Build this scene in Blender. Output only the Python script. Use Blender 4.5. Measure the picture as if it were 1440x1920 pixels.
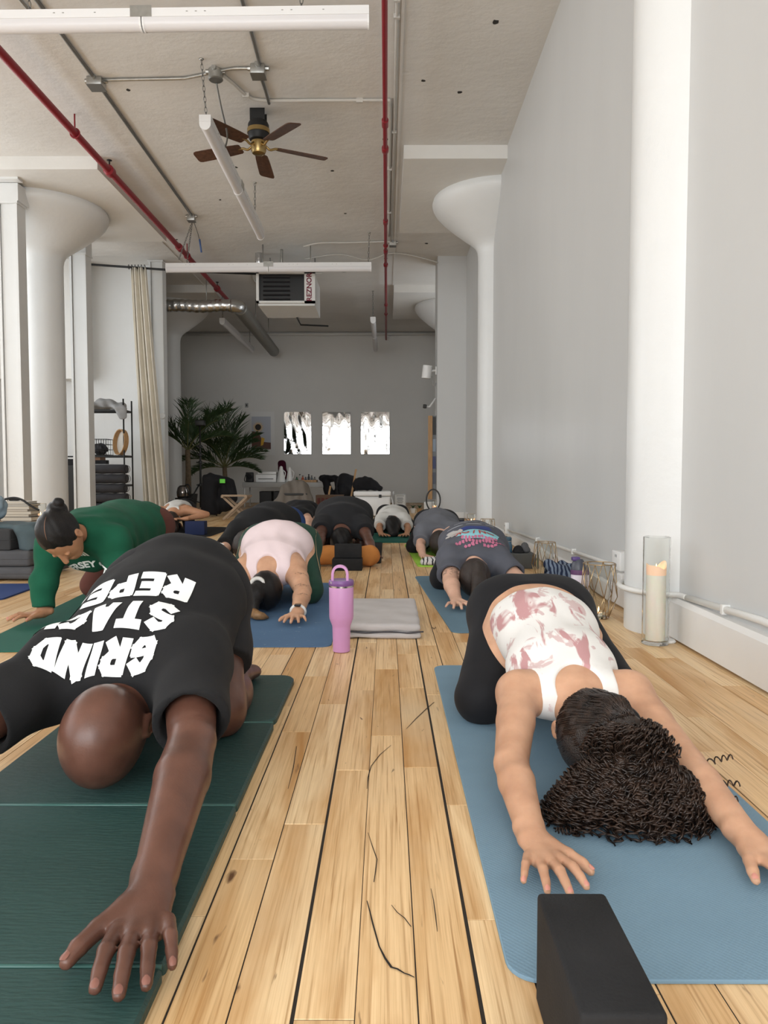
import bpy, bmesh, math, random
import numpy as np
from mathutils import Vector, Matrix
from mathutils.bvhtree import BVHTree

for _o in list(bpy.data.objects):
    bpy.data.objects.remove(_o, do_unlink=True)
SC = bpy.context.scene
COL = SC.collection
rnd = random.Random(7)
PI = math.pi

# ------------------------------------------------------------------ camera
cam_d = bpy.data.cameras.new('camera')
cam_d.sensor_fit = 'VERTICAL'
cam_d.sensor_height = 24.0
cam_d.lens = 1400.0 / 1920.0 * 24.0
cam_d.clip_start = 0.05
cam_d.clip_end = 200
cam = bpy.data.objects.new('camera', cam_d)
COL.objects.link(cam)
cam.location = (0, 0, 0.72)
cam.rotation_euler = (PI / 2 - math.atan(72 / 1400.0), 0, math.atan(5 / 1400.0))
SC.camera = cam

# ------------------------------------------------------------------ daylight
world = bpy.data.worlds.new('sky')
SC.world = world
world.use_nodes = True
bg = world.node_tree.nodes['Background']
bg.inputs[0].default_value = (0.93, 0.97, 1.0, 1)
bg.inputs[1].default_value = 1.5

def window_light(name, loc, rot, sx, sy, watts):
    l = bpy.data.lights.new(name, 'AREA')
    l.shape = 'RECTANGLE'
    l.size = sx
    l.size_y = sy
    l.energy = watts
    l.color = (0.96, 0.985, 1.0)
    o = bpy.data.objects.new(name, l)
    COL.objects.link(o)
    o.location = loc
    o.rotation_euler = rot
    return o
# daylight entering through the tall windows behind the camera and along the left wall
REAR_W = [(-6.2, -3.9), (-3.75, -1.45), (-1.3, 1.0)]
LEFT_W = [(-1.5, 1.4), (1.6, 4.5), (5.8, 8.5), (8.7, 11.4)]
for _a, _b in REAR_W:
    window_light('daylight_rear', ((_a + _b) / 2, -3.68, 2.35), (PI / 2, 0, 0), _b - _a, 3.0, {-6.2: 135, -3.75: 150, -1.3: 172}[_a])
for _a, _b in LEFT_W:
    window_light('daylight_left', (-6.78, (_a + _b) / 2, 2.35), (PI / 2, 0, -PI / 2), _b - _a, 3.0, {-1.5: 45, 1.6: 45, 5.8: 100, 8.7: 50}[_a])
ADDED_RIGHT_W = [(12.9, 14.2)]  # unseen window, added only to brighten the dim far end
for _a, _b in ADDED_RIGHT_W:
    window_light('added_fill_far_right', (1.93, (_a + _b) / 2, 2.35), (PI / 2, 0, PI / 2), _b - _a, 3.0, 20)  # fill lamp shining through that added window

SC.view_settings.view_transform = 'Standard'
SC.view_settings.look = 'None'
SC.view_settings.gamma = 1.0
SC.view_settings.use_curve_mapping = False
SC.view_settings.exposure = 0.12

# ------------------------------------------------------------------ materials
def srgb(r, g, b):
    def c(v):
        v /= 255.0
        return v / 12.92 if v <= 0.04045 else ((v + 0.055) / 1.055) ** 2.4
    return (c(r), c(g), c(b), 1.0)

def mat(name, col, rough=0.6, metal=0.0, var=0.0, vscale=6.0, bump=0.0, bscale=40.0, stretch=(1, 1, 1),
        col2=None, trans=0.0, sss=0.0, sheen=0.0, coat=0.0, alpha=1.0, emit=None, estr=0.0, spec=0.5, ior=1.45):
    m = bpy.data.materials.new(name)
    m.use_nodes = True
    nt = m.node_tree
    N = nt.nodes
    L = nt.links
    bs = N['Principled BSDF']
    bs.inputs['Base Color'].default_value = col
    bs.inputs['Roughness'].default_value = rough
    bs.inputs['Metallic'].default_value = metal
    bs.inputs['Specular IOR Level'].default_value = spec
    bs.inputs['IOR'].default_value = ior
    if trans: bs.inputs['Transmission Weight'].default_value = trans
    if sss:
        bs.inputs['Subsurface Weight'].default_value = sss
        bs.inputs['Subsurface Radius'].default_value = (0.012, 0.005, 0.003)
        bs.inputs['Subsurface Scale'].default_value = 1.0
    if sheen:
        bs.inputs['Sheen Weight'].default_value = sheen
    if coat: bs.inputs['Coat Weight'].default_value = coat
    if alpha < 1: bs.inputs['Alpha'].default_value = alpha
    if emit:
        bs.inputs['Emission Color'].default_value = emit
        bs.inputs['Emission Strength'].default_value = estr
    if var or bump or col2:
        tc = N.new('ShaderNodeNewGeometry')
        mp = N.new('ShaderNodeMapping')
        mp.inputs['Scale'].default_value = stretch
        L.new(tc.outputs['Position'], mp.inputs['Vector'])
    if var or col2:
        nz = N.new('ShaderNodeTexNoise')
        nz.inputs['Scale'].default_value = vscale
        nz.inputs['Detail'].default_value = 5
        L.new(mp.outputs[0], nz.inputs['Vector'])
        rp = N.new('ShaderNodeValToRGB')
        rp.color_ramp.elements[0].position = 0.3
        rp.color_ramp.elements[1].position = 0.7
        a = tuple(max(0, c * (1 - var)) for c in col[:3]) + (1,)
        b = tuple(min(1, c * (1 + var)) for c in (col2 or col)[:3]) + (1,)
        rp.color_ramp.elements[0].color = a
        rp.color_ramp.elements[1].color = b
        L.new(nz.outputs['Fac'], rp.inputs[0])
        L.new(rp.outputs[0], bs.inputs['Base Color'])
    if bump:
        nb = N.new('ShaderNodeTexNoise')
        nb.inputs['Scale'].default_value = bscale
        nb.inputs['Detail'].default_value = 6
        L.new(mp.outputs[0], nb.inputs['Vector'])
        bp = N.new('ShaderNodeBump')
        bp.inputs['Strength'].default_value = min(1.0, bump)
        bp.inputs['Distance'].default_value = 0.01 * max(1.0, bump)
        L.new(nb.outputs['Fac'], bp.inputs['Height'])
        L.new(bp.outputs[0], bs.inputs['Normal'])
    return m

# ------------------------------------------------------------------ mesh helpers
WL = {}
def V(*a): return np.array(a, float)

class MB:
    """collects shapes in world coordinates"""
    def __init__(s): s.v = []; s.f = []
    def add(s, vs, fs):
        n = len(s.v)
        s.v += [tuple(map(float, p)) for p in vs]
        s.f += [tuple(i + n for i in f) for f in fs]
        return s
    def box(s, x0, x1, y0, y1, z0, z1):
        vs = [(x, y, z) for z in (z0, z1) for y in (y0, y1) for x in (x0, x1)]
        return s.add(vs, [(0, 2, 3, 1), (4, 5, 7, 6), (0, 1, 5, 4), (2, 6, 7, 3), (0, 4, 6, 2), (1, 3, 7, 5)])
    def rbox(s, x0, x1, y0, y1, z0, z1, r, n=3, rot=0.0, piv=None):
        """box with rounded edges"""
        bm = bmesh.new()
        bmesh.ops.create_cube(bm, size=1.0)
        for v in bm.verts:
            v.co = Vector(((x0 + x1) / 2 + v.co.x * (x1 - x0), (y0 + y1) / 2 + v.co.y * (y1 - y0), (z0 + z1) / 2 + v.co.z * (z1 - z0)))
        bmesh.ops.bevel(bm, geom=bm.edges[:], offset=r, segments=n, profile=0.5, affect='EDGES')
        if rot:
            c = Vector(piv) if piv is not None else Vector(((x0 + x1) / 2, (y0 + y1) / 2, 0))
            bmesh.ops.rotate(bm, cent=c, matrix=Matrix.Rotation(rot, 3, 'Z'), verts=bm.verts)
        bm.verts.index_update()
        s.add([v.co for v in bm.verts], [[v.index for v in f.verts] for f in bm.faces])
        bm.free()
        return s
    def tube(s, pts, r, n=8, caps=True, closed=False):
        pts = [np.array(p, float) for p in pts]
        rs = r if hasattr(r, '__len__') else [r] * len(pts)
        m = len(pts)
        base = len(s.v)
        up = None
        vs = []
        for i, p in enumerate(pts):
            if closed: t = pts[(i + 1) % m] - pts[i - 1]
            else: t = pts[min(i + 1, m - 1)] - pts[max(i - 1, 0)]
            t = t / (np.linalg.norm(t) + 1e-12)
            if up is None:
                a = V(0, 0, 1) if abs(t[2]) < 0.9 else V(1, 0, 0)
                up = a - t * (a @ t)
            else:
                up = up - t * (up @ t)
            up = up / (np.linalg.norm(up) + 1e-12)
            w = np.cross(t, up)
            for k in range(n):
                a = 2 * PI * k / n
                vs.append(p + rs[i] * (math.cos(a) * up + math.sin(a) * w))
        fs = []
        for i in range(m if closed else m - 1):
            j = (i + 1) % m
            for k in range(n):
                l = (k + 1) % n
                fs.append((i * n + k, i * n + l, j * n + l, j * n + k))
        if caps and not closed:
            fs.append(tuple(range(n))[::-1])
            fs.append(tuple((m - 1) * n + k for k in range(n)))
        return s.add(vs, fs)
    def lathe(s, prof, c=(0, 0), n=24, caps=True, ax=None, org=None):
        """profile (r,z) turned about a vertical axis at c (or axis ax through org)"""
        vs = []
        for r, z in prof:
            for k in range(n):
                a = 2 * PI * k / n
                vs.append((c[0] + r * math.cos(a), c[1] + r * math.sin(a), z))
        if ax is not None:
            q = Vector((0, 0, 1)).rotation_difference(Vector(ax))
            vs = [tuple(q @ Vector((p[0] - c[0], p[1] - c[1], p[2])) + Vector(org)) for p in vs]
        fs = []
        m = len(prof)
        for i in range(m - 1):
            for k in range(n):
                l = (k + 1) % n
                fs.append((i * n + k, i * n + l, (i + 1) * n + l, (i + 1) * n + k))
        if caps:
            fs.append(tuple(range(n))[::-1])
            fs.append(tuple((m - 1) * n + k for k in range(n)))
        return s.add(vs, fs)
    def bar(s, a, b, w, t, up=(0, 0, 1)):
        """square bar from a to b: width w, thickness t along up"""
        a = np.array(a, float); b = np.array(b, float); up = np.array(up, float)
        d = (b - a) / np.linalg.norm(b - a)
        l = np.cross(d, up)
        if np.linalg.norm(l) < 1e-6: l = np.cross(d, V(1, 0, 0))
        l /= np.linalg.norm(l)
        u = np.cross(l, d)
        vs = [p + i * l * w / 2 + j * u * t / 2 for p in (a, b) for j in (-1, 1) for i in (-1, 1)]
        return s.add(vs, [(0, 2, 3, 1), (4, 5, 7, 6), (0, 1, 5, 4), (2, 6, 7, 3), (0, 4, 6, 2), (1, 3, 7, 5)])
    def prism(s, poly, axis, a, b):
        """polygon (2-D) extruded between a and b along axis 0,1,2"""
        def mk(p, t):
            if axis == 2: return (p[0], p[1], t)
            if axis == 1: return (p[0], t, p[1])
            return (t, p[0], p[1])
        n = len(poly)
        vs = [mk(p, a) for p in poly] + [mk(p, b) for p in poly]
        fs = [tuple(range(n))[::-1], tuple(range(n, 2 * n))] + [(i, (i + 1) % n, n + (i + 1) % n, n + i) for i in range(n)]
        return s.add(vs, fs)

def many_tubes(mb, paths, radii, n=3):
    """lots of thin tubes at once; each path an (m,3) array"""
    ang = 2 * PI * np.arange(n) / n
    base = len(mb.v)
    for P, r in zip(paths, radii):
        P = np.asarray(P, float); m = len(P)
        T = np.gradient(P, axis=0); T /= np.linalg.norm(T, axis=1)[:, None] + 1e-9
        U = np.cross(T, V(0.31, 0.17, 0.93)); U /= np.linalg.norm(U, axis=1)[:, None] + 1e-9
        W = np.cross(T, U)
        rr = np.broadcast_to(np.asarray(r, float), (m,))[:, None, None]
        ring = P[:, None] + rr * (np.cos(ang)[None, :, None] * U[:, None] + np.sin(ang)[None, :, None] * W[:, None])
        b0 = len(mb.v)
        mb.v += [tuple(x) for x in ring.reshape(-1, 3).tolist()]
        i = np.arange(m - 1)[:, None] * n; k = np.arange(n)[None, :]; l = (k + 1) % n
        mb.f += [tuple(x) for x in (b0 + np.stack([i + k, i + l, i + n + l, i + n + k], -1)).reshape(-1, 4).tolist()]
    return mb

def fixnormals(me):
    bm = bmesh.new(); bm.from_mesh(me)
    bmesh.ops.recalc_face_normals(bm, faces=bm.faces)
    bm.to_mesh(me); bm.free()

def link(name, me, material, parent=None, loc=None, smooth=False, autos=None):
    o = bpy.data.objects.new(name, me)
    COL.objects.link(o)
    if material is not None and not me.materials: me.materials.append(material)
    if smooth: me.polygons.foreach_set('use_smooth', [True] * len(me.polygons))
    if parent is not None:
        o.parent = parent
        WL[o.name] = WL.get(parent.name, V(0, 0, 0))
    else:
        o.location = loc if loc is not None else (0, 0, 0)
        WL[o.name] = V(*o.location)
    return o

def obj(name, mb, material, parent=None, smooth=False, loc=None, fix=True):
    """world-space shapes -> one mesh object (origin at its own base when it is top-level)"""
    v = np.array(mb.v, float)
    if parent is not None: off = WL[parent.name]
    elif loc is not None: off = np.array(loc, float)
    else:
        lo = v.min(0); hi = v.max(0)
        off = V((lo[0] + hi[0]) / 2, (lo[1] + hi[1]) / 2, lo[2])
    me = bpy.data.meshes.new(name)
    me.from_pydata((v - off).tolist(), [], mb.f)
    if fix: fixnormals(me)
    me.update()
    o = link(name, me, material, parent, tuple(off), smooth)
    if smooth and smooth != True:
        sharp(me, smooth)
    return o

def sharp(me, deg):
    bm = bmesh.new(); bm.from_mesh(me)
    lim = math.radians(deg)
    for e in bm.edges:
        if len(e.link_faces) == 2 and e.calc_face_angle(0) > lim: e.smooth = False
    bm.to_mesh(me); bm.free()

def thing(name, label, cat, loc, group=None):
    o = bpy.data.objects.new(name, None)
    o.empty_display_size = 0.05
    COL.objects.link(o)
    o.location = loc
    WL[o.name] = V(*loc)
    o['label'] = label
    o['category'] = cat
    if group: o['group'] = group
    return o

def tag(o, label, cat, group=None):
    o['label'] = label
    o['category'] = cat
    if group: o['group'] = group
    return o

def struct(o):
    o['kind'] = 'structure'
    return o

def text_mesh(body, size, bold=0.0, shear=0.0):
    cu = bpy.data.curves.new('t', 'FONT')
    cu.body = body; cu.size = size; cu.offset = bold; cu.shear = shear
    cu.align_x = 'CENTER'; cu.align_y = 'CENTER'
    cu.resolution_u = 3
    to = bpy.data.objects.new('t', cu)
    COL.objects.link(to)
    dg = bpy.context.evaluated_depsgraph_get()
    me = bpy.data.meshes.new_from_object(to.evaluated_get(dg))
    bpy.data.objects.remove(to, do_unlink=True)
    bpy.data.curves.remove(cu)
    v = [tuple(p.co) for p in me.vertices]
    f = [tuple(p.vertices) for p in me.polygons]
    bpy.data.meshes.remove(me)
    return v, f

def flat_text(name, body, size, org, ux, uy, material, parent, bold=0.0, depth=0.002):
    """flat lettering on a plane"""
    v, f = text_mesh(body, size, bold)
    org = np.array(org, float); ux = np.array(ux, float); uy = np.array(uy, float)
    n = np.cross(ux, uy)
    mb = MB()
    mb.add([org + ux * p[0] + uy * p[1] + n * depth for p in v], f)
    return obj(name, mb, material, parent, fix=False)
# ------------------------------------------------------------------ room shell
RX, LX, NY, FY, CZ = 1.27, -6.6, -3.5, 18.45, 4.17

def wall_paint(name, col, rough, strength, streak=True):
    m = mat(name, col, rough, var=0.035, vscale=1.3, bump=0.12, bscale=9, stretch=(1, 1, 0.35))
    return m
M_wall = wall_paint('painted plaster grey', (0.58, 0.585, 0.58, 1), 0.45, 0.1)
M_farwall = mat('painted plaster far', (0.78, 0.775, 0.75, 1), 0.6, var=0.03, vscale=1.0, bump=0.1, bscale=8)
M_white = mat('glossy white paint', (0.71, 0.72, 0.715, 1), 0.38, var=0.02, vscale=2, bump=0.25, bscale=14)
M_trim = mat('white trim paint', (0.78, 0.775, 0.76, 1), 0.4, var=0.02, vscale=4, bump=0.08, bscale=30)

def ceiling_mat():
    m = mat('rough painted concrete', (0.50, 0.475, 0.435, 1), 0.65)
    nt = m.node_tree; N = nt.nodes; L = nt.links; bs = N['Principled BSDF']
    g = N.new('ShaderNodeNewGeometry')
    n1 = N.new('ShaderNodeTexNoise'); n1.inputs['Scale'].default_value = 0.9; n1.inputs['Detail'].default_value = 6
    L.new(g.outputs['Position'], n1.inputs['Vector'])
    r = N.new('ShaderNodeValToRGB')
    r.color_ramp.elements[0].position = 0.32; r.color_ramp.elements[1].position = 0.7
    r.color_ramp.elements[0].color = (0.66, 0.645, 0.615, 1); r.color_ramp.elements[1].color = (0.76, 0.75, 0.725, 1)
    L.new(n1.outputs['Fac'], r.inputs[0]); L.new(r.outputs[0], bs.inputs['Base Color'])
    mp = N.new('ShaderNodeMapping'); mp.inputs['Scale'].default_value = (1.0, 1.35, 1.0)
    L.new(g.outputs['Position'], mp.inputs['Vector'])
    n2 = N.new('ShaderNodeTexNoise'); n2.inputs['Scale'].default_value = 5; n2.inputs['Detail'].default_value = 8; n2.inputs['Roughness'].default_value = 0.62
    L.new(mp.outputs[0], n2.inputs['Vector'])
    vo = N.new('ShaderNodeTexVoronoi'); vo.inputs['Scale'].default_value = 1.7
    L.new(mp.outputs[0], vo.inputs['Vector'])
    cr = N.new('ShaderNodeValToRGB'); cr.color_ramp.elements[0].position = 0.0; cr.color_ramp.elements[1].position = 0.06
    L.new(vo.outputs['Distance'], cr.inputs[0])
    ad = N.new('ShaderNodeMath'); ad.operation = 'MULTIPLY_ADD'; ad.inputs[1].default_value = 1.0
    L.new(n2.outputs['Fac'], ad.inputs[0]); 
    ml = N.new('ShaderNodeMath'); ml.operation = 'MULTIPLY'; ml.inputs[1].default_value = 0.35
    L.new(cr.outputs[0], ml.inputs[0]); L.new(ml.outputs[0], ad.inputs[2])
    bp = N.new('ShaderNodeBump'); bp.inputs['Strength'].default_value = 0.32; bp.inputs['Distance'].default_value = 0.03
    L.new(ad.outputs[0], bp.inputs['Height']); L.new(bp.outputs[0], bs.inputs['Normal'])
    return m
M_ceil = ceiling_mat()

ceiling = struct(obj('ceiling', MB().box(LX - 0.2, 1.9, NY - 0.2, FY + 0.2, CZ, CZ + 0.25), M_ceil))
# pock marks in the slab
M_hole = mat('dark hole', (0.03, 0.028, 0.025, 1), 0.9)
for x, y, r in ((0.83, 5.9, 0.028), (0.32, 6.75, 0.02), (0.66, 6.95, 0.022), (-0.94, 8.25, 0.026), (-2.33, 6.9, 0.02), (-0.62, 8.7, 0.02), (-1.7, 8.6, 0.02), (-0.55, 10.1, 0.02), (-3.1, 11.2, 0.02), (0.6, 11.4, 0.025), (-2.1, 9.6, 0.016)):
    mb = MB()
    n = 9
    pts = [(x + r * (0.7 + 0.6 * rnd.random()) * math.cos(2 * PI * k / n), y + r * (0.7 + 0.6 * rnd.random()) * math.sin(2 * PI * k / n)) for k in range(n)]
    mb.prism(pts, 2, CZ - 0.003, CZ - 0.0005)
    obj('pock_mark', mb, M_hole, ceiling)
# board seam strips in the slab soffit
for x, y0, y1 in ((0.12, 4.0, 18.0), (-3.35, 10.9, 18.0)):
    obj('ceiling_seam', MB().box(x - 0.012, x + 0.012, y0, y1, CZ - 0.012, CZ), M_ceil, ceiling)

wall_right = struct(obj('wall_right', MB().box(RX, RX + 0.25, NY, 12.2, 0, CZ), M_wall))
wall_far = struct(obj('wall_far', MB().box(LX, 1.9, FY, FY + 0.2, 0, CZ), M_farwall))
obj('cornice_pipe', MB().tube([(-6, FY - 0.05, CZ - 0.06), (1.8, FY - 0.05, CZ - 0.05)], 0.035, 8), M_farwall, wall_far, True)
wall_pil = struct(obj('wall_pilaster', MB().box(0.81, 1.75, 12.05, 12.6, 0, CZ), M_wall))
wall_part = struct(obj('wall_partition', MB().box(LX, -3.72, 12.55, 12.7, 0, CZ), M_white))
obj('wall_soffit', MB().box(-6.4, -4.92, 12.2, 12.55, 2.26, CZ), M_farwall, wall_part)

def wall_with_windows(name, axis, at, thick, lo, hi, wins, z0, z1):
    """a wall along axis with rectangular openings"""
    mb = MB()
    def seg(a, b, za, zb):
        if axis == 0: mb.box(a, b, min(at, at + thick), max(at, at + thick), za, zb)
        else: mb.box(min(at, at + thick), max(at, at + thick), a, b, za, zb)
    seg(lo, hi, 0, z0); seg(lo, hi, z1, CZ)
    p = lo
    for a, b in wins:
        seg(p, a, z0, z1); p = b
    seg(p, hi, z0, z1)
    return struct(obj(name, mb, M_wall))
rear_w, left_w = REAR_W, LEFT_W
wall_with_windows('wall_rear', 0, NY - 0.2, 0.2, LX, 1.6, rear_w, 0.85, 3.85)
wall_with_windows('wall_right_far', 1, 1.75, 0.2, 12.2, FY, ADDED_RIGHT_W, 0.85, 3.85)  # opening cut for the added, unseen fill window
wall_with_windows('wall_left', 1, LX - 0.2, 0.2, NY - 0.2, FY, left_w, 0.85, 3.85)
M_frame = mat('dark window frame', (0.12, 0.12, 0.12, 1), 0.5)
wn = 0
for ax, wins, at in ((0, rear_w, NY - 0.1), (1, left_w, LX - 0.1), (1, ADDED_RIGHT_W, 1.85)):
    for a, b in wins:
        wn += 1
        mb = MB()
        def bar2(u0, u1, za, zb):
            if ax == 0: mb.box(u0, u1, at - 0.025, at + 0.025, za, zb)
            else: mb.box(at - 0.025, at + 0.025, u0, u1, za, zb)
        for i in range(5):
            u = a + (b - a) * i / 4
            bar2(u - 0.025, u + 0.025, 0.85, 3.85)
        for j in range(6):
            z = 0.85 + 3.0 * j / 5
            bar2(a, b, z - 0.025, z + 0.025)
        struct(obj('window_%d' % wn, mb, M_frame))  # the last one is the added far right window, out of view

# baseboard on the right wall, with a small top moulding
mb = MB()
prof = [(RX, 0.012), (RX - 0.035, 0.012), (RX - 0.035, 0.165), (RX - 0.022, 0.185), (RX, 0.19)]
mb.prism(prof, 1, -3.4, 3.28)
struct(obj('baseboard_right', mb, M_trim))
mb = MB(); mb.prism([(RX, 0.012), (RX - 0.018, 0.012), (RX - 0.018, 0.10), (RX, 0.11)], 1, 3.72, 12.0)
struct(obj('baseboard_right_far', mb, M_trim))
struct(obj('baseboard_pilaster', MB().box(0.80, RX - 0.02, 12.035, 12.05, 0.005, 0.1), M_trim))
struct(obj('baseboard_far', MB().box(LX, 1.7, FY - 0.015, FY, 0.005, 0.1), M_farwall))

# mushroom columns
def column(cx, cy, panel, label, rim_z=4.03):
    c = thing('mushroom_column', label, 'column', (cx, cy, 0), 'mushroom columns')
    c['kind'] = 'structure'
    prof = [(0.245, 0.0), (0.245, 3.28), (0.247, 3.36), (0.258, 3.42), (0.285, 3.475), (0.34, 3.525), (0.42, 3.585), (0.555, 3.69), (0.69, 3.805), (0.765, 3.885), (0.798, 3.945), (0.806, 3.985), (0.792, rim_z)]
    obj('shaft_and_capital', MB().lathe(prof, (cx, cy), 56), M_white, c, 50)
    x0, x1, y0, y1 = panel
    obj('drop_panel', MB().box(x0, x1, y0, y1, rim_z, CZ), M_ceil if False else M_panel, c)
    return c
M_panel = mat('painted drop panel', (0.74, 0.73, 0.70, 1), 0.6, var=0.04, vscale=2, bump=0.3, bscale=12)
column(1.36, 3.45, (0.18, 1.9, 2.2, 4.65), 'thick white column nearest on the right beside the tall candle')
column(1.36, 9.25, (0.18, 1.9, 8.04, 10.47), 'white mushroom column half sunk into the right wall')
column(1.36, 14.96, (0.13, 1.74, 13.85, 16.2), 'far mushroom column peeking out behind the white pilaster')
column(-4.35, 9.57, (-5.55, -3.15, 8.3, 10.85), 'white mushroom column between the white posts on the left')
column(-4.35, 14.96, (-5.55, -3.15, 13.85, 16.2), 'shaded far column behind the palms')
column(-4.35, 3.6, (-5.55, -3.15, 2.4, 4.8), 'column left of the frame beside the windows')

# ------------------------------------------------------------------ floor: maple strip planks over a dark bed
def plank_mat():
    m = bpy.data.materials.new('worn maple plank')
    m.use_nodes = True
    nt = m.node_tree; N = nt.nodes; L = nt.links; bs = N['Principled BSDF']
    g = N.new('ShaderNodeNewGeometry'); oi = N.new('ShaderNodeObjectInfo')
    ad = N.new('ShaderNodeMath'); ad.operation = 'ADD'
    L.new(g.outputs['Random Per Island'], ad.inputs[0]); L.new(oi.outputs['Random'], ad.inputs[1])
    fr = N.new('ShaderNodeMath'); fr.operation = 'FRACT'; L.new(ad.outputs[0], fr.inputs[0])
    off = N.new('ShaderNodeMath'); off.operation = 'MULTIPLY'; off.inputs[1].default_value = 37.0; L.new(fr.outputs[0], off.inputs[0])
    cx = N.new('ShaderNodeCombineXYZ'); L.new(off.outputs[0], cx.inputs[0]); L.new(off.outputs[0], cx.inputs[1])
    va = N.new('ShaderNodeVectorMath'); va.operation = 'ADD'; L.new(g.outputs['Position'], va.inputs[0]); L.new(cx.outputs[0], va.inputs[1])
    def noise(scale, st, det=5, rough=0.55, dist=0.0):
        mp = N.new('ShaderNodeMapping'); mp.inputs['Scale'].default_value = st
        L.new(va.outputs[0], mp.inputs['Vector'])
        n = N.new('ShaderNodeTexNoise'); n.inputs['Scale'].default_value = scale; n.inputs['Detail'].default_value = det
        n.inputs['Roughness'].default_value = rough; n.inputs['Distortion'].default_value = dist
        L.new(mp.outputs[0], n.inputs['Vector'])
        return n.outputs['Fac']
    def ramp(inp, stops):
        r = N.new('ShaderNodeValToRGB'); e = r.color_ramp.elements
        e[0].position, e[0].color = stops[0]; e[1].position, e[1].color = stops[-1]
        for p, c in stops[1:-1]:
            x = e.new(p); x.color = c
        L.new(inp, r.inputs[0]); return r.outputs[0]
    def mix(fac, a, b, mode='MIX'):
        x = N.new('ShaderNodeMix'); x.data_type = 'RGBA'; x.blend_type = mode
        if isinstance(fac, float): x.inputs['Factor'].default_value = fac
        else: L.new(fac, x.inputs['Factor'])
        for s, q in ((6, a), (7, b)):
            if isinstance(q, tuple): x.inputs[s].default_value = q
            else: L.new(q, x.inputs[s])
        return x.outputs[2]
    grain = noise(1.0, (150, 2.6, 1), 4, 0.6, 0.4)
    fine = noise(1.0, (420, 6, 1), 3, 0.6)
    broad = noise(1.0, (9, 1.1, 1), 4, 0.55, 0.6)
    base = ramp(fr.outputs[0], [(0.0, (0.76, 0.50, 0.245, 1)), (0.4, (0.88, 0.63, 0.355, 1)), (0.75, (0.93, 0.71, 0.43, 1)), (1.0, (0.74, 0.49, 0.24, 1))])
    gr = ramp(grain, [(0.28, (0.50, 0.38, 0.26, 1)), (0.47, (0.93, 0.90, 0.86, 1)), (0.75, (1.08, 1.08, 1.08, 1))])
    c = mix(1.0, base, gr, 'MULTIPLY')
    fi = ramp(fine, [(0.3, (0.82, 0.76, 0.68, 1)), (0.6, (1, 1, 1, 1))])
    c = mix(0.6, c, fi, 'MULTIPLY')
    st = ramp(broad, [(0.48, (0, 0, 0, 1)), (0.72, (1, 1, 1, 1))])
    c = mix(st, c, (0.50, 0.25, 0.075, 1))
    worn = noise(1.0, (2.2, 1.4, 1), 4)
    wr = ramp(worn, [(0.52, (0, 0, 0, 1)), (0.75, (0.55, 0.55, 0.55, 1))])
    c = mix(wr, c, (0.72, 0.56, 0.36, 1))
    # dark knots and cracks
    kn = noise(1.0, (26, 5, 1), 3, 0.5, 1.5)
    kr = ramp(kn, [(0.70, (0, 0, 0, 1)), (0.775, (1, 1, 1, 1))])
    c = mix(kr, c, (0.13, 0.06, 0.025, 1))
    L.new(c, bs.inputs['Base Color'])
    rr = ramp(broad, [(0.3, (0.36, 0.36, 0.36, 1)), (0.8, (0.52, 0.52, 0.52, 1))])
    L.new(rr, bs.inputs['Roughness'])
    bp = N.new('ShaderNodeBump'); bp.inputs['Strength'].default_value = 0.22; bp.inputs['Distance'].default_value = 0.002
    L.new(grain, bp.inputs['Height']); L.new(bp.outputs[0], bs.inputs['Normal'])
    return m
M_plank = plank_mat()
M_bed = mat('dark joint filler', (0.022, 0.017, 0.013, 1), 0.85)
floor = struct(obj('floor', MB().box(LX - 0.2, 1.9, NY - 0.2, FY + 0.1, -0.2, -0.0016), M_bed, loc=(0, 0, 0)))
PWD = 0.0843
def plank_shape(x0, x1, y0, y1, dz=0.0):
    e = 0.0005
    vs = [(x0, y0, -0.01), (x1, y0, -0.01), (x1, y1, -0.01), (x0, y1, -0.01),
          (x0, y0, -0.0006 + dz), (x1, y0, -0.0006 + dz), (x1, y1, -0.0006 + dz), (x0, y1, -0.0006 + dz),
          (x0 + e, y0 + e, dz), (x1 - e, y0 + e, dz), (x1 - e, y1 - e, dz), (x0 + e, y1 - e, dz)]
    fs = [(0, 1, 5, 4), (1, 2, 6, 5), (2, 3, 7, 6), (3, 0, 4, 7), (4, 5, 9, 8), (5, 6, 10, 9), (6, 7, 11, 10), (7, 4, 8, 11), (8, 9, 10, 11)]
    return vs, fs
# known butt joints along the open aisle, by row
ENDS = {-3: [1.36, 2.05, 2.62], -2: [1.50, 2.30, 3.05], -1: [0.95, 1.78, 2.45, 3.15], 0: [0.72, 2.02, 2.72, 3.4], 1: [0.60, 1.80, 2.48, 2.95], 2: [1.172, 1.59, 2.40, 3.1], 3: [1.02, 1.44, 2.2], 4: [1.0, 1.9]}
allp = []
pr = random.Random(11)
r0 = int(LX / PWD) - 1
for row in range(r0, int(1.27 / PWD) + 1):
    xa = (row - 0.5) * PWD + 0.0
    gl = pr.choice([0.0006, 0.0008, 0.0012, 0.002]); gr_ = pr.choice([0.0005, 0.0007, 0.0012])
    if row in (-1,): gl = 0.0042
    if row in (2,): gl = 0.0046
    if row in (-3, -4): gl = 0.0028
    ys = sorted([NY] + ENDS.get(row, []))
    y = ys[-1]
    while y < FY:
        y += pr.uniform(0.45, 1.5)
        ys.append(min(y, FY))
    y = ys[0]
    for a, b in zip(ys[:-1], ys[1:]):
        if b - a < 0.02: continue
        segs = [(a, b)]
        if b - a > 2.0:
            k = int((b - a) / 1.2) + 1
            segs = [(a + (b - a) * i / k, a + (b - a) * (i + 1) / k) for i in range(k)]
        for p, q in segs:
            allp.append((row, xa + gl, xa + PWD - gr_, p + 0.0009, q - 0.0009))
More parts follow.
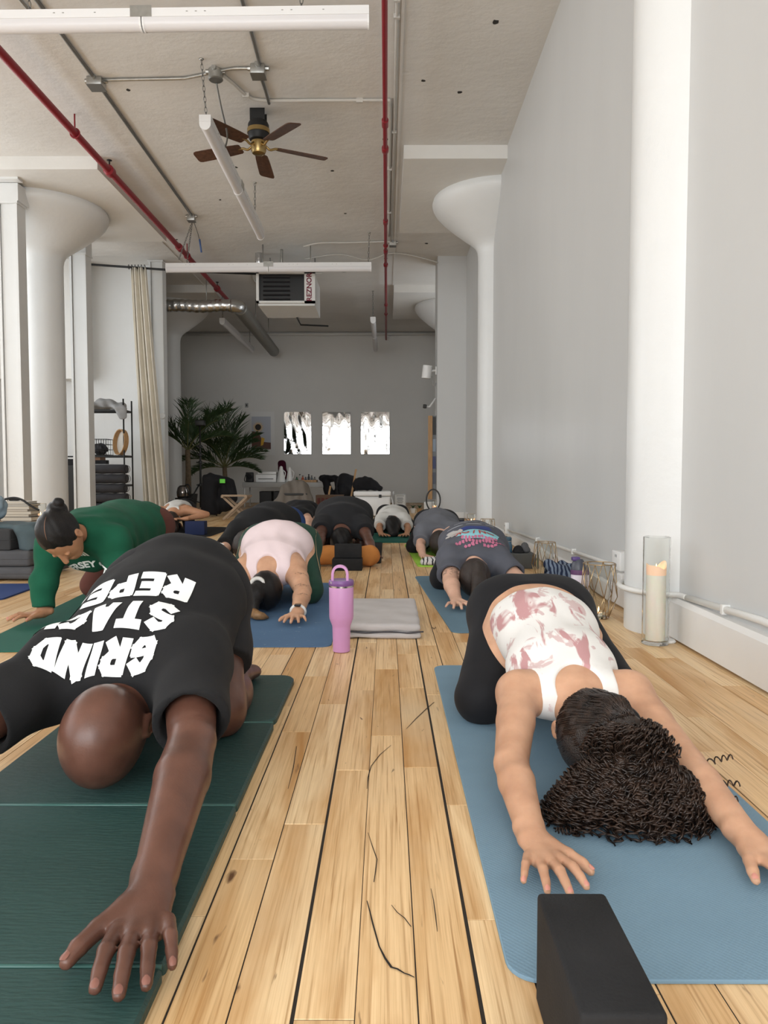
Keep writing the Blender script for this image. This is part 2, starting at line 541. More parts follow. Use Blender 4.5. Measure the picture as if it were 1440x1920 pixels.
def plank_size(p):
    ym = max(0.8, (p[3] + p[4]) / 2)
    if p[4] < 0.9 or ym > 16: return 0
    xm = (p[1] + p[2]) / 2
    if abs(xm) / ym > 0.6: return 0
    a = 1 / max(0.98, p[3]) - 1 / max(1.0, p[4])
    vis = 1.0
    if -0.9 < xm < -0.33 and ym < 2.5: vis = 0.02
    if 0.19 < xm < 0.76 and 1.05 < ym < 2.7: vis = 0.02
    return a * vis / (ym ** 0.3)
allp.sort(key=plank_size, reverse=True)
big, rest = allp[:300], allp[300:]
cache = {}
for row, xa, xb, ya, yb in big:
    me = bpy.data.meshes.new('plank')
    L_ = yb - ya
    v, f = plank_shape(0, xb - xa, 0, L_, pr.uniform(-0.0006, 0.0004))
    me.from_pydata(v, [], f)
    o = link('plank', me, M_plank, floor)
    o.location = (xa, ya, 0)
# cracks filled with dark putty in the nearest boards
def strip(pts, w, z=0.0012):
    pts = [np.array(q, float) for q in pts]; vs = []
    for i, q in enumerate(pts):
        t = pts[min(i + 1, len(pts) - 1)] - pts[max(i - 1, 0)]; t /= np.linalg.norm(t); nn = V(-t[1], t[0])
        k = w * (0.35 + 0.65 * math.sin(PI * (i + 0.4) / len(pts))) * pr.uniform(.7, 1.3)
        for s_ in (1, -1): vs.append((q[0] + nn[0] * k * s_, q[1] + nn[1] * k * s_, z))
    return MB().add(vs, [(2 * i, 2 * i + 2, 2 * i + 3, 2 * i + 1) for i in range(len(pts) - 1)])
for w, pts in ((.0016, [(-0.0331, 1.223), (-0.027, 1.1894), (-0.0221, 1.159), (-0.0112, 1.1011), (-0.0022, 1.0736), (0.0071, 1.0533), (0.0156, 1.0498), (0.0255, 1.0405), (0.0323, 1.0371), (0.0398, 1.0315)]),
               (.0009, [(-0.0373, 1.4624), (-0.0266, 1.4026), (-0.0178, 1.3589), (-0.0201, 1.3159), (-0.0224, 1.2806)]), (.001, [(-0.0449, 1.67), (-0.0441, 1.7359), (-0.038, 1.8038), (-0.0176, 1.8771), (0.0114, 1.9447)]),
               (.0012, [(0.0558, 2.0731), (0.0863, 2.1604), (0.1227, 2.2552), (0.1497, 2.3194)]), (.001, [(0.0081, 1.2107), (0.0176, 1.1896), (0.0287, 1.1749), (0.0391, 1.1507)]), (.0008, [(0.0769, 1.2606), (0.0792, 1.2234), (0.0798, 1.178), (0.0798, 1.1385)]), (.0008, [(-0.2252, 1.6694), (-0.2284, 1.7931), (-0.2378, 1.9361)])):
    obj('filled_crack', strip(pts, w), M_bed, floor)
mb = MB()
for row, xa, xb, ya, yb in rest:
    v, f = plank_shape(xa, xb, ya, yb, pr.uniform(-0.0006, 0.0004))
    mb.add(v, f)
o = obj('plank_field', mb, M_plank, floor, fix=False)
o['kind'] = 'stuff'
# ------------------------------------------------------------------ smooth solid modelling: blended shapes -> one continuous mesh
def unit(v):
    v = np.array(v, float); return v / (np.linalg.norm(v) + 1e-12)

class RC:
    """tapered limb from a to b; lat/s widens it sideways; cut flattens the ends"""
    def __init__(s, a, b, ra, rb, lat=None, w=1.0, cuta=False, cutb=False):
        s.a = np.array(a, float); s.b = np.array(b, float); s.ra = ra; s.rb = rb
        s.M = None
        if lat is not None and w != 1.0:
            l = unit(lat); s.M = np.eye(3) + (1.0 / w - 1.0) * np.outer(l, l)
        s.cuta, s.cutb = cuta, cutb
        s.w = w
    def d(s, P):
        T = P.dtype
        q = P - s.a.astype(T); ab = (s.b - s.a).astype(T)
        if s.M is not None: M = s.M.astype(T); q = q @ M; ab = ab @ M
        t = np.minimum(np.maximum(q @ (ab / (ab @ ab + T.type(1e-9))), 0), 1)
        q = q - t[:, None] * ab
        r = np.sqrt(np.einsum('ij,ij->i', q, q)) - (s.ra + (s.rb - s.ra) * t)
        if s.cutb: r = np.maximum(r, (P - s.b.astype(T)) @ unit(s.b - s.a).astype(T))
        if s.cuta: r = np.maximum(r, (P - s.a.astype(T)) @ unit(s.a - s.b).astype(T))
        return r
    def grow(s, g):
        o = RC(s.a, s.b, s.ra + g, s.rb + g); o.M = s.M; o.cuta = s.cuta; o.cutb = s.cutb; o.w = s.w
        return o
    def bounds(s):
        r = max(s.ra, s.rb) * max(1.0, s.w)
        return np.minimum(s.a, s.b) - r, np.maximum(s.a, s.b) + r

class EL:
    """ellipsoid; axes rows"""
    def __init__(s, c, r, ax=None):
        s.c = np.array(c, float); s.r = np.array(r, float)
        s.R = np.eye(3) if ax is None else np.array([unit(a) for a in ax])
    def d(s, P):
        T = P.dtype
        q = ((P - s.c.astype(T)) @ s.R.T.astype(T)) / s.r.astype(T)
        k0 = np.sqrt(np.einsum('ij,ij->i', q, q))
        q = q / s.r.astype(T)
        return k0 * (k0 - 1) / (np.sqrt(np.einsum('ij,ij->i', q, q)) + T.type(1e-7))
    def grow(s, g):
        o = EL(s.c, s.r + g); o.R = s.R; return o
    def bounds(s):
        m = s.r.max(); return s.c - m, s.c + m

class PL:
    """half space: keeps the side where n.(p-o) < 0"""
    def __init__(s, o, n): s.o = np.array(o, float); s.n = unit(n)
    def d(s, P): return (P - s.o.astype(P.dtype)) @ s.n.astype(P.dtype)

def smin(a, b, k):
    if k <= 0: return np.minimum(a, b)
    h = np.maximum(k - np.abs(a - b), 0.0) / k
    return np.minimum(a, b) - h * h * k * 0.25

class GR:
    """nested group of ops"""
    def __init__(s, ops): s.ops = ops
    def d(s, P, near=None, bi=0): return ev(s.ops, P, near, bi)
    def bounds(s): return obounds(s.ops)

def ev(ops, P, near=None, bi=0):
    d = np.full(len(P), 1.0, P.dtype)
    for kind, p, k in ops:
        if kind == 'f':
            if d.min() < 0.05: d = d + p(P)
            continue
        if isinstance(p, GR):
            v = p.d(P, near, bi)
        else:
            if near is not None and kind != 'i' and not near[id(p)][bi]: continue
            v = p.d(P)
        if kind == 'u': d = smin(d, v, k)
        elif kind == 's': d = -smin(-d, v, k)
        elif kind == 'i': d = -smin(-d, -v, k)
    return d

def reach_table(ops, C, R, near):
    for kind, p, k in ops:
        if kind == 'f': continue
        if isinstance(p, GR): reach_table(p.ops, C, R, near)
        elif kind in 'us': near[id(p)] = p.d(C) - R < k + 0.012
    return near

def obounds(ops):
    lo = V(1e9, 1e9, 1e9); hi = -lo
    for kind, p, k in ops:
        if kind == 'u':
            a, b = p.bounds(); lo = np.minimum(lo, a); hi = np.maximum(hi, b)
    return lo, hi

def polygonize(ops, h):
    lo, hi = obounds(ops)
    lo = lo - 3 * h - 0.01; hi = hi + 3 * h + 0.01
    B = 16
    nb = np.ceil((hi - lo) / (B * h)).astype(int) + 1
    ids = np.stack(np.meshgrid(*[np.arange(n) for n in nb], indexing='ij'), -1).reshape(-1, 3)
    cen = lo + (ids + 0.5) * B * h
    R = B * h * 0.5 * math.sqrt(3)
    d0 = ev(ops, cen)
    act = ids[np.abs(d0) < R * 1.15 + 0.012]
    lo32 = lo.astype(np.float32); h32 = np.float32(h)
    near = reach_table(ops, lo + (act + 0.5) * B * h, R, {})
    g = np.arange(B + 1)
    G = np.stack(np.meshgrid(g, g, g, indexing='ij'), -1).reshape(-1, 3)
    NX, NYY, NZ = (nb * B + 3)
    def gid(i): return ((i[..., 0] + 1) * (NYY + 1) + (i[..., 1] + 1)) * (NZ + 1) + (i[..., 2] + 1)
    cells = []; verts = []; quads = []
    cor = [(0, 0, 0), (1, 0, 0), (0, 1, 0), (1, 1, 0), (0, 0, 1), (1, 0, 1), (0, 1, 1), (1, 1, 1)]
    edges = [(0, 1), (2, 3), (4, 5), (6, 7), (0, 2), (1, 3), (4, 6), (5, 7), (0, 4), (1, 5), (2, 6), (3, 7)]
    for bi, b in enumerate(act):
        o = b * B
        P = lo32 + (G + o).astype(np.float32) * h32
        D = ev(ops, P, near, bi).reshape(B + 1, B + 1, B + 1)
        ins = D < 0
        if ins.all() or not ins.any(): continue
        cnt = sum(ins[x:x + B, y:y + B, z:z + B].astype(np.int8) for x, y, z in cor)
        ci = np.argwhere((cnt > 0) & (cnt < 8))
        if len(ci):
            cv = np.stack([D[ci[:, 0] + x, ci[:, 1] + y, ci[:, 2] + z] for x, y, z in cor], 1)
            acc = np.zeros((len(ci), 3)); w = np.zeros(len(ci))
            for p, q in edges:
                m = (cv[:, p] < 0) != (cv[:, q] < 0)
                t = np.where(m, cv[:, p] / (cv[:, p] - cv[:, q] + 1e-12), 0)
                cp = np.array(cor[p], float); cq = np.array(cor[q], float)
                acc += np.where(m[:, None], cp + t[:, None] * (cq - cp), 0); w += m
            verts.append(lo + (ci + o + acc / w[:, None]) * h)
            cells.append(gid(ci + o))
        for ax in range(3):
            u, v = (ax + 1) % 3, (ax + 2) % 3
            sl0 = [slice(0, B)] * 3; sl1 = [slice(0, B)] * 3
            sl1[ax] = slice(1, B + 1)
            A = ins[tuple(sl0)]; C = ins[tuple(sl1)]
            e = np.argwhere(A != C)
            if not len(e): continue
            s_ = A[tuple(e.T)]
            e = e + o
            du = np.zeros(3, int); du[u] = 1; dv = np.zeros(3, int); dv[v] = 1
            q = np.stack([gid(e - du - dv), gid(e - dv), gid(e), gid(e - du)], 1)
            q[~s_] = q[~s_][:, ::-1]
            quads.append(q)
    cells = np.concatenate(cells); verts = np.concatenate(verts); quads = np.concatenate(quads)
    od = np.argsort(cells); cells = cells[od]; verts = verts[od]
    ix = np.clip(np.searchsorted(cells, quads), 0, len(cells) - 1)
    bad = cells[ix] != quads
    if bad.any():
        miss = np.unique(quads[bad])
        i0 = miss // ((NYY + 1) * (NZ + 1)); rem = miss % ((NYY + 1) * (NZ + 1))
        ctr = lo + (np.stack([i0 - 1, rem // (NZ + 1) - 1, rem % (NZ + 1) - 1], 1) + 0.5) * h
        verts = np.concatenate([verts, ctr])
        ix = np.where(bad, len(cells) + np.searchsorted(miss, quads), ix)
    # close single missing quads left by rounding at block borders
    u_ = ix.ravel(); v_ = np.roll(ix, -1, axis=1).ravel(); n = np.int64(len(verts))
    fw = u_.astype(np.int64) * n + v_; bw = v_.astype(np.int64) * n + u_
    lone = ~np.isin(fw, bw)
    if lone.any() and lone.sum() < 4000:
        nxt = {}
        for a, b in zip(v_[lone].tolist(), u_[lone].tolist()): nxt[a] = b
        extra = []; seen = set()
        for a in list(nxt):
            if a in seen: continue
            loop = [a]; c = nxt.get(a)
            while c is not None and c != a and len(loop) < 9: loop.append(c); c = nxt.get(c)
            if c == a and len(loop) == 4: extra.append(loop)
            if c == a and len(loop) in (6, 8):
                for k in range(1, len(loop) - 2, 2): extra.append([loop[0], loop[k], loop[k + 1], loop[k + 2]])
            seen.update(loop)
        if extra: ix = np.concatenate([ix, np.array(extra, ix.dtype)])
    return verts, ix

def relax(v, f, it=2):
    n = len(v)
    for _ in range(it):
        s = np.zeros((n, 3)); c = np.zeros(n)
        for k in range(4):
            for j in (1, 3):
                np.add.at(s, f[:, k], v[f[:, (k + j) % 4]]); np.add.at(c, f[:, k], 1)
        v = v * 0.5 + 0.5 * s / np.maximum(c, 1)[:, None]
    return v

REST_Z = {}
def solid(name, ops, h, material, parent=None, smoothit=1, loc=None):
    top = parent
    while top is not None and top.parent is not None: top = top.parent
    rz = REST_Z.get(top.name) if top is not None else None
    if rz is not None: ops = ops + [('i', PL((0, 0, rz + .0008), (0, 0, -1)), .002)]
    v, f = polygonize(ops, h)
    if smoothit: v = relax(v, f, smoothit)
    if rz is not None: v[:, 2] = np.maximum(v[:, 2], rz + .0003)
    if parent is not None: off = WL[parent.name]
    elif loc is not None: off = np.array(loc, float)
    else: off = V((v[:, 0].min() + v[:, 0].max()) / 2, (v[:, 1].min() + v[:, 1].max()) / 2, v[:, 2].min())
    me = bpy.data.meshes.new(name)
    me.vertices.add(len(v)); me.vertices.foreach_set('co', (v - off).astype(np.float32).ravel())
    me.loops.add(f.size); me.loops.foreach_set('vertex_index', f.astype(np.int32).ravel())
    me.polygons.add(len(f)); me.polygons.foreach_set('loop_start', np.arange(0, f.size, 4, dtype=np.int32))
    me.update(calc_edges=True)
    o = link(name, me, material, parent, tuple(off), True)
    o_mesh[o.name] = (v, f)
    return o
o_mesh = {}

def decal(name, v2, f2, org, ux, uy, dirn, target, material, parent, off=0.0018, maxe=0.012, reach=0.5, warp=None):
    """flat print pressed onto the surface of a garment: 2-D triangles dropped along dirn on the target"""
    bm = bmesh.new()
    vs = [bm.verts.new((p[0], p[1], 0)) for p in v2]
    for f in f2:
        try: bm.faces.new([vs[i] for i in f])
        except ValueError: pass
    bmesh.ops.triangulate(bm, faces=bm.faces[:])
    for _ in range(7):
        es = [e for e in bm.edges if e.calc_length() > maxe]
        if not es: break
        bmesh.ops.subdivide_edges(bm, edges=es, cuts=1, use_grid_fill=False)
        bmesh.ops.triangulate(bm, faces=bm.faces[:])
    tv, tf = o_mesh[target.name]
    bvh = BVHTree.FromPolygons(tv.tolist(), tf.tolist())
    org = np.array(org, float); ux = np.array(ux, float); uy = np.array(uy, float); dirn = unit(dirn)
    bad = []
    for v in bm.verts:
        x, y = v.co.x, v.co.y
        if warp: x, y = warp(x, y)
        p = org + ux * x + uy * y - dirn * reach
        hit, nrm, i, dist = bvh.ray_cast(Vector(p), Vector(dirn))
        if hit is None or dist > 2 * reach: bad.append(v); continue
        if nrm.dot(Vector(dirn)) > 0: nrm = -nrm
        v.co = hit + nrm * off
    if bad: bmesh.ops.delete(bm, geom=bad, context='VERTS')
    big = [f for f in bm.faces if max(e.calc_length() for e in f.edges) > maxe * 6]
    if big: bmesh.ops.delete(bm, geom=big, context='FACES')
    o_ = Vector(WL[parent.name])
    for v in bm.verts: v.co -= o_
    bmesh.ops.recalc_face_normals(bm, faces=bm.faces)
    for f in bm.faces:
        f.smooth = True
    me = bpy.data.meshes.new(name); bm.to_mesh(me); bm.free()
    return link(name, me, material, parent)

def frame(o, d, up=(0, 0, 1)):
    d = unit(d); l = unit(np.cross(d, np.array(up, float))); return d, l, np.cross(l, d)

# ------------------------------------------------------------------ body pieces
def hand_ops(w, d, n, thumb, s=1.0, spread=1.0, curl=0.0, nails=None, r=1.0):
    """palm-down hand: wrist w, finger direction d, back-of-hand normal n, thumb side +-1 along cross(d,n)"""
    d = unit(d); n = unit(np.array(n, float) - d * (np.array(n, float) @ d)); l = np.cross(d, n) * thumb
    ops = []
    palm = [('u', RC(w + d * 0.012 * s + n * 0.004, w + d * 0.078 * s + l * 0.002, 0.0135 * s * r, 0.0125 * s * r, l, 2.25), 0.01)]
    palm.append(('u', RC(w + d * 0.02 * s + l * 0.022 * s - n * 0.004, w + d * 0.05 * s + l * 0.032 * s - n * 0.004, 0.016 * s, 0.013 * s), 0.014))
    fl = [0.070, 0.079, 0.073, 0.057]
    fo = [0.0285, 0.0095, -0.0095, -0.027]
    an = [0.20, 0.05, -0.10, -0.30]
    bx = [0.080, 0.084, 0.081, 0.072]
    fing = []
    for i in range(4):
        a = an[i] * spread
        fd = unit(d * math.cos(a) + l * math.sin(a))
        b0 = w + d * (bx[i] - 0.012) * s + l * fo[i] * s + n * 0.003
        b1 = b0 + fd * (0.012 + fl[i] * 0.44) * s + n * (0.006 * s + curl * 0.006)
        b2 = b1 + fd * fl[i] * 0.32 * s - n * (0.005 + curl * 0.008) * s
        b3 = b2 + fd * fl[i] * 0.24 * s - n * (0.007 + curl * 0.012) * s
        rr = (0.0092, 0.0094, 0.0089, 0.0078)[i] * s * r
        for p, q, r0, r1 in ((b0, b1, rr * 1.05, rr), (b1, b2, rr, rr * 0.9), (b2, b3, rr * 0.9, rr * 0.78)):
            fing.append(('u', RC(p, q, r0, r1), 0.002))
        fing.append(('u', EL(b1 + n * 0.0005, (rr * .98, rr * .98, rr * .98)), 0.003))
        if nails is not None: nails.append((b3 - unit(b3 - b2) * 0.001 * s, unit(b3 - b2), n, rr * 0.50, 0.0052 * s, rr * 0.80))
    t0 = w + d * 0.026 * s + l * 0.026 * s
    td = unit(d * 0.80 + l * 0.60)
    t1 = t0 + td * 0.040 * s
    t2 = t1 + unit(td + 0.12 * d) * 0.030 * s - n * 0.003 * s
    t3 = t2 + unit(td + 0.28 * d) * 0.018 * s - n * 0.005 * s
    tr = 0.0112 * s * r
    th = [('u', RC(t0, t1, tr * 1.25, tr), 0.004), ('u', RC(t1, t2, tr, tr * 0.92), 0.004), ('u', RC(t2, t3, tr * 0.92, tr * 0.74), 0.004)]
    if nails is not None: nails.append((t3 - unit(t3 - t2) * 0.001 * s, unit(t3 - t2), unit(n + 0.3 * l), tr * 0.50, 0.0060 * s, tr * 0.77))
    g = [('u', GR(fing), 0.0)] + [(k, p, 0.007 if i == 0 else 0.01) for i, (k, p, _) in enumerate(palm)] + [('u', GR(th), 0.008)]
    # wrist bridge
    g.append(('u', RC(w - d * 0.03 * s + n * 0.006, w + d * 0.02 * s + n * 0.002, 0.0215 * s * r, 0.016 * s * r, l, 1.3), 0.012))
    return GR(g)

def head_ops(c, crown, face, s=1.0, detail=True):
    u = unit(crown); f = unit(np.array(face, float) - u * (np.array(face, float) @ u)); l = np.cross(u, f)
    ax = [l, f, u]
    o = [('u', EL(c + u * 0.012 * s - f * 0.008 * s, (0.077 * s, 0.097 * s, 0.100 * s), ax), 0.02),
         ('u', EL(c - u * 0.045 * s + f * 0.022 * s, (0.062 * s, 0.070 * s, 0.080 * s), ax), 0.03),
         ('u', EL(c - u * 0.098 * s + f * 0.052 * s, (0.036 * s, 0.034 * s, 0.030 * s), ax), 0.03)]
    if detail:
        o += [('u', RC(c - u * 0.012 * s + f * 0.090 * s, c - u * 0.052 * s + f * 0.108 * s, 0.009 * s, 0.013 * s), 0.012),
              ('s', EL(c - u * 0.018 * s + f * 0.100 * s + l * 0.031 * s, (0.017 * s, 0.012 * s, 0.010 * s), ax), 0.010),
              ('s', EL(c - u * 0.018 * s + f * 0.100 * s - l * 0.031 * s, (0.017 * s, 0.012 * s, 0.010 * s), ax), 0.010),
              ('u', EL(c - u * 0.018 * s + f * 0.083 * s + l * 0.031 * s, (0.013 * s, 0.011 * s, 0.010 * s), ax), 0.002),
              ('u', EL(c - u * 0.018 * s + f * 0.083 * s - l * 0.031 * s, (0.013 * s, 0.011 * s, 0.010 * s), ax), 0.002),
              ('u', RC(c - u * 0.077 * s + f * 0.086 * s - l * 0.016 * s, c - u * 0.077 * s + f * 0.086 * s + l * 0.016 * s, 0.0075 * s, 0.0075 * s), 0.006)]
        for sg in (-1, 1):
            e = c - u * 0.022 * s - f * 0.004 * s + l * sg * 0.078 * s
            o += [('u', EL(e, (0.009 * s, 0.019 * s, 0.031 * s), [unit(l + 0.25 * sg * -f), f, u]), 0.004),
                  ('s', EL(e + l * sg * 0.008 * s + f * 0.002 * s, (0.005 * s, 0.010 * s, 0.018 * s), ax), 0.003)]
    return o

def lerp(a, b, t): return np.array(a, float) + (np.array(b, float) - np.array(a, float)) * t

class Body:
    """joint positions in metres; builds the skin solid and gives limb pieces for clothes"""
    def __init__(s, J, k=1.0, rad=None):
        s.J = {a: (np.array(b, float) if not isinstance(b, (list,)) else [np.array(x, float) for x in b]) for a, b in J.items()}
        R = dict(pel=0.125, wst=0.105, chs=0.115, nek=0.055, pw=1.35, ww=1.3, cw=1.42, thi=0.088, kne=0.060, cal=0.052, ank=0.034,
                 dlt=0.056, uar=0.046, elb=0.036, fre=0.039, wri=0.025, glu=0.1, nck=0.052)
        R.update(rad or {})
        s.R = {a: (b * k if a not in ('pw', 'ww', 'cw') else b) for a, b in R.items()}
        s.k = k
        J = s.J
        s.lat = unit(J['hip'][1] - J['hip'][0])
        s.lats = unit(J['sho'][1] - J['sho'][0])
    def torso(s, g=0.0):
        J, R = s.J, s.R
        return [('u', RC(J['pel'], J['wst'], R['pel'] + g, R['wst'] + g, s.lat, R['pw']), 0.05),
                ('u', RC(J['wst'], J['chs'], R['wst'] + g, R['chs'] + g, s.lats, R['cw'] * 0.96), 0.06),
                ('u', RC(lerp(J['pel'], J['wst'], .8), lerp(J['chs'], J['nek'], .5), R['wst'] * .97 + g, R['nek'] * 1.3 + g, s.lats, R['cw'] * 1.02), 0.06),
                ('u', RC(J['chs'], lerp(J['chs'], J['nek'], 0.75), R['chs'] + g, R['nek'] * 1.25 + g, s.lats, R['cw']), 0.05)]
    def shoulders(s, g=0.0):
        J, R = s.J, s.R
        o = []
        for i in (0, 1):
            o.append(('u', RC(lerp(J['nek'], J['sho'][i], 0.25), J['sho'][i], R['nek'] * 0.9 + g, R['dlt'] * 0.96 + g), 0.05))
        return o
    def glutes(s, g=0.0):
        J, R = s.J, s.R
        return [('u', EL(J['hip'][i] + V(0, 0.02, 0.02), (R['glu'] + g,) * 3), 0.05) for i in (0, 1)]
    def thigh(s, i, g=0.0, t=1.0, cut=False):
        J, R = s.J, s.R
        return [('u', RC(J['hip'][i], lerp(J['hip'][i], J['kne'][i], t), R['thi'] + g, R['thi'] + (R['kne'] - R['thi']) * t + g, cutb=cut), 0.05)]
    def shin(s, i, g=0.0):
        J, R = s.J, s.R
        return [('u', RC(J['kne'][i], lerp(J['kne'][i], J['ank'][i], 0.45), R['kne'] * 0.95 + g, R['cal'] * 1.06 + g), 0.03),
                ('u', RC(lerp(J['kne'][i], J['ank'][i], 0.4), J['ank'][i], R['cal'] + g, R['ank'] + g), 0.03)]
    def foot(s, i):
        J, R = s.J, s.R
        return [('u', RC(J['ank'][i], J['toe'][i], 0.033 * s.k, 0.022 * s.k, s.lat, 1.35), 0.02)]
    def uarm(s, i, g=0.0, t=1.0, cut=False, r0=None, r1=None):
        J, R = s.J, s.R
        b = lerp(J['sho'][i], J['elb'][i], t)
        ra = (r0 or R['dlt']); rb = r1 or (R['uar'] + (R['elb'] - R['uar']) * max(0, (t - 0.3) / 0.7))
        if t >= 1 and not cut:
            m = lerp(J['sho'][i], J['elb'][i], 0.45)
            return [('u', RC(J['sho'][i], m, ra + g, R['uar'] + g), 0.03), ('u', RC(m, b, R['uar'] + g, R['elb'] + g), 0.008)]
        return [('u', RC(J['sho'][i], b, ra + g, rb + g, cutb=cut), 0.03)]
    def farm(s, i, g=0.0):
        J, R = s.J, s.R
        m = lerp(J['elb'][i], J['wri'][i], 0.28)
        return [('u', RC(J['elb'][i], m, R['elb'] + g, R['fre'] + g), 0.008), ('u', RC(m, J['wri'][i], R['fre'] + g, R['wri'] + g), 0.008)]
    def neck(s, g=0.0):
        J, R = s.J, s.R
        return [('u', RC(J['nek'], J['hed'], R['nck'] + g, R['nck'] * 0.95 + g), 0.03)]
    def skin_ops(s, hands=True, detail=True, nails=None, hs=1.0, spread=1.0, head=True):
        J = s.J
        o = s.torso() + s.shoulders() + s.glutes()
        for i in (0, 1):
            o += s.thigh(i) + s.shin(i) + s.foot(i)
            o += s.uarm(i) + s.farm(i)
            if hands:
                o.append(('u', hand_ops(J['wri'][i], J['hd'][i], J['hn'][i] if 'hn' in J else V(0, 0, 1), (1, -1)[i] * -1, hs, spread, nails=nails), 0.012))
        o += s.neck()
        if head: o.append(('u', GR(head_ops(J['hed'], J['crn'], J['fac'], s.k if 'hk' not in J else J['hk'], detail)), 0.02))
        return o

def add_nails(parent, nails, material):
    for c, d, n, w, L_, rt in nails:
        l = np.cross(d, n); l = unit(l); n2 = np.cross(l, d); c = c + n2 * (rt - .0010)
        mb = MB(); vs = []
        for i in range(5):
            for j in range(4):
                a = (j / 3 - 0.5) * 2
                b = (i / 4 - 0.5) * 2
                vs.append(c + d * b * L_ * (1 - 0.3 * a * a) + l * a * w * (1 - 0.25 * b * b) + n2 * (0.0022 - 0.0026 * a * a - 0.0010 * max(0, b) ** 2))
        mb.add(vs, [(i * 4 + j, i * 4 + j + 1, (i + 1) * 4 + j + 1, (i + 1) * 4 + j) for i in range(4) for j in range(3)])
        obj('fingernail', mb, material, parent, True)

def wrinkle(amp, dirs, seed=0):
    """soft fabric folds as a displacement of the solid: dirs = list of (wave vector, sharpness)"""
    r = random.Random(seed)
    W = [(np.array(k, float), r.uniform(0, 6), np.array([r.uniform(-1, 1) for _ in range(3)]) * 9, r.uniform(0, 6)) for k in dirs]
    def f(P):
        s = np.zeros(len(P), P.dtype)
        for k, ph, k2, ph2 in W:
            k = k.astype(P.dtype); k2 = k2.astype(P.dtype)
            w = np.sin(P @ k2 + ph2)
            s += np.sin(P @ k + ph + 1.8 * w) * (0.55 + 0.45 * np.sin(P @ k2 * 0.7 + ph))
        return (s * P.dtype.type(amp / max(1, len(W)) ** 0.5))
    return ('f', f, 0)
# ------------------------------------------------------------------ people
def skin_mat(name, col, col2, rough=0.5, sss=0.25, spec=0.4):
    return mat(name, col, rough, var=0.06, vscale=14, col2=col2, sss=sss, bump=0.05, bscale=260, spec=spec)
M_skin_dark = skin_mat('skin deep brown', (0.092, 0.040, 0.027, 1), (0.135, 0.060, 0.041, 1), 0.34, 0.10, 0.5)
M_skin_tan = skin_mat('skin tan', (0.50, 0.275, 0.17, 1), (0.60, 0.35, 0.225, 1))
M_skin_light = skin_mat('skin light', (0.60, 0.36, 0.26, 1), (0.68, 0.42, 0.31, 1))
M_skin_olive = skin_mat('skin olive', (0.40, 0.20, 0.11, 1), (0.47, 0.245, 0.14, 1))
M_nail_d = mat('fingernail dark', (0.23, 0.10, 0.076, 1), 0.3)
M_nail_l = mat('fingernail rose', (0.62, 0.27, 0.21, 1), 0.3)
def cloth(name, col, bump=0.25, var=0.10, rough=0.88, sheen=0.03, bscale=320):
    return mat(name, col, rough, var=var, vscale=9, bump=bump * 0.4, bscale=bscale, sheen=sheen, spec=0.15)
M_black = cloth('black cotton', (0.017, 0.017, 0.018, 1))
M_black2 = cloth('black stretch', (0.014, 0.014, 0.016, 1), 0.1, 0.05, 0.7)
M_greytee = cloth('slate grey cotton', (0.098, 0.103, 0.125, 1))
M_greytee2 = cloth('grey cotton', (0.135, 0.14, 0.16, 1))
M_pink = cloth('pale pink cotton', (0.80, 0.66, 0.68, 1), 0.3, 0.03)
M_legg = cloth('dark green leggings', (0.022, 0.060, 0.042, 1), 0.1, 0.05, 0.7)
M_sweat = cloth('bottle green sweatshirt', (0.012, 0.090, 0.050, 1), 0.3, 0.10)
M_brown = cloth('brown leggings', (0.115, 0.045, 0.036, 1), 0.1, 0.05)
M_whitetee = cloth('white cotton', (0.62, 0.61, 0.58, 1), 0.2, 0.04)
M_charcoal = cloth('charcoal cotton', (0.022, 0.022, 0.024, 1))
M_blueshort = cloth('blue patterned shorts', (0.03, 0.07, 0.22, 1), 0.1, 0.5)
M_print = mat('white print', (0.84, 0.87, 0.86, 1), 0.6)
M_hair = mat('black hair', (0.010, 0.009, 0.009, 1), 0.38, bump=0.3, bscale=60, stretch=(6, 1, 6), spec=0.28)
M_hairb = mat('dark brown hair', (0.022, 0.013, 0.009, 1), 0.42, bump=0.5, bscale=70, stretch=(8, 1, 4), var=0.35, vscale=40, spec=0.6)
M_hairc = mat('dark brown curls', (0.013, 0.008, 0.006, 1), 0.36, var=0.4, vscale=50, col2=(0.032, 0.018, 0.012, 1), spec=0.45)

def person(label, loc):
    o = thing('person', label, 'person', loc)
    REST_Z[o.name] = loc[2]
    return o

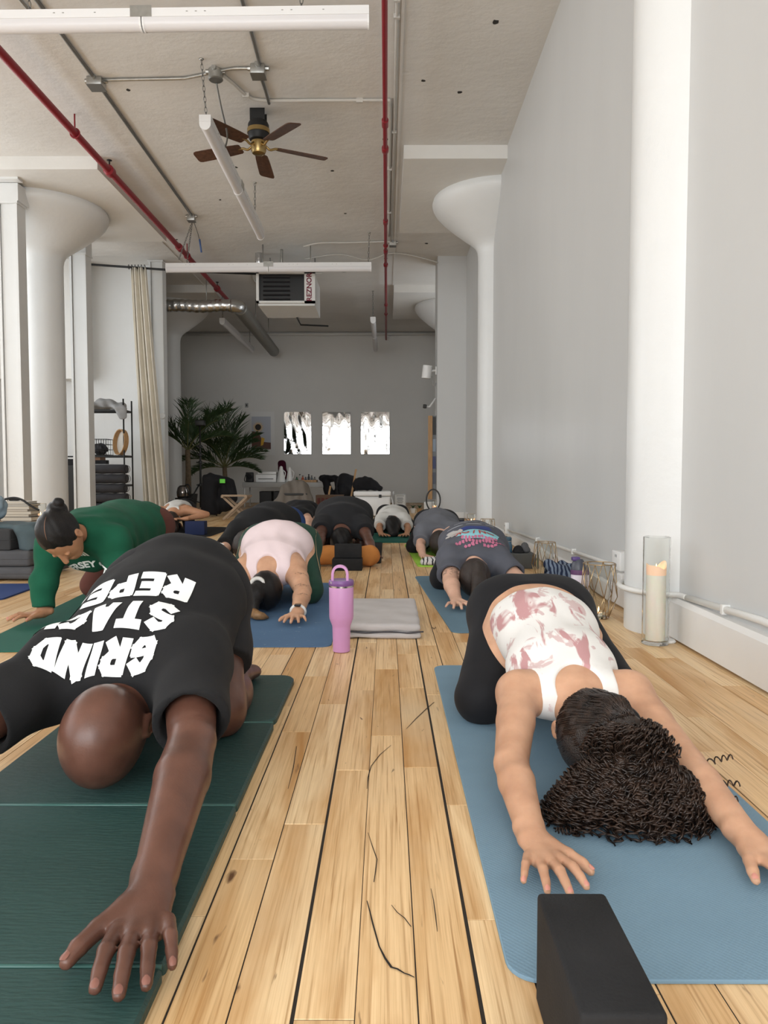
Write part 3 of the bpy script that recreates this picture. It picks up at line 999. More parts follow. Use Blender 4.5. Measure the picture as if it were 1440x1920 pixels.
def stroke_letters(word, h, w, gap, sw, seed=3):
    """chunky hand-cut capitals made of thick strokes; origin at the centre; returns 2-D verts and faces"""
    G = {'G': [[(1, .82), (.72, 1), (.25, 1), (0, .75), (0, .25), (.25, 0), (.75, 0), (1, .22), (1, .45), (.6, .45)]],
         'R': [[(0, 0), (0, 1), (.75, 1), (1, .82), (1, .62), (.75, .45), (.1, .45)], [(.45, .45), (1, 0)]],
         'I': [[(.5, 0), (.5, 1)]], 'N': [[(0, 0), (0, 1)], [(0, 1), (1, 0)], [(1, 0), (1, 1)]],
         'D': [[(0, 0), (0, 1), (.6, 1), (1, .7), (1, .3), (.6, 0), (0, 0)]],
         'S': [[(1, .85), (.7, 1), (.2, 1), (0, .8), (.1, .6), (.9, .42), (1, .22), (.8, 0), (.3, 0), (0, .15)]],
         'T': [[(0, 1), (1, 1)], [(.5, 1), (.5, 0)]], 'A': [[(0, 0), (.42, 1), (.58, 1), (1, 0)], [(.2, .3), (.8, .3)]],
         'C': [[(1, .8), (.75, 1), (.25, 1), (0, .75), (0, .25), (.25, 0), (.75, 0), (1, .2)]],
         'K': [[(0, 0), (0, 1)], [(1, 1), (.1, .45)], [(.35, .6), (1, 0)]],
         'E': [[(1, 1), (0, 1), (0, 0), (1, 0)], [(0, .5), (.85, .5)]],
         'P': [[(0, 0), (0, 1), (.75, 1), (1, .82), (1, .6), (.75, .42), (0, .42)]]}
    r = random.Random(seed)
    vs, fs = [], []
    ws = [w * (0.12 if c == 'I' else 1.0) for c in word]
    tot = sum(ws) + sw * len(word) + gap * (len(word) - 1)
    x = -tot / 2
    for li, (c, cw) in enumerate(zip(word, ws)):
        tl = r.uniform(-0.06, 0.06)
        for pl in G[c]:
            for (ax, ay), (bx, by) in zip(pl[:-1], pl[1:]):
                a = V(x + sw / 2 + ax * cw + tl * (ay - .5) * h, (ay - .5) * (h - sw)); b = V(x + sw / 2 + bx * cw + tl * (by - .5) * h, (by - .5) * (h - sw))
                d = (b - a) / (np.linalg.norm(b - a) + 1e-9); n = V(-d[1], d[0])
                e = sw * 0.36
                q = [a - d * e + n * sw * .5 * r.uniform(.9, 1.08), a - d * e - n * sw * .5, b + d * e - n * sw * .5 * r.uniform(.9, 1.08), b + d * e + n * sw * .5]
                k = len(vs); vs += [tuple(p) for p in q]; fs.append(((k, k + 1, k + 2, k + 3), li))
        x += cw + sw + gap
    return vs, fs

# --- man in the black printed tee, front left
p1 = person('person with shaved head bowing in a black tee printed in white block capitals', (-0.61, 2.0, 0.0195))
B = Body(dict(pel=(-.625, 2.25, .385), wst=(-.61, 2.08, .335), chs=(-.628, 1.89, .240), nek=(-.622, 1.745, .185), hed=(-.625, 1.63, .142),
              crn=(-.03, -.88, -.42), fac=(0, .42, -.9), hk=1.13,
              sho=[(-.80, 1.80, .240), (-.482, 1.80, .262)], elb=[(-.90, 1.53, .165), (-.398, 1.50, .172)], wri=[(-.94, 1.26, .058), (-.374, 1.150, .056)],
              hd=[(.05, -1, -.02), (.19, -1, -.05)], hip=[(-.72, 2.24, .352), (-.545, 2.24, .345)],
              kne=[(-.80, 1.99, .082), (-.455, 1.985, .082)], ank=[(-.75, 2.42, .06), (-.49, 2.42, .06)], toe=[(-.74, 2.52, .045), (-.46, 2.52, .045)]),
         1.08, dict(thi=.098, kne=.066, cal=.062, uar=.054, elb=.044, fre=.049, wri=.031, dlt=.068, glu=.094, pw=1.25))
nails = []
o = B.skin_ops(hs=1.3, nails=nails, spread=0.5)
solid('body', o, 0.0045, M_skin_dark, p1)
add_nails(p1, nails[5:], M_nail_d)
# tee: torso with a crew neck, loose sleeves
tor = B.torso(.02) + [('u', RC((-.755, 2.14, .33), (-.76, 1.88, .235), .095, .085), .07), ('u', RC((-.65, 2.28, .34), (-.635, 1.93, .22), .135, .125, (1, 0, 0), 1.4), .05)]
tor = [('u', GR(tor + B.shoulders(.014)), 0), ('i', PL((-.615, 1.695, .2), (0, -.9, -.25)), .008), ('i', PL((-.6, 2.40, .4), (0, 1, -.1)), .01),
       ('s', EL((-.619, 1.635, .155), (.085, .075, .095)), .012), ('i', PL((0, 0, .16), (0, -.1, -1)), .02)]
sl = []
for i in (0, 1):
    sl += [('u', GR([('u', RC(B.J['sho'][i] + V(0, .03, .0), lerp(B.J['sho'][i], B.J['elb'][i], .80), .092, .080, cutb=True), 0.02),
                     ('s', RC(lerp(B.J['sho'][i], B.J['elb'][i], .55), lerp(B.J['sho'][i], B.J['elb'][i], 1.1), .06, .073), .004)]), .05)]
tee1 = solid('tee_shirt', [('u', GR(tor), 0)] + sl + [wrinkle(.0055, [(34, 12, 20), (-20, 26, 25), (10, 44, -10), (55, -30, 20)], 5)], 0.0048, M_black, p1)
sh = [('u', GR(B.glutes(.012) + [('u', RC(B.J['pel'] - V(.01, 0, .01), lerp(B.J['pel'], B.J['wst'], .4) - V(.01, 0, .01), .138, .13, (1, 0, 0), 1.2), .05)]), 0)]
for i in (0, 1): sh += B.thigh(i, .026, .66, True)
solid('shorts', sh + [wrinkle(.004, [(30, 20, 40), (10, 50, 20)], 8)], 0.006, M_charcoal, p1)
for wd, y0, h_, w_, sw, xo, z0 in (('GRIND', 1.724, .098, .036, .025, -.060, .30), ('STACK', 1.836, .105, .042, .028, -.075, .35), ('REPEAT', 1.960, .105, .042, .028, -.105, .4)):
    v2, f2 = stroke_letters(wd, h_, w_, .004, sw, len(wd))
    org = V(-.625 + xo, y0, z0)
    for li in range(len(wd)):
        lf = [f for f, k in f2 if k == li]
        ix = sorted({i for f in lf for i in f}); mp_ = {i: j for j, i in enumerate(ix)}
        decal('printed_letter', [v2[i] for i in ix], [tuple(mp_[i] for i in f) for f in lf], org, V(-1, {'GRIND': -.02, 'STACK': .07, 'REPEAT': .10}[wd], 0), V(.03, -1, 0), (0, 0.35, -1), tee1, M_print, tee1, .002, .012)

# --- woman in the tie-dye tank, front right
def tiedye():
    m = cloth('white tank with mauve dye', (0.80, 0.785, 0.76, 1), 0.2, 0.02)
    nt = m.node_tree; N = nt.nodes; L = nt.links; bs = N['Principled BSDF']
    g = N.new('ShaderNodeNewGeometry')
    def ns(sc, st, rot, dist):
        mp = N.new('ShaderNodeMapping'); mp.inputs['Scale'].default_value = st; mp.inputs['Rotation'].default_value = (0, 0, rot)
        L.new(g.outputs['Position'], mp.inputs['Vector'])
        n = N.new('ShaderNodeTexNoise'); n.inputs['Scale'].default_value = sc; n.inputs['Detail'].default_value = 4; n.inputs['Distortion'].default_value = dist
        L.new(mp.outputs[0], n.inputs['Vector'])
        r = N.new('ShaderNodeValToRGB'); r.color_ramp.elements[0].position = 0.575; r.color_ramp.elements[1].position = 0.615
        L.new(n.outputs['Fac'], r.inputs[0]); return r.outputs[0]
    a = ns(8.5, (1.9, .6, .6), .35, .8); b = ns(17, (1.2, .8, .8), -.2, .6)
    mx = N.new('ShaderNodeMath'); mx.operation = 'MULTIPLY_ADD'; mx.inputs[1].default_value = .6
    L.new(b, mx.inputs[0]); L.new(a, mx.inputs[2])
    cl = N.new('ShaderNodeClamp'); L.new(mx.outputs[0], cl.inputs[0])
    m2 = N.new('ShaderNodeMath'); m2.operation = 'MULTIPLY'; m2.inputs[1].default_value = .85; L.new(cl.outputs[0], m2.inputs[0])
    x = N.new('ShaderNodeMix'); x.data_type = 'RGBA'
    x.inputs[6].default_value = (0.80, 0.785, 0.76, 1); x.inputs[7].default_value = (0.47, 0.20, 0.21, 1)
    L.new(m2.outputs[0], x.inputs['Factor']); L.new(x.outputs[2], bs.inputs['Base Color'])
    return m
p2 = person('person with long curly dark hair in a white tank with mauve dye splashes', (.475, 2.0, .0065))
B = Body(dict(pel=(.475, 2.46, .262), wst=(.475, 2.22, .250), chs=(.472, 1.99, .190), nek=(.472, 1.84, .158), hed=(.474, 1.69, .118),
              crn=(.05, -.94, -.22), fac=(0, .22, -.95), hk=1.0,
              sho=[(.332, 1.855, .168), (.612, 1.855, .168)], elb=[(.272, 1.60, .088), (.655, 1.60, .088)], wri=[(.272, 1.362, .040), (.672, 1.36, .040)],
              hd=[(.10, -1, -.06), (.32, -1, -.06)], hip=[(.383, 2.43, .245), (.567, 2.43, .245)],
              kne=[(.278, 2.135, .075), (.672, 2.135, .075)], ank=[(.41, 2.60, .05), (.54, 2.60, .05)], toe=[(.42, 2.70, .035), (.53, 2.70, .035)]),
         1.0, dict(pel=.118, wst=.090, chs=.089, pw=1.36, ww=1.3, cw=1.34, thi=.092, kne=.070, glu=.108, dlt=.052, uar=.045, elb=.037, fre=.038, wri=.026, nek=.05))
nails = []
solid('body', B.skin_ops(hs=1.0, nails=nails, spread=1.25), 0.0043, M_skin_tan, p2)
add_nails(p2, nails, M_nail_l)
lg = [('u', GR(B.torso(.006)[:1] + [('i', PL((.475, 2.385, .38), (0, -1, .35)), .006)]), 0)] + B.glutes(.006)
for i in (0, 1): lg += B.thigh(i, .006) + B.shin(i, .006)
solid('leggings', lg + [wrinkle(.0016, [(30, 40, 20), (60, 20, 40)], 2)], 0.0055, M_black2, p2)
tk = B.torso(.007) + B.shoulders(.004)
tk = [('u', GR(tk), 0), ('i', PL((.475, 2.30, .3), (0, 1, .15)), .004), ('i', PL((.472, 1.77, .15), (0, -1, -.1)), .004),
      ('s', EL((.472, 1.785, .235), (.064, .078, .10)), .006),
      ('s', EL((.290, 1.83, .17), (.088, .13, .2)), .006), ('s', EL((.655, 1.83, .17), (.088, .13, .2)), .006), wrinkle(.0016, [(60, 10, 20), (30, -50, 0), (20, 60, 30)], 4)]
tank = solid('tank_top', tk, 0.004, tiedye(), p2)
# hair: smooth cap gathered in a tie, then a fan of ringlets on the mat
u = unit((.05, -.94, -.22)); f_ = unit(V(0, .22, -.95)); l_ = np.cross(u, f_)
cap = [('u', EL(B.J['hed'] + u * .014 - f_ * .010, (.085, .104, .106), [l_, f_, u]), .01), ('s', EL(B.J['hed'] + f_ * .115 - u * .03, (.10, .075, .13), [l_, f_, u]), .02),
       ('i', PL(B.J['hed'] - u * .07 - f_ * .02, -u + f_ * .25), .02), ('u', RC((.498, 1.61, .205), (.515, 1.565, .165), .034, .030), .03)]
hair2 = solid('hair', cap + [wrinkle(.0022, [(150, 30, 60), (110, -40, 90)], 6)], .0045, M_hairb, p2)
obj('hair_tie', MB().tube([(.512 + .033 * math.cos(a), 1.585 + .012 * math.sin(a) , .178 + .033 * math.sin(a)) for a in np.linspace(0, 2 * PI, 21)[:-1]], .008, 6, closed=True), M_hair, hair2, True)
core = [('u', EL((.502, 1.515, .055), (.138, .080, .062)), .03), ('u', EL((.43, 1.53, .04), (.075, .05, .04)), .03), ('u', EL((.575, 1.51, .04), (.065, .05, .04)), .03), ('u', RC((.512, 1.58, .165), (.50, 1.52, .11), .04, .05), .04)]
solid('hair_mass', core + [wrinkle(.009, [(90, 30, 60), (70, -80, 40), (-60, 90, 80)], 9)], .006, M_hairc, hair2)
cr = random.Random(21)
mb = MB()
paths = []; radii = []
def dome(q): return .128 * math.sqrt(max(0.0, 1 - min(1.0, q * q)))
for i in range(680):
    a = cr.uniform(-1.12 * PI, 0.14 * PI)
    q0 = cr.uniform(0.02, 0.85); q1 = min(cr.uniform(.92, 1.22), q0 + cr.uniform(.15, .5))
    a1 = a + cr.uniform(-.6, .6)
    def at(a, q, dz): return V(.502 + math.cos(a) * .165 * q, 1.513 + math.sin(a) * .102 * q, max(.0115, dome(q) * cr.uniform(.82, 1.06) + dz))
    st = at(a, q0, .006); end = at(a1, q1, .0)
    L_ = np.linalg.norm(end - st)
    if L_ < .025: continue
    ax = (end - st) / L_
    b1 = unit(np.cross(ax, V(.3, .2, 1))); b2 = np.cross(ax, b1)
    R0 = cr.uniform(.006, .0125); turns = L_ / cr.uniform(.012, .019)
    n = int(turns * 9) + 4
    t = np.linspace(0, 1, n); an = cr.uniform(0, 6) + turns * 2 * PI * t
    P = st + ax * (L_ * t)[:, None] + V(0, 0, cr.uniform(.004, .02)) * np.sin(PI * t)[:, None] + (b1 * np.cos(an)[:, None] + b2 * np.sin(an)[:, None]) * (R0 * (.65 + .5 * t))[:, None]
    P[:, 2] = np.maximum(P[:, 2], .0105)
    paths.append(P); radii.append(.0029 * (1 - .35 * t))
for i in range(110):
    a = cr.uniform(0, 2 * PI); st = V(.505 + .03 * math.cos(a), 1.57 + .02 * math.sin(a), .175)
    ax = unit(V(math.cos(a) * .9, -.75 + .35 * math.sin(a), -.42)); L_ = cr.uniform(.05, .10)
    b1 = unit(np.cross(ax, V(.3, .2, 1))); b2 = np.cross(ax, b1)
    t = np.linspace(0, 1, 42); an = cr.uniform(0, 6) + L_ / .014 * 2 * PI * t
    paths.append(st + ax * (L_ * t)[:, None] + V(0, 0, .03) * np.sin(PI * t)[:, None] + (b1 * np.cos(an)[:, None] + b2 * np.sin(an)[:, None]) * (.004 + .006 * t)[:, None]); radii.append(.0026 * (1 - .3 * t))
many_tubes(mb, paths, radii, 4)
# a few stray ringlets
for sx, sy, sz, ex, ey, ez in ((.60, 1.53, .10, .742, 1.575, .10), (.60, 1.51, .08, .725, 1.505, .07), (.62, 1.48, .05, .705, 1.47, .06), (.38, 1.52, .05, .305, 1.50, .03), (.40, 1.47, .03, .33, 1.425, .024)):
    st = V(sx, sy, sz); end = V(ex, ey, ez)
    n = 70
    mb.tube([st + (end - st) * t + V(.2, .35, 1) * .012 * math.sin(3 * t + sx * 40) + V(.3 * math.cos(t * 47), math.cos(t * 52 + 2 * t * t), math.sin(t * 52 + 2 * t * t)) * (.009 - .004 * t) for t in np.linspace(0, 1, n)], .0017, 4)
# fine strands combed over the cap into the tie
tie = V(.512, 1.585, .178)
sp = []
hb = BVHTree.FromPolygons(o_mesh[hair2.name][0].tolist(), o_mesh[hair2.name][1].tolist())
for i in range(240):
    a = cr.uniform(0, 2 * PI)
    p0 = B.J['hed'] - u * .05 + (l_ * math.cos(a) + f_ * math.sin(a)) * .11
    P = []
    for s_ in np.linspace(0, 1, 11):
        q = lerp(p0, tie + V(cr.uniform(-.01, .01), 0, 0), s_) + (-f_ * .05 + u * .05) * math.sin(PI * s_)
        h_, nr, _, _ = hb.find_nearest(Vector(q))
        P.append(np.array(h_) + np.array(nr) * cr.uniform(.0004, .002))
    sp.append(P)
many_tubes(mb, sp, [.0012] * len(sp), 3)
solid_curls = obj('hair_curls', mb, M_hairc, hair2, True, fix=False)
# --- woman on all fours in the green sweatshirt, left
p3 = person('person on hands and knees in a bottle green sweatshirt, dark hair in a bun', (-1.5, 3.9, .0065))
B = Body(dict(pel=(-1.49, 4.48, .415), wst=(-1.495, 4.22, .43), chs=(-1.50, 3.82, .405), nek=(-1.49, 3.58, .435), hed=(-1.495, 3.40, .440),
              crn=(-.25, -.85, .30), fac=(.08, -.30, -.92), hk=1.05,
              sho=[(-1.645, 3.66, .37), (-1.335, 3.66, .385)], elb=[(-1.665, 3.60, .19), (-1.30, 3.60, .20)], wri=[(-1.655, 3.56, .05), (-1.33, 3.50, .05)],
              hd=[(-.75, -.70, -.05), (.2, -1, -.05)], hip=[(-1.58, 4.47, .39), (-1.39, 4.47, .39)],
              kne=[(-1.72, 4.34, .07), (-1.36, 4.36, .07)], ank=[(-1.6, 4.80, .05), (-1.38, 4.80, .05)], toe=[(-1.6, 4.9, .03), (-1.38, 4.9, .03)]),
         1.0, dict(pel=.118, wst=.105, chs=.112, thi=.088, kne=.062, nck=.046))
nails = []
solid('body', B.skin_ops(hs=1.0, nails=nails, spread=1.3), .0052, M_skin_olive, p3)
add_nails(p3, nails[:5], M_nail_l)
sw = [('u', GR(B.torso(.022) + B.shoulders(.022) + [('u', RC((-1.50, 3.75, .36), (-1.49, 4.35, .38), .135, .13, (1, 0, 0), 1.25), .05), ('i', PL((-1.487, 3.535, .42), (0, -.97, .1)), .01), ('i', PL((-1.49, 4.56, .42), (0, 1, -.25)), .012),
      ('s', EL((-1.485, 3.52, .43), (.062, .07, .06)), .01)]), 0)]
for i in (0, 1):
    sw += B.uarm(i, .022) + [('u', RC(B.J['elb'][i], lerp(B.J['elb'][i], B.J['wri'][i], .82), .060, .052, cutb=True), .03)]
sw3 = solid('sweatshirt', sw + [wrinkle(.006, [(25, 30, 40), (-30, 20, 50), (45, 0, 30)], 12)], .006, M_sweat, p3)
lg = B.glutes(.006) + B.torso(.006)[:1]
for i in (0, 1): lg += B.thigh(i, .006) + B.shin(i, .006)
lg += [('i', PL((-1.49, 4.42, .5), (0, -1, .9)), .01)] if False else []
solid('leggings', lg, .007, M_brown, p3)
H = B.J['hed']; u = unit((-.25, -.85, .30)); f_ = unit(V(.08, -.30, -.92) - u * (V(.08, -.30, -.92) @ u)); l_ = np.cross(u, f_)
hair3 = solid('hair', [('u', EL(H + u * .016 - f_ * .012, (.086, .107, .108), [l_, f_, u]), .01), ('s', EL(H + f_ * .125 - u * .055, (.105, .085, .125), [l_, f_, u]), .015),
                       ('i', PL(H - u * .085 - f_ * .03, -u + f_ * .3), .02), ('u', EL(H - f_ * .115 + u * .03, (.046, .042, .04)), .015), ('u', EL(H - f_ * .135 + u * .055 + l_ * .025, (.026, .024, .024)), .01), ('u', EL(H - f_ * .12 + u * .0 - l_ * .035, (.028, .026, .026)), .01),
                       wrinkle(.0016, [(160, 40, 80), (120, -60, 120)], 5)], .005, M_hair, p3)
pts = [H + u * (.118 * math.cos(t) + .012) * 1.0 + f_ * (.112 * math.sin(t) - .012) + l_ * .022 for t in np.linspace(.62, -.35, 14)]
obj('hair_parting', MB().tube(pts, [.0006 + .0011 * math.sin(PI * i / 13) for i in range(14)], 5), mat('scalp', (.20, .10, .06, 1), .6), hair3, True)
mb = MB(); paths = []
for i in range(16):
    a = cr.uniform(0, 6.28); c0 = H - f_ * .115 + u * .03
    P = [c0 + (u * math.cos(a + s_ * 2.4) + l_ * math.sin(a + s_ * 2.4)) * (.012 + .030 * s_) - f_ * (.02 * s_ - .01) for s_ in np.linspace(0, 1, 8)]
    paths.append(P)
many_tubes(mb, paths, [.0022] * len(paths), 4)
obj('bun_strands', mb, M_hair, hair3, True, fix=False)
# chest lettering: arched words over a sports mark
def arch(rad):
    def w(x, y):
        a = x / rad
        return (rad + y) * math.sin(a), (rad + y) * math.cos(a) - rad
    return w
v2, f2 = text_mesh('JERSEY CITY', .052, .0022)
oc = V(-1.445, 3.58, .268)
decal('print_words', v2, f2, oc, V(1, 0, .0), V(0, -.45, .9), (0, 1, .12), sw3, M_print, sw3, .003, .012, warp=arch(.22))
bars = []
fs = []
for k, (x0, hgt) in enumerate(((-.022, .016), (-.006, .028), (.010, .040))):
    n = len(bars); bars += [(x0, 0), (x0 + .012, 0), (x0 + .012 - hgt * .5, hgt), (x0 - hgt * .5, hgt)]; fs.append((n, n + 1, n + 2, n + 3))
decal('print_mark', bars, fs, oc + V(-.02, -.01, .05), V(1, 0, 0), V(0, -.45, .9), (0, 1, .12), sw3, M_print, sw3, .003, .01)
v2 = []; f2 = []
for i in range(25):
    x = -.12 + .24 * i / 24
    v2 += [(x, -.045), (x, -.039)]
    if i: n = 2 * i; f2.append((n - 2, n, n + 1, n - 1))
if False: decal('print_underline', v2, f2, oc, V(1, 0, 0), V(0, -.45, .9), (0, 1, .12), sw3, M_print, sw3, .003, .012, warp=arch(.22))

# --- woman in the pale pink tank, green leggings
p4 = person('person in a pale pink tank and dark green leggings with arm tattoos', (-.63, 4.1, .0065))
B = Body(dict(pel=(-.63, 4.42, .295), wst=(-.63, 4.26, .30), chs=(-.632, 4.08, .225), nek=(-.635, 3.96, .18), hed=(-.628, 3.86, .112),
              crn=(0.05, -.85, -.4), fac=(0, .4, -.9), hk=1.0,
              sho=[(-.765, 4.02, .20), (-.50, 4.02, .205)], elb=[(-.80, 3.85, .11), (-.432, 3.83, .115)], wri=[(-.82, 3.6, .042), (-.432, 3.585, .042)],
              hd=[(-.1, -1, -.05), (.02, -1, -.05)], hip=[(-.745, 4.40, .275), (-.515, 4.40, .275)],
              kne=[(-.83, 4.10, .08), (-.435, 4.10, .08)], ank=[(-.72, 4.62, .05), (-.54, 4.62, .05)], toe=[(-.72, 4.72, .03), (-.54, 4.72, .03)]),
         1.0, dict(pel=.132, wst=.125, chs=.118, cw=1.3, pw=1.4, thi=.108, kne=.075, glu=.122, dlt=.062, uar=.056, elb=.044, fre=.045, wri=.029))
nails = []
body4 = solid('body', B.skin_ops(hs=1.0, nails=nails, spread=1.2), .0055, M_skin_tan, p4)
lg = [('u', GR(B.torso(.006)[:1] + [('i', PL((-.63, 4.345, .42), (0, -1, .2)), .006)]), 0)] + B.glutes(.006)
for i in (0, 1): lg += B.thigh(i, .006) + B.shin(i, .006)
leg4 = solid('leggings', lg, .008, M_legg, p4)
M_tan = cloth('tan stripe', (0.52, 0.38, 0.22, 1))
for x0, s_ in ((-.395, 1), (-.865, -1)):
    pts = [V(x0 - s_ * .055, 4.45, .38), V(x0 - s_ * .02, 4.33, .345), V(x0 + s_ * .03, 4.2, .22), V(x0 + s_ * .03, 4.12, .11)]
    pl = [lerp(pts[i], pts[i + 1], t) for i in range(3) for t in (0, .33, .66)] + [pts[3]]
    v2 = []; f2 = []
    bvh = BVHTree.FromPolygons(o_mesh[leg4.name][0].tolist(), o_mesh[leg4.name][1].tolist())
    mb = MB(); ring = []
    for q in pl:
        h_, nr, _, _ = bvh.find_nearest(Vector(q)); nr = np.array(nr); h_ = np.array(h_)
        t = unit(np.cross(nr, V(0, 1, -.6))); ring.append((h_ + nr * .004 - unit(V(0, -1, -.4)) * 0 + unit(np.cross(nr, V(s_, 0, 0))) * .008, h_ + nr * .004 - unit(np.cross(nr, V(s_, 0, 0))) * .008))
    mb.add([p for r_ in ring for p in r_], [(2 * i, 2 * i + 2, 2 * i + 3, 2 * i + 1) for i in range(len(ring) - 1)])
    obj('side_stripe', mb, M_tan, leg4, True)
tk = [('u', GR(B.torso(.010) + B.shoulders(.004)), 0), ('i', PL((-.63, 4.345, .42), (0, 1, .2)), .004), ('i', PL((-.635, 3.92, .16), (0, -1, -.2)), .004),
      ('s', EL((-.635, 3.895, .25), (.058, .075, .09)), .006), ('s', EL((-.435, 3.985, .2), (.085, .11, .2)), .006), ('s', EL((-.83, 3.985, .2), (.085, .11, .2)), .006), wrinkle(.003, [(60, 10, 10), (50, -20, 10), (70, 20, 20)], 14)]
solid('tank_top', tk, .0058, M_pink, p4)
H = B.J['hed']; u = unit((.05, -.85, -.4)); f_ = unit(V(0, .4, -.9)); l_ = np.cross(u, f_)
hair4 = solid('hair', [('u', EL(H + u * .014 - f_ * .010, (.085, .105, .106), [l_, f_, u]), .01), ('s', EL(H + f_ * .12 - u * .03, (.10, .075, .13), [l_, f_, u]), .02), ('i', PL(H - u * .07 - f_ * .02, -u + f_ * .25), .02),
                       ('u', EL((-.665, 3.74, .12), (.045, .045, .05)), .03), ('u', RC((-.665, 3.72, .1), (-.66, 3.66, .025), .04, .02), .03), wrinkle(.002, [(150, 30, 60), (110, -40, 90)], 6)], .006, M_hair, p4)
obj('scrunchie', MB().tube([(-.655 + .034 * math.cos(a), 3.755 + .01 * math.sin(a), .155 + .034 * math.sin(a)) for a in np.linspace(0, 2 * PI, 19)[:-1]], .011, 6, closed=True), M_whitetee, hair4, True)
obj('bleached_tip', MB().tube([(-.66, 3.67, .035), (-.65, 3.63, .034), (-.63, 3.60, .032), (-.60, 3.60, .026), (-.58, 3.62, .016)], [.022, .026, .024, .018, .006], 8), mat('brown hair tip', (0.22, 0.12, 0.05, 1), 0.45, var=.3, vscale=60), hair4, True)
# watch on the wrist
wr = lerp(B.J['elb'][1], B.J['wri'][1], .90)
d_, l2, n2 = frame(wr, B.J['wri'][1] - B.J['elb'][1])
watch = obj('watch_band', MB().tube([wr + (l2 * math.cos(a) * .034 + n2 * math.sin(a) * .032) for a in np.linspace(0, 2 * PI, 25)[:-1]], .008, 6, closed=True), mat('white rubber band', (.75, .75, .73, 1), .5), p4, True)
c = wr + n2 * .034
obj('watch_face', MB().rbox(c[0] - .016, c[0] + .016, c[1] - .018, c[1] + .018, c[2] - .005, c[2] + .006, .004), mat('black watch glass', (.01, .01, .012, 1), .1), watch)
M_ink = mat('tattoo ink', (0.075, 0.058, 0.05, 1), .6)
def tattoo(parent, target, org, size, seed, dirn=(0, 1, -.6), n=7, mm=M_ink):
    r = random.Random(seed); v2 = []; f2 = []
    for i in range(n):
        x, y = r.uniform(-1, 1) * size, r.uniform(-.5, .5) * size; a = r.uniform(0, 6.28); L_ = r.uniform(.3, .8) * size
        prev = None
        for j in range(7):
            a += r.uniform(-.9, .9); x += math.cos(a) * L_ / 6; y += math.sin(a) * L_ / 6
            nx, ny = -math.sin(a) * .0014, math.cos(a) * .0014
            v2 += [(x + nx, y + ny), (x - nx, y - ny)]
            if j: k = len(v2); f2.append((k - 4, k - 2, k - 1, k - 3))
    decal('tattoo', v2, f2, org, V(1, 0, 0), V(0, -.5, .86), dirn, target, mm, parent, .0007, .01)
for org, sz, sd in (((-.458, 3.93, .17), .028, 1), ((-.463, 3.84, .13), .022, 2), ((-.42, 3.83, .13), .016, 3), ((-.415, 3.74, .10), .022, 4)):
    tattoo(body4, body4, org, sz, sd)

# --- grey printed tee on the blue mat, right
p5 = person('person in a slate grey tee with a colourful back print, hair in a ponytail', (.53, 4.6, .0065))
B = Body(dict(pel=(.57, 5.02, .262), wst=(.565, 4.82, .255), chs=(.54, 4.58, .215), nek=(.515, 4.40, .175), hed=(.503, 4.25, .122),
              crn=(-.05, -.9, -.3), fac=(0, .35, -.92), hk=1.05,
              sho=[(.385, 4.45, .20), (.665, 4.45, .20)], elb=[(.362, 4.22, .115), (.76, 4.26, .11)], wri=[(.372, 3.965, .042), (.86, 4.05, .042)],
              hd=[(-.03, -1, -.05), (.4, -1, -.05)], hip=[(.47, 5.0, .245), (.67, 5.0, .245)],
              kne=[(.355, 4.62, .075), (.75, 4.66, .075)], ank=[(.5, 5.15, .05), (.64, 5.15, .05)], toe=[(.5, 5.25, .03), (.64, 5.25, .03)]),
         1.04, dict(pel=.118, wst=.108, chs=.112, cw=1.45, pw=1.5, thi=.095, kne=.075, uar=.050, elb=.042, fre=.044))
body5 = solid('body', B.skin_ops(hs=1.08, spread=1.5), .006, M_skin_light, p5)
tor = [('u', GR(B.torso(.018) + B.shoulders(.014) + [('u', RC((.575, 5.08, .25), (.545, 4.6, .20), .135, .12, (1, 0, 0), 1.5), .05)]), 0), ('i', PL((.515, 4.37, .17), (0, -.95, -.2)), .006), ('i', PL((.57, 5.14, .3), (0, 1, 0)), .01), ('s', EL((.512, 4.325, .17), (.07, .08, .08)), .01)]
sl = []
for i in (0, 1):
    sl += [('u', GR([('u', RC(B.J['sho'][i] + V(0, .03, 0), lerp(B.J['sho'][i], B.J['elb'][i], .78), .084, .074, cutb=True), .02), ('s', RC(lerp(B.J['sho'][i], B.J['elb'][i], .55), lerp(B.J['sho'][i], B.J['elb'][i], 1.1), .05, .067), .004)]), .05)]
tee5 = solid('tee_shirt', [('u', GR(tor), 0)] + sl + [wrinkle(.004, [(34, 12, 20), (-30, 26, 25), (40, 30, -10)], 25)], .0062, M_greytee, p5)
lg = B.glutes(.004)
for i in (0, 1): lg += B.thigh(i, .006) + B.shin(i, .006)
solid('leggings', lg, .009, M_black2, p5)
H = B.J['hed']; u = unit((-.05, -.9, -.3)); f_ = unit(V(0, .35, -.92)); l_ = np.cross(u, f_)
hair5 = solid('hair', [('u', EL(H + u * .014 - f_ * .012, (.09, .11, .11), [l_, f_, u]), .01), ('s', EL(H + f_ * .13 - u * .04, (.10, .075, .13), [l_, f_, u]), .02), ('i', PL(H - u * .08 - f_ * .02, -u + f_ * .2), .02),
                       ('u', RC((.515, 4.15, .20), (.51, 4.10, .13), .035, .035), .03), ('u', RC((.51, 4.10, .13), (.47, 4.05, .03), .035, .018), .03), wrinkle(.003, [(150, 30, 60), (110, -40, 90)], 6)], .0065, M_hairb, p5)
for org, sz, sd in (((.365, 4.28, .18), .05, 6), ((.36, 4.22, .16), .045, 7), ((.375, 4.25, .16), .045, 8)):
    tattoo(body5, body5, org, sz, sd, n=11, mm=mat('faded tattoo ink', (.16, .12, .10, 1), .6))
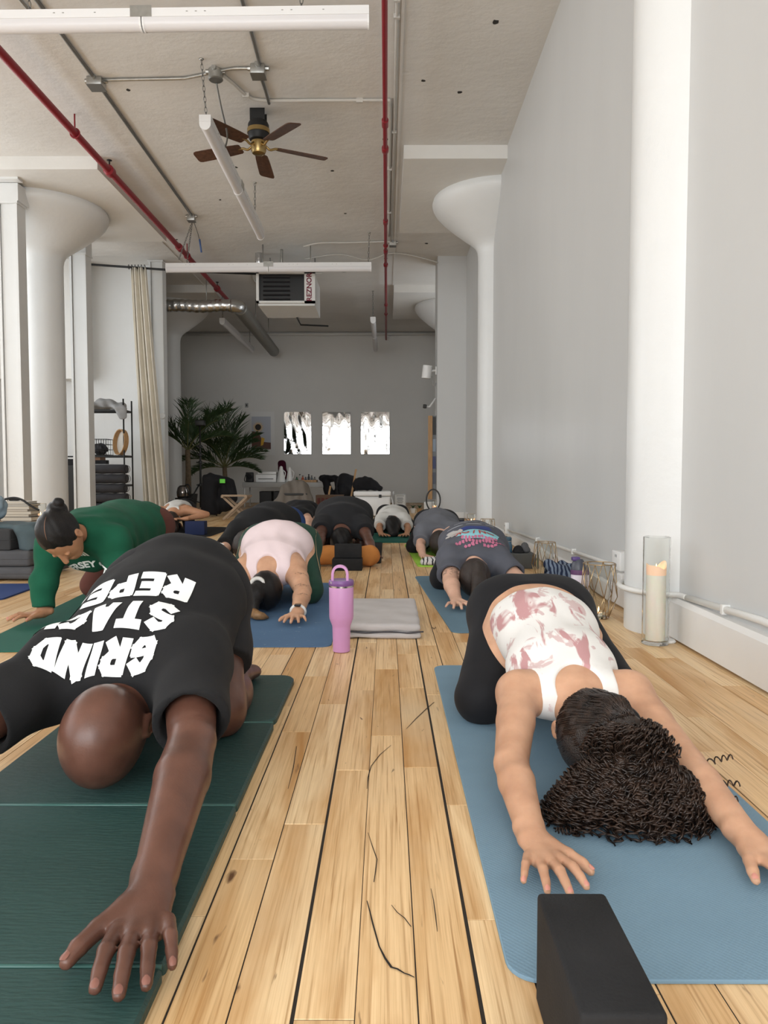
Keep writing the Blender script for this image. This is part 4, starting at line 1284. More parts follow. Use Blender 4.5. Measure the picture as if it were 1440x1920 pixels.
# back print: pale blue panel, red words, pink lines, white cloud, dark blue bar
def blob(cx, cy, rx, ry, n=28, j=.12, seed=1):
    r = random.Random(seed)
    v = [(cx, cy)]; 
    for i in range(n):
        a = 2 * PI * i / n; k = 1 + r.uniform(-j, j)
        v.append((cx + rx * k * math.copysign(abs(math.cos(a)) ** .6, math.cos(a)), cy + ry * k * math.copysign(abs(math.sin(a)) ** .6, math.sin(a))))
    return v, [(0, i + 1, (i + 1) % n + 1) for i in range(n)]
PO = V(.54, 4.58, .36); PX = V(-1, 0, 0); PY = V(0, -1.55, -.15); PD = (0, .35, -1)
lay = [('print_panel', blob(-.02, .0, .125, .062, seed=2), (.28, .62, .70, 1), .002), ('print_bar', blob(-.02, -.085, .10, .022, seed=3), (.03, .05, .20, 1), .002), ('print_cloud', blob(.115, -.045, .048, .05, j=.25, seed=4), (.50, .48, .46, 1), .003),
       ('print_words', text_mesh('ON / OK', .062, .002), (.45, .06, .05, 1), .0035)]
pk = [[], []]
for row, (n, y, w) in enumerate(((11, .052, .11), (15, .078, .15), (9, .102, .10))):
    for i in range(n):
        if row == 2 and 3 < i < 5: continue
        v, f = blob(-.02 - w + 2 * w * (i + .5) / n, y + .006 * math.sin(i), w / n * .85, .011, 8, .3, seed=i + row * 20)
        k = len(pk[0]); pk[0] += v; pk[1] += [tuple(a + k for a in q) for q in f]
lay.append(('print_lines', tuple(pk), (.55, .17, .28, 1), .004))
for nm, (v, f), c, of in lay:
    decal(nm, v, f, PO, PX, PY, PD, tee5, mat(nm.replace('_', ' '), c, .7), tee5, of, .02)
mbv = [[], []]
for i, (x, y, w) in enumerate(((.10, -.13, .05), (.06, -.165, .045), (-.02, -.135, .05), (-.01, -.175, .05), (-.09, -.16, .03), (-.12, -.13, .03), (.13, -.10, .02))):
    v, f = blob(x, y, w, .004, 12, .1, i)
    k = len(mbv[0]); mbv[0] += v; mbv[1] += [tuple(a + k for a in q) for q in f]
decal('print_sponsors', mbv[0], mbv[1], PO, PX, PY, PD, tee5, mat('print pale', (.35, .36, .40, 1), .7), tee5, .002, .02)

def simple_person(label, J, k, rad, skin, top, bottom, hair, h=.010, tank=False, sleeve=.75, hemY=None, hs=1.05, topname='tee_shirt', bottomname='leggings', short=False, hairext=(), waist=None, loose=.016, seed=3, restz=.0065, arm=(.045, .09, 0)):
    p = person(label, (J['pel'][0], (J['pel'][1] + J['wri'][0][1]) / 2, restz))
    B = Body(J, k, rad)
    body = solid('body', B.skin_ops(hs=hs, spread=1.2), h, skin, p)
    fy = J['nek'][1] - J['hed'][1]
    nd = unit(B.J['hed'] - B.J['nek']); nd = unit(V(nd[0], nd[1], nd[2] * .3))
    wd = unit(B.J['pel'] - B.J['chs']); hem = lerp(B.J['pel'], B.J['wst'], 0.0 if waist is None else waist)
    tor = [('u', GR(B.torso(loose) + B.shoulders(loose * .7)), 0), ('i', PL(B.J['nek'] + nd * .03, nd), .006), ('i', PL(hem + wd * .06, wd), .01), ('s', EL(B.J['nek'] + nd * .07 + V(0, 0, .02), (.075, .075, .08)), .01)]
    sl = []
    if tank:
        lv = unit(B.J['sho'][1] - B.J['sho'][0])
        for i, s_ in ((0, -1), (1, 1)):
            tor.append(('s', EL(B.J['sho'][i] + lv * s_ * arm[0] + V(0, arm[2], 0), (arm[1], arm[1] * 1.35, .2)), .006))
    else:
        for i in (0, 1):
            sl += [('u', GR([('u', RC(B.J['sho'][i], lerp(B.J['sho'][i], B.J['elb'][i], sleeve), .082 * k, .072 * k, cutb=True), .02)]), .05)]
    tp = solid(topname, [('u', GR(tor), 0)] + sl + [wrinkle(.004, [(34, 12, 20), (-30, 26, 25), (40, 30, -10)], seed)], h, top, p)
    lg = [('u', GR(B.torso(.007)[:1] + [('i', PL(lerp(B.J['pel'], B.J['wst'], .35), -wd), .006)]), 0)] + B.glutes(.007)
    for i in (0, 1):
        lg += B.thigh(i, .02, .7, True) if short else B.thigh(i, .007) + B.shin(i, .007)
    solid(bottomname, lg, h * 1.1, bottom, p)
    if hair is not None:
        H = B.J['hed']; hk = J.get('hk', k); u = unit(J['crn']); f_ = unit(V(*J['fac']) - u * (V(*J['fac']) @ u)); l_ = np.cross(u, f_)
        solid('hair', [('u', EL(H + u * .014 * hk - f_ * .012 * hk, (.089 * hk, .109 * hk, .110 * hk), [l_, f_, u]), .01), ('s', EL(H + f_ * .13 * hk - u * .04 * hk, (.10 * hk, .075 * hk, .13 * hk), [l_, f_, u]), .02), ('i', PL(H - u * .085 * hk - f_ * .02, -u + f_ * .2), .02)]
              + [('u', e, .03) for e in hairext] + [wrinkle(.003, [(150, 30, 60), (110, -40, 90)], 6)], h * .8, hair, p)
    return p, B, tp, body

# --- grey tee on the lime mat
simple_person('person in a plain grey tee reaching over the lime green mat',
    dict(pel=(.47, 7.05, .262), wst=(.465, 6.86, .25), chs=(.46, 6.62, .22), nek=(.45, 6.45, .18), hed=(.45, 6.32, .125), crn=(0, -.9, -.3), fac=(0, .35, -.92),
         sho=[(.325, 6.50, .21), (.60, 6.50, .21)], elb=[(.285, 6.32, .11), (.66, 6.3, .11)], wri=[(.30, 6.13, .042), (.66, 6.08, .042)], hd=[(.25, -1, -.05), (0, -1, -.05)],
         hip=[(.37, 7.03, .245), (.57, 7.03, .245)], kne=[(.245, 6.68, .07), (.66, 6.68, .07)], ank=[(.40, 7.2, .05), (.54, 7.2, .05)], toe=[(.40, 7.3, .03), (.54, 7.3, .03)]),
    1.02, dict(pel=.118, wst=.105, chs=.11, cw=1.45, pw=1.45), M_skin_light, M_greytee2, M_black2, M_hairb, .0085, restz=.0125)
# --- white tee, far green mat
pp, B7, tee7, _ = simple_person('person in a white tee with long black hair on the far green mat',
    dict(pel=(.075, 9.28, .22), wst=(.075, 9.1, .21), chs=(.075, 8.87, .19), nek=(.075, 8.70, .165), hed=(.075, 8.55, .12), crn=(0, -.9, -.3), fac=(0, .35, -.92),
         sho=[(-.055, 8.74, .18), (.205, 8.74, .18)], elb=[(-.085, 8.52, .10), (.245, 8.52, .10)], wri=[(-.06, 8.33, .042), (.225, 8.33, .042)], hd=[(.25, -1, -.05), (-.2, -1, -.05)],
         hip=[(-.02, 9.26, .21), (.17, 9.26, .21)], kne=[(-.15, 8.95, .07), (.30, 8.95, .07)], ank=[(.0, 9.45, .05), (.15, 9.45, .05)], toe=[(.0, 9.55, .03), (.15, 9.55, .03)]),
    0.98, dict(pel=.098, wst=.095, chs=.10, cw=1.4, pw=1.5), M_skin_olive, M_whitetee, M_black2, M_hair, .009, restz=.0125,
    hairext=[RC((.075, 8.5, .15), (.075, 8.38, .04), .075, .06), RC((.05, 8.62, .19), (.07, 8.5, .15), .05, .07)])
v2, f2 = [], []
for i in range(10):
    v, f = blob(-.09 + i * .0205, .004 * math.sin(i * 2), .008, .008 + .003 * (i % 3), 6, .2, i); k = len(v2); v2 += v; f2 += [tuple(a + k for a in q) for q in f]
decal('print_line', v2, f2, V(.075, 8.93, .33), V(-1, 0, 0), V(0, -1, 0), (0, .3, -1), tee7, mat('grey print', (.12, .12, .12, 1), .7), tee7, .003, .03)
v, f = blob(.09, .0, .05, .012, 12, .2, 2)
decal('print_swash', v, f, V(.04, 8.92, .33), V(1, 0, 0), V(0, -1, 0), (0, .3, -1), tee7, mat('lime print', (.30, .42, .05, 1), .7), tee7, .0028, .03) if False else decal('print_swash', v, f, V(.075, 8.94, .33), V(-1, 0, 0), V(0, -1, 0), (0, .3, -1), tee7, mat('lime print', (.30, .42, .05, 1), .7), tee7, .0028, .03)
# --- large man in dark clothes behind the orange bolster
simple_person('person in a dark tee and dark shorts bowing behind the orange bolster',
    dict(pel=(-.40, 7.15, .34), wst=(-.40, 6.95, .335), chs=(-.395, 6.68, .29), nek=(-.39, 6.48, .22), hed=(-.39, 6.40, .145), crn=(0, -.7, -.6), fac=(0, .4, -.9), hk=1.08,
         sho=[(-.565, 6.55, .26), (-.215, 6.55, .26)], elb=[(-.555, 6.30, .19), (-.160, 6.30, .17)], wri=[(-.56, 6.08, .075), (-.105, 6.10, .05)], hd=[(-.6, -.9, -.05), (.12, -1, -.05)],
         hip=[(-.53, 7.13, .32), (-.27, 7.13, .32)], kne=[(-.62, 6.85, .08), (-.19, 6.85, .08)], ank=[(-.5, 7.4, .06), (-.3, 7.4, .06)], toe=[(-.5, 7.5, .04), (-.3, 7.5, .04)]),
    1.12, dict(pel=.128, wst=.125, chs=.125, cw=1.55, pw=1.6, thi=.10), M_skin_dark, M_charcoal, M_charcoal, M_hair, .009, bottomname='shorts', short=True, sleeve=.5, hs=1.1)
# --- black tee over blue shorts, half hidden
pp, B9, tee9, _ = simple_person('person in a black tee and blue shorts half hidden behind the pink tank',
    dict(pel=(-.88, 6.20, .32), wst=(-.93, 6.02, .33), chs=(-.99, 5.80, .30), nek=(-1.02, 5.62, .25), hed=(-1.03, 5.49, .19), crn=(-.3, -.8, -.45), fac=(0, .4, -.9),
         sho=[(-1.135, 5.70, .28), (-.87, 5.60, .27)], elb=[(-1.195, 5.42, .16), (-.84, 5.40, .14)], wri=[(-1.15, 5.22, .045), (-.80, 5.18, .045)], hd=[(.2, -1, -.05), (.2, -1, -.05)],
         hip=[(-.98, 6.20, .3), (-.80, 6.15, .3)], kne=[(-1.05, 5.92, .07), (-.74, 5.88, .07)], ank=[(-.93, 6.42, .05), (-.78, 6.40, .05)], toe=[(-.92, 6.52, .03), (-.77, 6.50, .03)]),
    1.06, dict(pel=.12, wst=.125, chs=.125, cw=1.45, pw=1.35), M_skin_light, M_black, M_blueshort, M_hairb, .0085, bottomname='shorts', short=True, sleeve=.82)
wr = lerp(B9.J['sho'][0], B9.J['elb'][0], .78)
obj('sleeve_stripe', MB().bar(wr + V(-.06, -.055, .035), wr + V(.0, -.075, .02), .006, .004, (0, -1, 0)), M_print, tee9)
# --- black crop top, far, bare lower back
simple_person('person in a black crop top with a bare lower back before the draped coat',
    dict(pel=(-.96, 8.35, .30), wst=(-.96, 8.15, .30), chs=(-.96, 7.9, .24), nek=(-.96, 7.73, .19), hed=(-.96, 7.6, .13), crn=(0, -.9, -.3), fac=(0, .35, -.92),
         sho=[(-1.095, 7.78, .22), (-.825, 7.78, .22)], elb=[(-1.135, 7.56, .12), (-.80, 7.56, .12)], wri=[(-1.08, 7.33, .042), (-.85, 7.33, .042)], hd=[(0, -1, -.05), (0, -1, -.05)],
         hip=[(-1.06, 8.33, .28), (-.86, 8.33, .28)], kne=[(-1.165, 8.0, .07), (-.755, 8.0, .07)], ank=[(-1.035, 8.55, .05), (-.885, 8.55, .05)], toe=[(-1.035, 8.65, .03), (-.885, 8.65, .03)]),
    1.0, dict(pel=.12, wst=.105, chs=.105, cw=1.4, pw=1.4), M_skin_light, M_black2, M_black2, M_hairb, .009, tank=True, topname='crop_top', waist=1.05, loose=.008)
# --- white racerback, far left, arms folded on a blue block
simple_person('person in a white racerback tank with brown curls leaning on a blue block',
    dict(pel=(-2.62, 9.45, .265), wst=(-2.6, 9.27, .265), chs=(-2.56, 9.05, .26), nek=(-2.54, 8.88, .255), hed=(-2.53, 8.76, .17), crn=(-.1, -.75, -.55), fac=(0, .5, -.85),
         sho=[(-2.70, 8.92, .27), (-2.39, 8.92, .285)], elb=[(-2.78, 8.74, .17), (-2.14, 8.86, .235)], wri=[(-2.6, 8.66, .185), (-2.36, 8.72, .19)], hd=[(.9, -.3, 0), (-.95, -.1, 0)],
         hip=[(-2.71, 9.45, .25), (-2.53, 9.45, .25)], kne=[(-2.82, 9.12, .07), (-2.42, 9.12, .07)], ank=[(-2.7, 9.65, .05), (-2.55, 9.65, .05)], toe=[(-2.7, 9.75, .03), (-2.55, 9.75, .03)]),
    1.0, dict(pel=.115, wst=.10, chs=.105, cw=1.4, pw=1.4), M_skin_olive, M_whitetee, M_black2, M_hairb, .009, tank=True, topname='racerback_tank', loose=.009, arm=(.03, .125, .03),
    hairext=[EL((-2.56, 8.68, .12), (.11, .07, .10)), EL((-2.64, 8.68, .11), (.09, .06, .085)), EL((-2.5, 8.67, .08), (.08, .06, .07))])
# ------------------------------------------------------------------ mats and things on the floor
def rrect(x0, x1, y0, y1, r, n=6, rot=0.0, c=None):
    pts = []
    for cx, cy, a0 in ((x1 - r, y1 - r, 0), (x0 + r, y1 - r, 90), (x0 + r, y0 + r, 180), (x1 - r, y0 + r, 270)):
        for i in range(n + 1):
            a = math.radians(a0 + 90 * i / n)
            pts.append((cx + r * math.cos(a), cy + r * math.sin(a)))
    if rot:
        c = c or ((x0 + x1) / 2, (y0 + y1) / 2)
        ca, sa = math.cos(rot), math.sin(rot)
        pts = [(c[0] + (x - c[0]) * ca - (y - c[1]) * sa, c[1] + (x - c[0]) * sa + (y - c[1]) * ca) for x, y in pts]
    return pts

def slab(mb, pts, z0, z1, e=0.0015):
    """flat slab with softened edges"""
    n = len(pts)
    c = np.mean(pts, 0)
    def ins(d): 
        out = []
        for i in range(n):
            p = np.array(pts[i]); a = np.array(pts[i - 1]); b = np.array(pts[(i + 1) % n])
            t = unit(np.append(b - a, 0))[:2]; nn = V(-t[1], t[0])
            out.append(p + nn * d)
        return out
    rings = [(pts, z0), (pts, z1 - e), (ins(e), z1)]
    vs = [(p[0], p[1], z) for r, z in rings for p in r]
    fs = [tuple(range(n))[::-1], tuple(2 * n + i for i in range(n))]
    for k in range(2):
        fs += [(k * n + i, k * n + (i + 1) % n, (k + 1) * n + (i + 1) % n, (k + 1) * n + i) for i in range(n)]
    return mb.add(vs, fs)

def mat_texture(name, col, scale=0, scuff=0.0, rough=.75):
    m = mat(name, col, rough, var=.05, vscale=5, spec=.3)
    nt = m.node_tree; N = nt.nodes; L = nt.links; bs = N['Principled BSDF']
    g = N.new('ShaderNodeNewGeometry')
    if scale:
        mp = N.new('ShaderNodeMapping'); mp.inputs['Rotation'].default_value = (0, 0, .785); mp.inputs['Scale'].default_value = (scale, scale, scale)
        L.new(g.outputs['Position'], mp.inputs['Vector'])
        vo = N.new('ShaderNodeTexVoronoi'); vo.inputs['Scale'].default_value = 1; vo.inputs['Randomness'].default_value = 0.0
        L.new(mp.outputs[0], vo.inputs['Vector'])
        bp = N.new('ShaderNodeBump'); bp.inputs['Strength'].default_value = .55; bp.inputs['Distance'].default_value = .0015
        L.new(vo.outputs['Distance'], bp.inputs['Height']); L.new(bp.outputs[0], bs.inputs['Normal'])
    if scuff:
        n = N.new('ShaderNodeTexNoise'); n.inputs['Scale'].default_value = 28; n.inputs['Detail'].default_value = 6; n.inputs['Roughness'].default_value = .75
        L.new(g.outputs['Position'], n.inputs['Vector'])
        r = N.new('ShaderNodeValToRGB'); r.color_ramp.elements[0].position = .63; r.color_ramp.elements[1].position = .72
        L.new(n.outputs['Fac'], r.inputs[0])
        src = bs.inputs['Base Color'].links[0].from_socket
        x = N.new('ShaderNodeMix'); x.data_type = 'RGBA'; L.new(src, x.inputs[6]); x.inputs[7].default_value = (.42, .52, .60, 1)
        ml = N.new('ShaderNodeMath'); ml.operation = 'MULTIPLY'; ml.inputs[1].default_value = scuff; L.new(r.outputs[0], ml.inputs[0])
        L.new(ml.outputs[0], x.inputs['Factor']); L.new(x.outputs[2], bs.inputs['Base Color'])
    return m

def yoga_mat(label, col, x0, x1, y0, y1, rot=0.0, th=.006, r=.045, scale=0, scuff=0.0, c=None):
    mb = MB()
    slab(mb, rrect(x0, x1, y0, y1, r, 6, rot, c), 0.0005, th)
    o = obj('yoga_mat', mb, mat_texture('mat ' + label[:20], col, scale, scuff), None)
    return tag(o, label, 'yoga mat', 'yoga mats on the floor')
yoga_mat('blue ribbed yoga mat under the curly-haired person', (.185, .295, .385, 1), .175, .785, 1.02, 2.755, scale=150)
yoga_mat('slate blue scuffed yoga mat beside the lilac tumbler', (.085, .165, .290, 1), -.86, -.24, 3.06, 4.86, rot=.01, scuff=.7)
yoga_mat('dark green yoga mat under the person in the green sweatshirt', (.018, .105, .075, 1), -1.77, -1.14, 2.98, 4.80, rot=.07)
mb5 = yoga_mat('dusty blue yoga mat under the slate grey printed tee', (.125, .215, .285, 1), .245, .855, 3.35, 5.2, rot=.054)
yoga_mat('lime green yoga mat under the plain grey tee', (.33, .60, .07, 1), .21, .81, 5.74, 7.5, rot=.035, th=.012)
yoga_mat('teal green yoga mat under the far white tee', (.008, .10, .075, 1), -.16, .44, 7.74, 9.6, th=.012)
yoga_mat('black yoga mat under the person in dark clothes', (.014, .014, .015, 1), -.66, -.045, 5.95, 7.75)
yoga_mat('black yoga mat under the white racerback person', (.012, .012, .013, 1), -2.98, -2.02, 8.3, 10.0, r=.3)
yoga_mat('royal blue mat at the left edge in front of the grey cushions', (.030, .060, .19, 1), -4.2, -2.2, 4.15, 4.75, rot=.05, th=.01)

# folding exercise mat: hinged panels
g1 = thing('folding_mat', 'dark green folding exercise mat with stitched panel seams, front left', 'exercise mat', (-.616, 1.5, 0))
M_fold = mat('dark green vinyl', (.026, .066, .060, 1), .5, var=.12, vscale=3, bump=.25, bscale=120, stretch=(.25, 1.5, 1), spec=.4)
ys = [2.575, 2.075, 1.548, 1.030, .50]
for a, b in zip(ys[1:], ys[:-1]):
    mb = MB()
    pts = rrect(-.915, -.318, a + .003, b - .003, .05 if b > 2.5 else .008, 5)
    slab(mb, pts, .0005, .019, .005)
    obj('panel', mb, M_fold, g1)
    mb = MB(); mb.tube([(-.912, a, .0165), (-.321, a, .0165)], .0042, 6)
    obj('seam', mb, mat('seam piping', (.045, .125, .11, 1), .4), g1, True)

# blocks
M_foam = mat('black foam', (.020, .020, .021, 1), .8, var=.2, vscale=12, bump=.15, bscale=220, spec=.25)
def block(label, x0, x1, y0, y1, z0, z1, m=None, rot=0.0):
    o = obj('yoga_block', MB().rbox(x0, x1, y0, y1, z0, z1, .006, 3, rot), m or M_foam, smooth=35)
    return tag(o, label, 'yoga block', 'foam yoga blocks')
block('large black foam block at the bottom edge before the blue ribbed mat', .204, .297, .757, .988, .0005, .152)
block('black foam block lying flat before the orange bolster, lower of two', -.405, -.182, 5.50, 5.64, .0005, .088)
block('black foam block on top of another before the orange bolster', -.39, -.188, 5.55, 5.65, .0885, .19)
block('dark blue foam block the white racerback person leans on', -2.35, -2.12, 8.66, 8.80, .006, .165, mat('dark blue foam', (.007, .016, .065, 1), .8, bump=.1, bscale=200))
gb = mat('grey foam', (.085, .088, .085, 1), .8, var=.08, bump=.1, bscale=200)
block('grey foam block on the floor by the right wall under the blue bottle', .90, 1.13, 5.62, 5.86, .0005, .112, gb)
block('dark grey foam block by the right wall behind the grey printed tee', .86, 1.10, 6.55, 6.80, .0005, .15, mat('dark grey foam', (.05, .05, .052, 1), .8))

# orange bolster
ob = [('u', RC((-.55, 5.79, .085), (-.13, 5.77, .085), .075, .075), .03), ('u', EL((-.56, 5.78, .08), (.05, .07, .07)), .03), ('u', EL((-.12, 5.76, .08), (.05, .07, .075)), .03), ('i', PL((0, 0, .006), (0, 0, -1)), .01), wrinkle(.008, [(30, 20, 20), (18, 40, 30)], 4)]
tag(solid('bolster', ob, .009, cloth('orange terry', (.50, .20, .055, 1), .4, .12), smoothit=1), 'orange cloth bolster behind the two black foam blocks', 'bolster')

# tumbler
t = thing('tumbler', 'lilac insulated tumbler with a purple lid and carry handle', 'tumbler', (-.183, 2.99, 0))
M_lil = mat('lilac powder coat', (.60, .30, .56, 1), .42, var=.03, bump=.05, bscale=400)
M_pur = mat('purple plastic', (.20, .085, .27, 1), .35)
M_steel = mat('brushed steel', (.62, .62, .62, 1), .25, 1.0)
c = (-.183, 2.99)
obj('cup', MB().lathe([(.002, .001), (.030, .001), (.0345, .004), (.0365, .10), (.0375, .108), (.0475, .135), (.049, .145), (.0495, .262), (.048, .266), (.002, .266)], c, 40), M_lil, t, 40)
obj('rim_ring', MB().lathe([(.046, .264), (.0492, .265), (.0492, .272), (.046, .273)], c, 40), M_steel, t, 40)
lid = obj('lid', MB().lathe([(.002, .271), (.049, .271), (.0505, .274), (.0505, .288), (.047, .293), (.002, .291)], c, 40), M_pur, t, 40)
hp = []
for i in range(17):
    a = PI * i / 16
    hp.append((-.183 + .030 * -math.cos(a) * (1.0 if True else 1) - .004, 2.975, .288 + .062 * math.sin(a) ** .42))
mb = MB()
ring = []
for (x, y, z), (x2, y2, z2) in zip(hp, hp[1:] + [hp[-1]]):
    pass
for i, p in enumerate(hp):
    q = np.array(hp[min(i + 1, 16)]) - np.array(hp[max(i - 1, 0)]); tt = unit(q); nn = np.cross(tt, V(0, 1, 0))
    for sx, sy in ((-1, -1), (1, -1), (1, 1), (-1, 1)):
        ring.append(np.array(p) + nn * .005 * sx + V(0, 1, 0) * .012 * sy)
mb.add(ring, [(4 * i + k, 4 * i + (k + 1) % 4, 4 * i + 4 + (k + 1) % 4, 4 * i + 4 + k) for i in range(16) for k in range(4)] + [(0, 1, 2, 3), (64, 65, 66, 67)])
obj('handle', mb, M_lil, t, 40)
for s_ in (-1, 1):
    obj('handle_bolt', MB().lathe([(.001, -.004), (.006, -.004), (.006, .004), (.001, .004)], (0, 0), 12, ax=(0, -1, 0), org=(-.187 + s_ * .031, 2.960, .285)), M_steel, t, 40)

# folded grey blanket
t = thing('folded_towel', 'light grey folded blanket lying beside the lilac tumbler', 'blanket', (-.02, 3.55, 0))
M_tow = cloth('pale grey fleece', (.50, .475, .47, 1), .5, .06, .95)
for i, (z0, z1, dx, dy) in enumerate(((.0015, .030, 0, 0), (.031, .064, .006, .012))):
    ops = [('u', EL((0, 0, 0), (.001,) * 3), 0)] and []
    x0, x1, y0, y1 = -.205 + dx, .155 - dx * .5, 3.21 + dy, 3.93 - dy
    r = (z1 - z0) / 2
    zc = (z0 + z1) / 2
    for j in range(5):
        xx = x0 + r + (x1 - x0 - 2 * r) * j / 4
        ops.append(('u', RC((xx, y0 + r, zc), (xx + .01, y1 - r, zc), r, r, (1, 0, 0), 4.5), .03))
    ops += [('i', PL((0, 0, z1), (0, 0, 1)), .012), ('i', PL((0, 0, z0), (0, 0, -1)), .002), ('i', PL((x1, 0, 0), (1, 0, 0)), .02), ('i', PL((x0, 0, 0), (-1, 0, 0)), .02), ('i', PL((0, y0, 0), (0, -1, 0)), .02), wrinkle(.0028, [(25, 8, 0), (12, 30, 10), (40, 20, 60)], i)]
    obj_ = solid('fold', ops, .007, M_tow, t)
mb = MB(); mb.tube([(-.2 + .36 * i / 20, 3.213 + .004 * math.sin(i), .031 + .0025 * math.sin(i * .7)) for i in range(21)], .0035, 6)
obj('hem_stitching', mb, mat('dark stitching', (.06, .06, .07, 1), .8), t, True)
# patterned towel on the lime mat
tw = [('u', RC((.29, 5.80, .03), (.50, 5.78, .03), .028, .028, (0, 1, 0), 2.6), .02), ('u', RC((.31, 5.78, .055), (.45, 5.80, .055), .02, .02, (0, 1, 0), 2.2), .02), ('i', PL((0, 0, .0125), (0, 0, -1)), .002), wrinkle(.006, [(40, 30, 20), (30, -50, 40)], 3)]
mz = cloth('white towel black streaks', (.62, .61, .60, 1), .3, .02)
_nt = mz.node_tree
_w = _nt.nodes.new('ShaderNodeTexWave'); _w.inputs['Scale'].default_value = 9; _w.inputs['Distortion'].default_value = 9; _w.inputs['Detail'].default_value = 2
_g = _nt.nodes.new('ShaderNodeNewGeometry'); _nt.links.new(_g.outputs['Position'], _w.inputs['Vector'])
_r = _nt.nodes.new('ShaderNodeValToRGB'); _r.color_ramp.elements[0].position = .12; _r.color_ramp.elements[1].position = .22
_r.color_ramp.elements[0].color = (.03, .03, .035, 1); _r.color_ramp.elements[1].color = (.64, .63, .62, 1)
_nt.links.new(_w.outputs['Fac'], _r.inputs[0]); _nt.links.new(_r.outputs[0], _nt.nodes['Principled BSDF'].inputs['Base Color'])
tag(solid('hand_towel', tw, .006, mz), 'white towel with black streaks crumpled on the lime green mat', 'towel')
# ------------------------------------------------------------------ right wall side
M_glass = mat('clear glass', (.93, .94, .93, 1), .03, trans=1.0, ior=1.12, spec=.5)
M_wax = mat('ivory wax', (.86, .80, .70, 1), .45, sss=.4)
M_glow = mat('glowing wax rim', (.92, .68, .50, 1), .5, sss=.3, emit=(1.0, .50, .22, 1), estr=.15)
M_flame = mat('candle flame', (1, .7, .3, 1), .5, emit=(1.0, .62, .25, 1), estr=9.0)
def glass_candle(label, x, y, r, h, rw, hw, flame=True, wavy=.012):
    t = thing('pillar_candle', label, 'candle', (x, y, 0), 'pillar candles in glass cylinders')
    th = .004
    obj('glass_cylinder', MB().lathe([(.001, .0015), (r - .004, .0015), (r, .004), (r, h - .002), (r - th / 2, h), (r - th, h - .002), (r - th, .018), (.001, .016)], (x, y), 36, caps=False), M_glass, t, 40)
    mb = MB(); n = 28; vs = []
    prof = [(rw * .98, .019), (rw, .03), (rw, hw * .88)]
    for pr_, pz in prof:
        vs += [(x + pr_ * math.cos(2 * PI * k / n), y + pr_ * math.sin(2 * PI * k / n), pz) for k in range(n)]
    mb.add(vs, [(i * n + k, i * n + (k + 1) % n, (i + 1) * n + (k + 1) % n, (i + 1) * n + k) for i in range(2) for k in range(n)] + [tuple(range(n))[::-1]])
    wax = obj('wax_body', mb, M_wax, t, 60)
    mb = MB(); vs = []
    for k in range(n):
        a = 2 * PI * k / n
        top = hw + wavy * (math.sin(a * 2 + 1) + .6 * math.sin(a * 3 + .3)); rr = rw * (1.0 + .10 * math.sin(a * 2 + .8))
        vs += [(x + rw * math.cos(a), y + rw * math.sin(a), hw * .88), (x + rr * math.cos(a), y + rr * math.sin(a), top), (x + rr * .82 * math.cos(a), y + rr * .82 * math.sin(a), top - .004), (x + rw * .7 * math.cos(a), y + rw * .7 * math.sin(a), hw * .9)]
    mb.add(vs, [(4 * k + j, 4 * ((k + 1) % n) + j, 4 * ((k + 1) % n) + j + 1, 4 * k + j + 1) for k in range(n) for j in range(3)] + [tuple(4 * k + 3 for k in range(n))])
    obj('melted_rim', mb, M_glow, t, 60)
    if flame:
        mb = MB(); fx, fz = x, hw * .91
        mb.lathe([(.0008, fz), (.0045, fz + .008), (.0055, fz + .014), (.003, fz + .026), (.0004, fz + .036)], (fx, y), 10)
        obj('flame', mb, M_flame, t, True)
    return t
glass_candle('tall ivory candle in a glass cylinder by the nearest right column', 1.135, 3.13, .055, .455, .040, .335)
glass_candle('candle in a glass cylinder behind the slate grey printed tee', .886, 7.8, .045, .30, .037, .235, wavy=.015)
glass_candle('small lit candle in glass at the foot of the white pilaster', .735, 11.5, .04, .30, .03, .22, wavy=.01)
glass_candle('lit candle in glass beside the left white post', -3.72, 8.0, .06, .40, .048, .30, wavy=.02)

M_gold = mat('brass wire', (.50, .36, .20, 1), .3, 1.0)
def lantern(label, x, y, h, rt, rm, rb, seed=0, glow=True):
    t = thing('wire_lantern', label, 'lantern', (x, y, 0), 'geometric wire lanterns')
    n = 6
    def ring(r, z, ph=0): return [V(x + r * math.cos(2 * PI * (k + ph) / n), y + r * math.sin(2 * PI * (k + ph) / n), z) for k in range(n)]
    top, mid, bot = ring(rt, h), ring(rm, h * .42, .5), ring(rb, .004)
    mb = MB()
    mb.tube([V(x + rt * math.cos(a), y + rt * math.sin(a), h) for a in np.linspace(0, 2 * PI, 29)[:-1]], .0024, 5, closed=True)
    obj('top_ring', mb, M_gold, t, True)
    mb = MB()
    for k in range(n):
        for a, b in ((top[k], mid[k]), (top[(k + 1) % n], mid[k]), (mid[k], bot[k]), (mid[k], bot[(k + 1) % n]), (bot[k], bot[(k + 1) % n])): mb.tube([a, b], .0021, 5)
    obj('wire_frame', mb, M_gold, t, True)
    obj('glass_cup', MB().lathe([(.001, .006), (rb * .95, .006), (rt * .8, h * .95), (rt * .76, h * .95), (rb * .9, .012), (.001, .012)], (x, y), 24, caps=False), M_glass, t, 40)
    if glow:
        w = obj('tea_light', MB().lathe([(.001, .013), (.019, .013), (.019, .03), (.001, .028)], (x, y), 16), M_wax, t, 40)
        obj('flame', MB().lathe([(.0008, .03), (.0045, .038), (.003, .05), (.0004, .06)], (x, y), 8), M_flame, w, True)
lantern('brass wire lantern on the floor by the wall socket', 1.055, 3.69, .275, .078, .09, .05)
lantern('brass wire lantern on the floor behind the blue patterned towel', 1.06, 4.98, .262, .068, .092, .055)
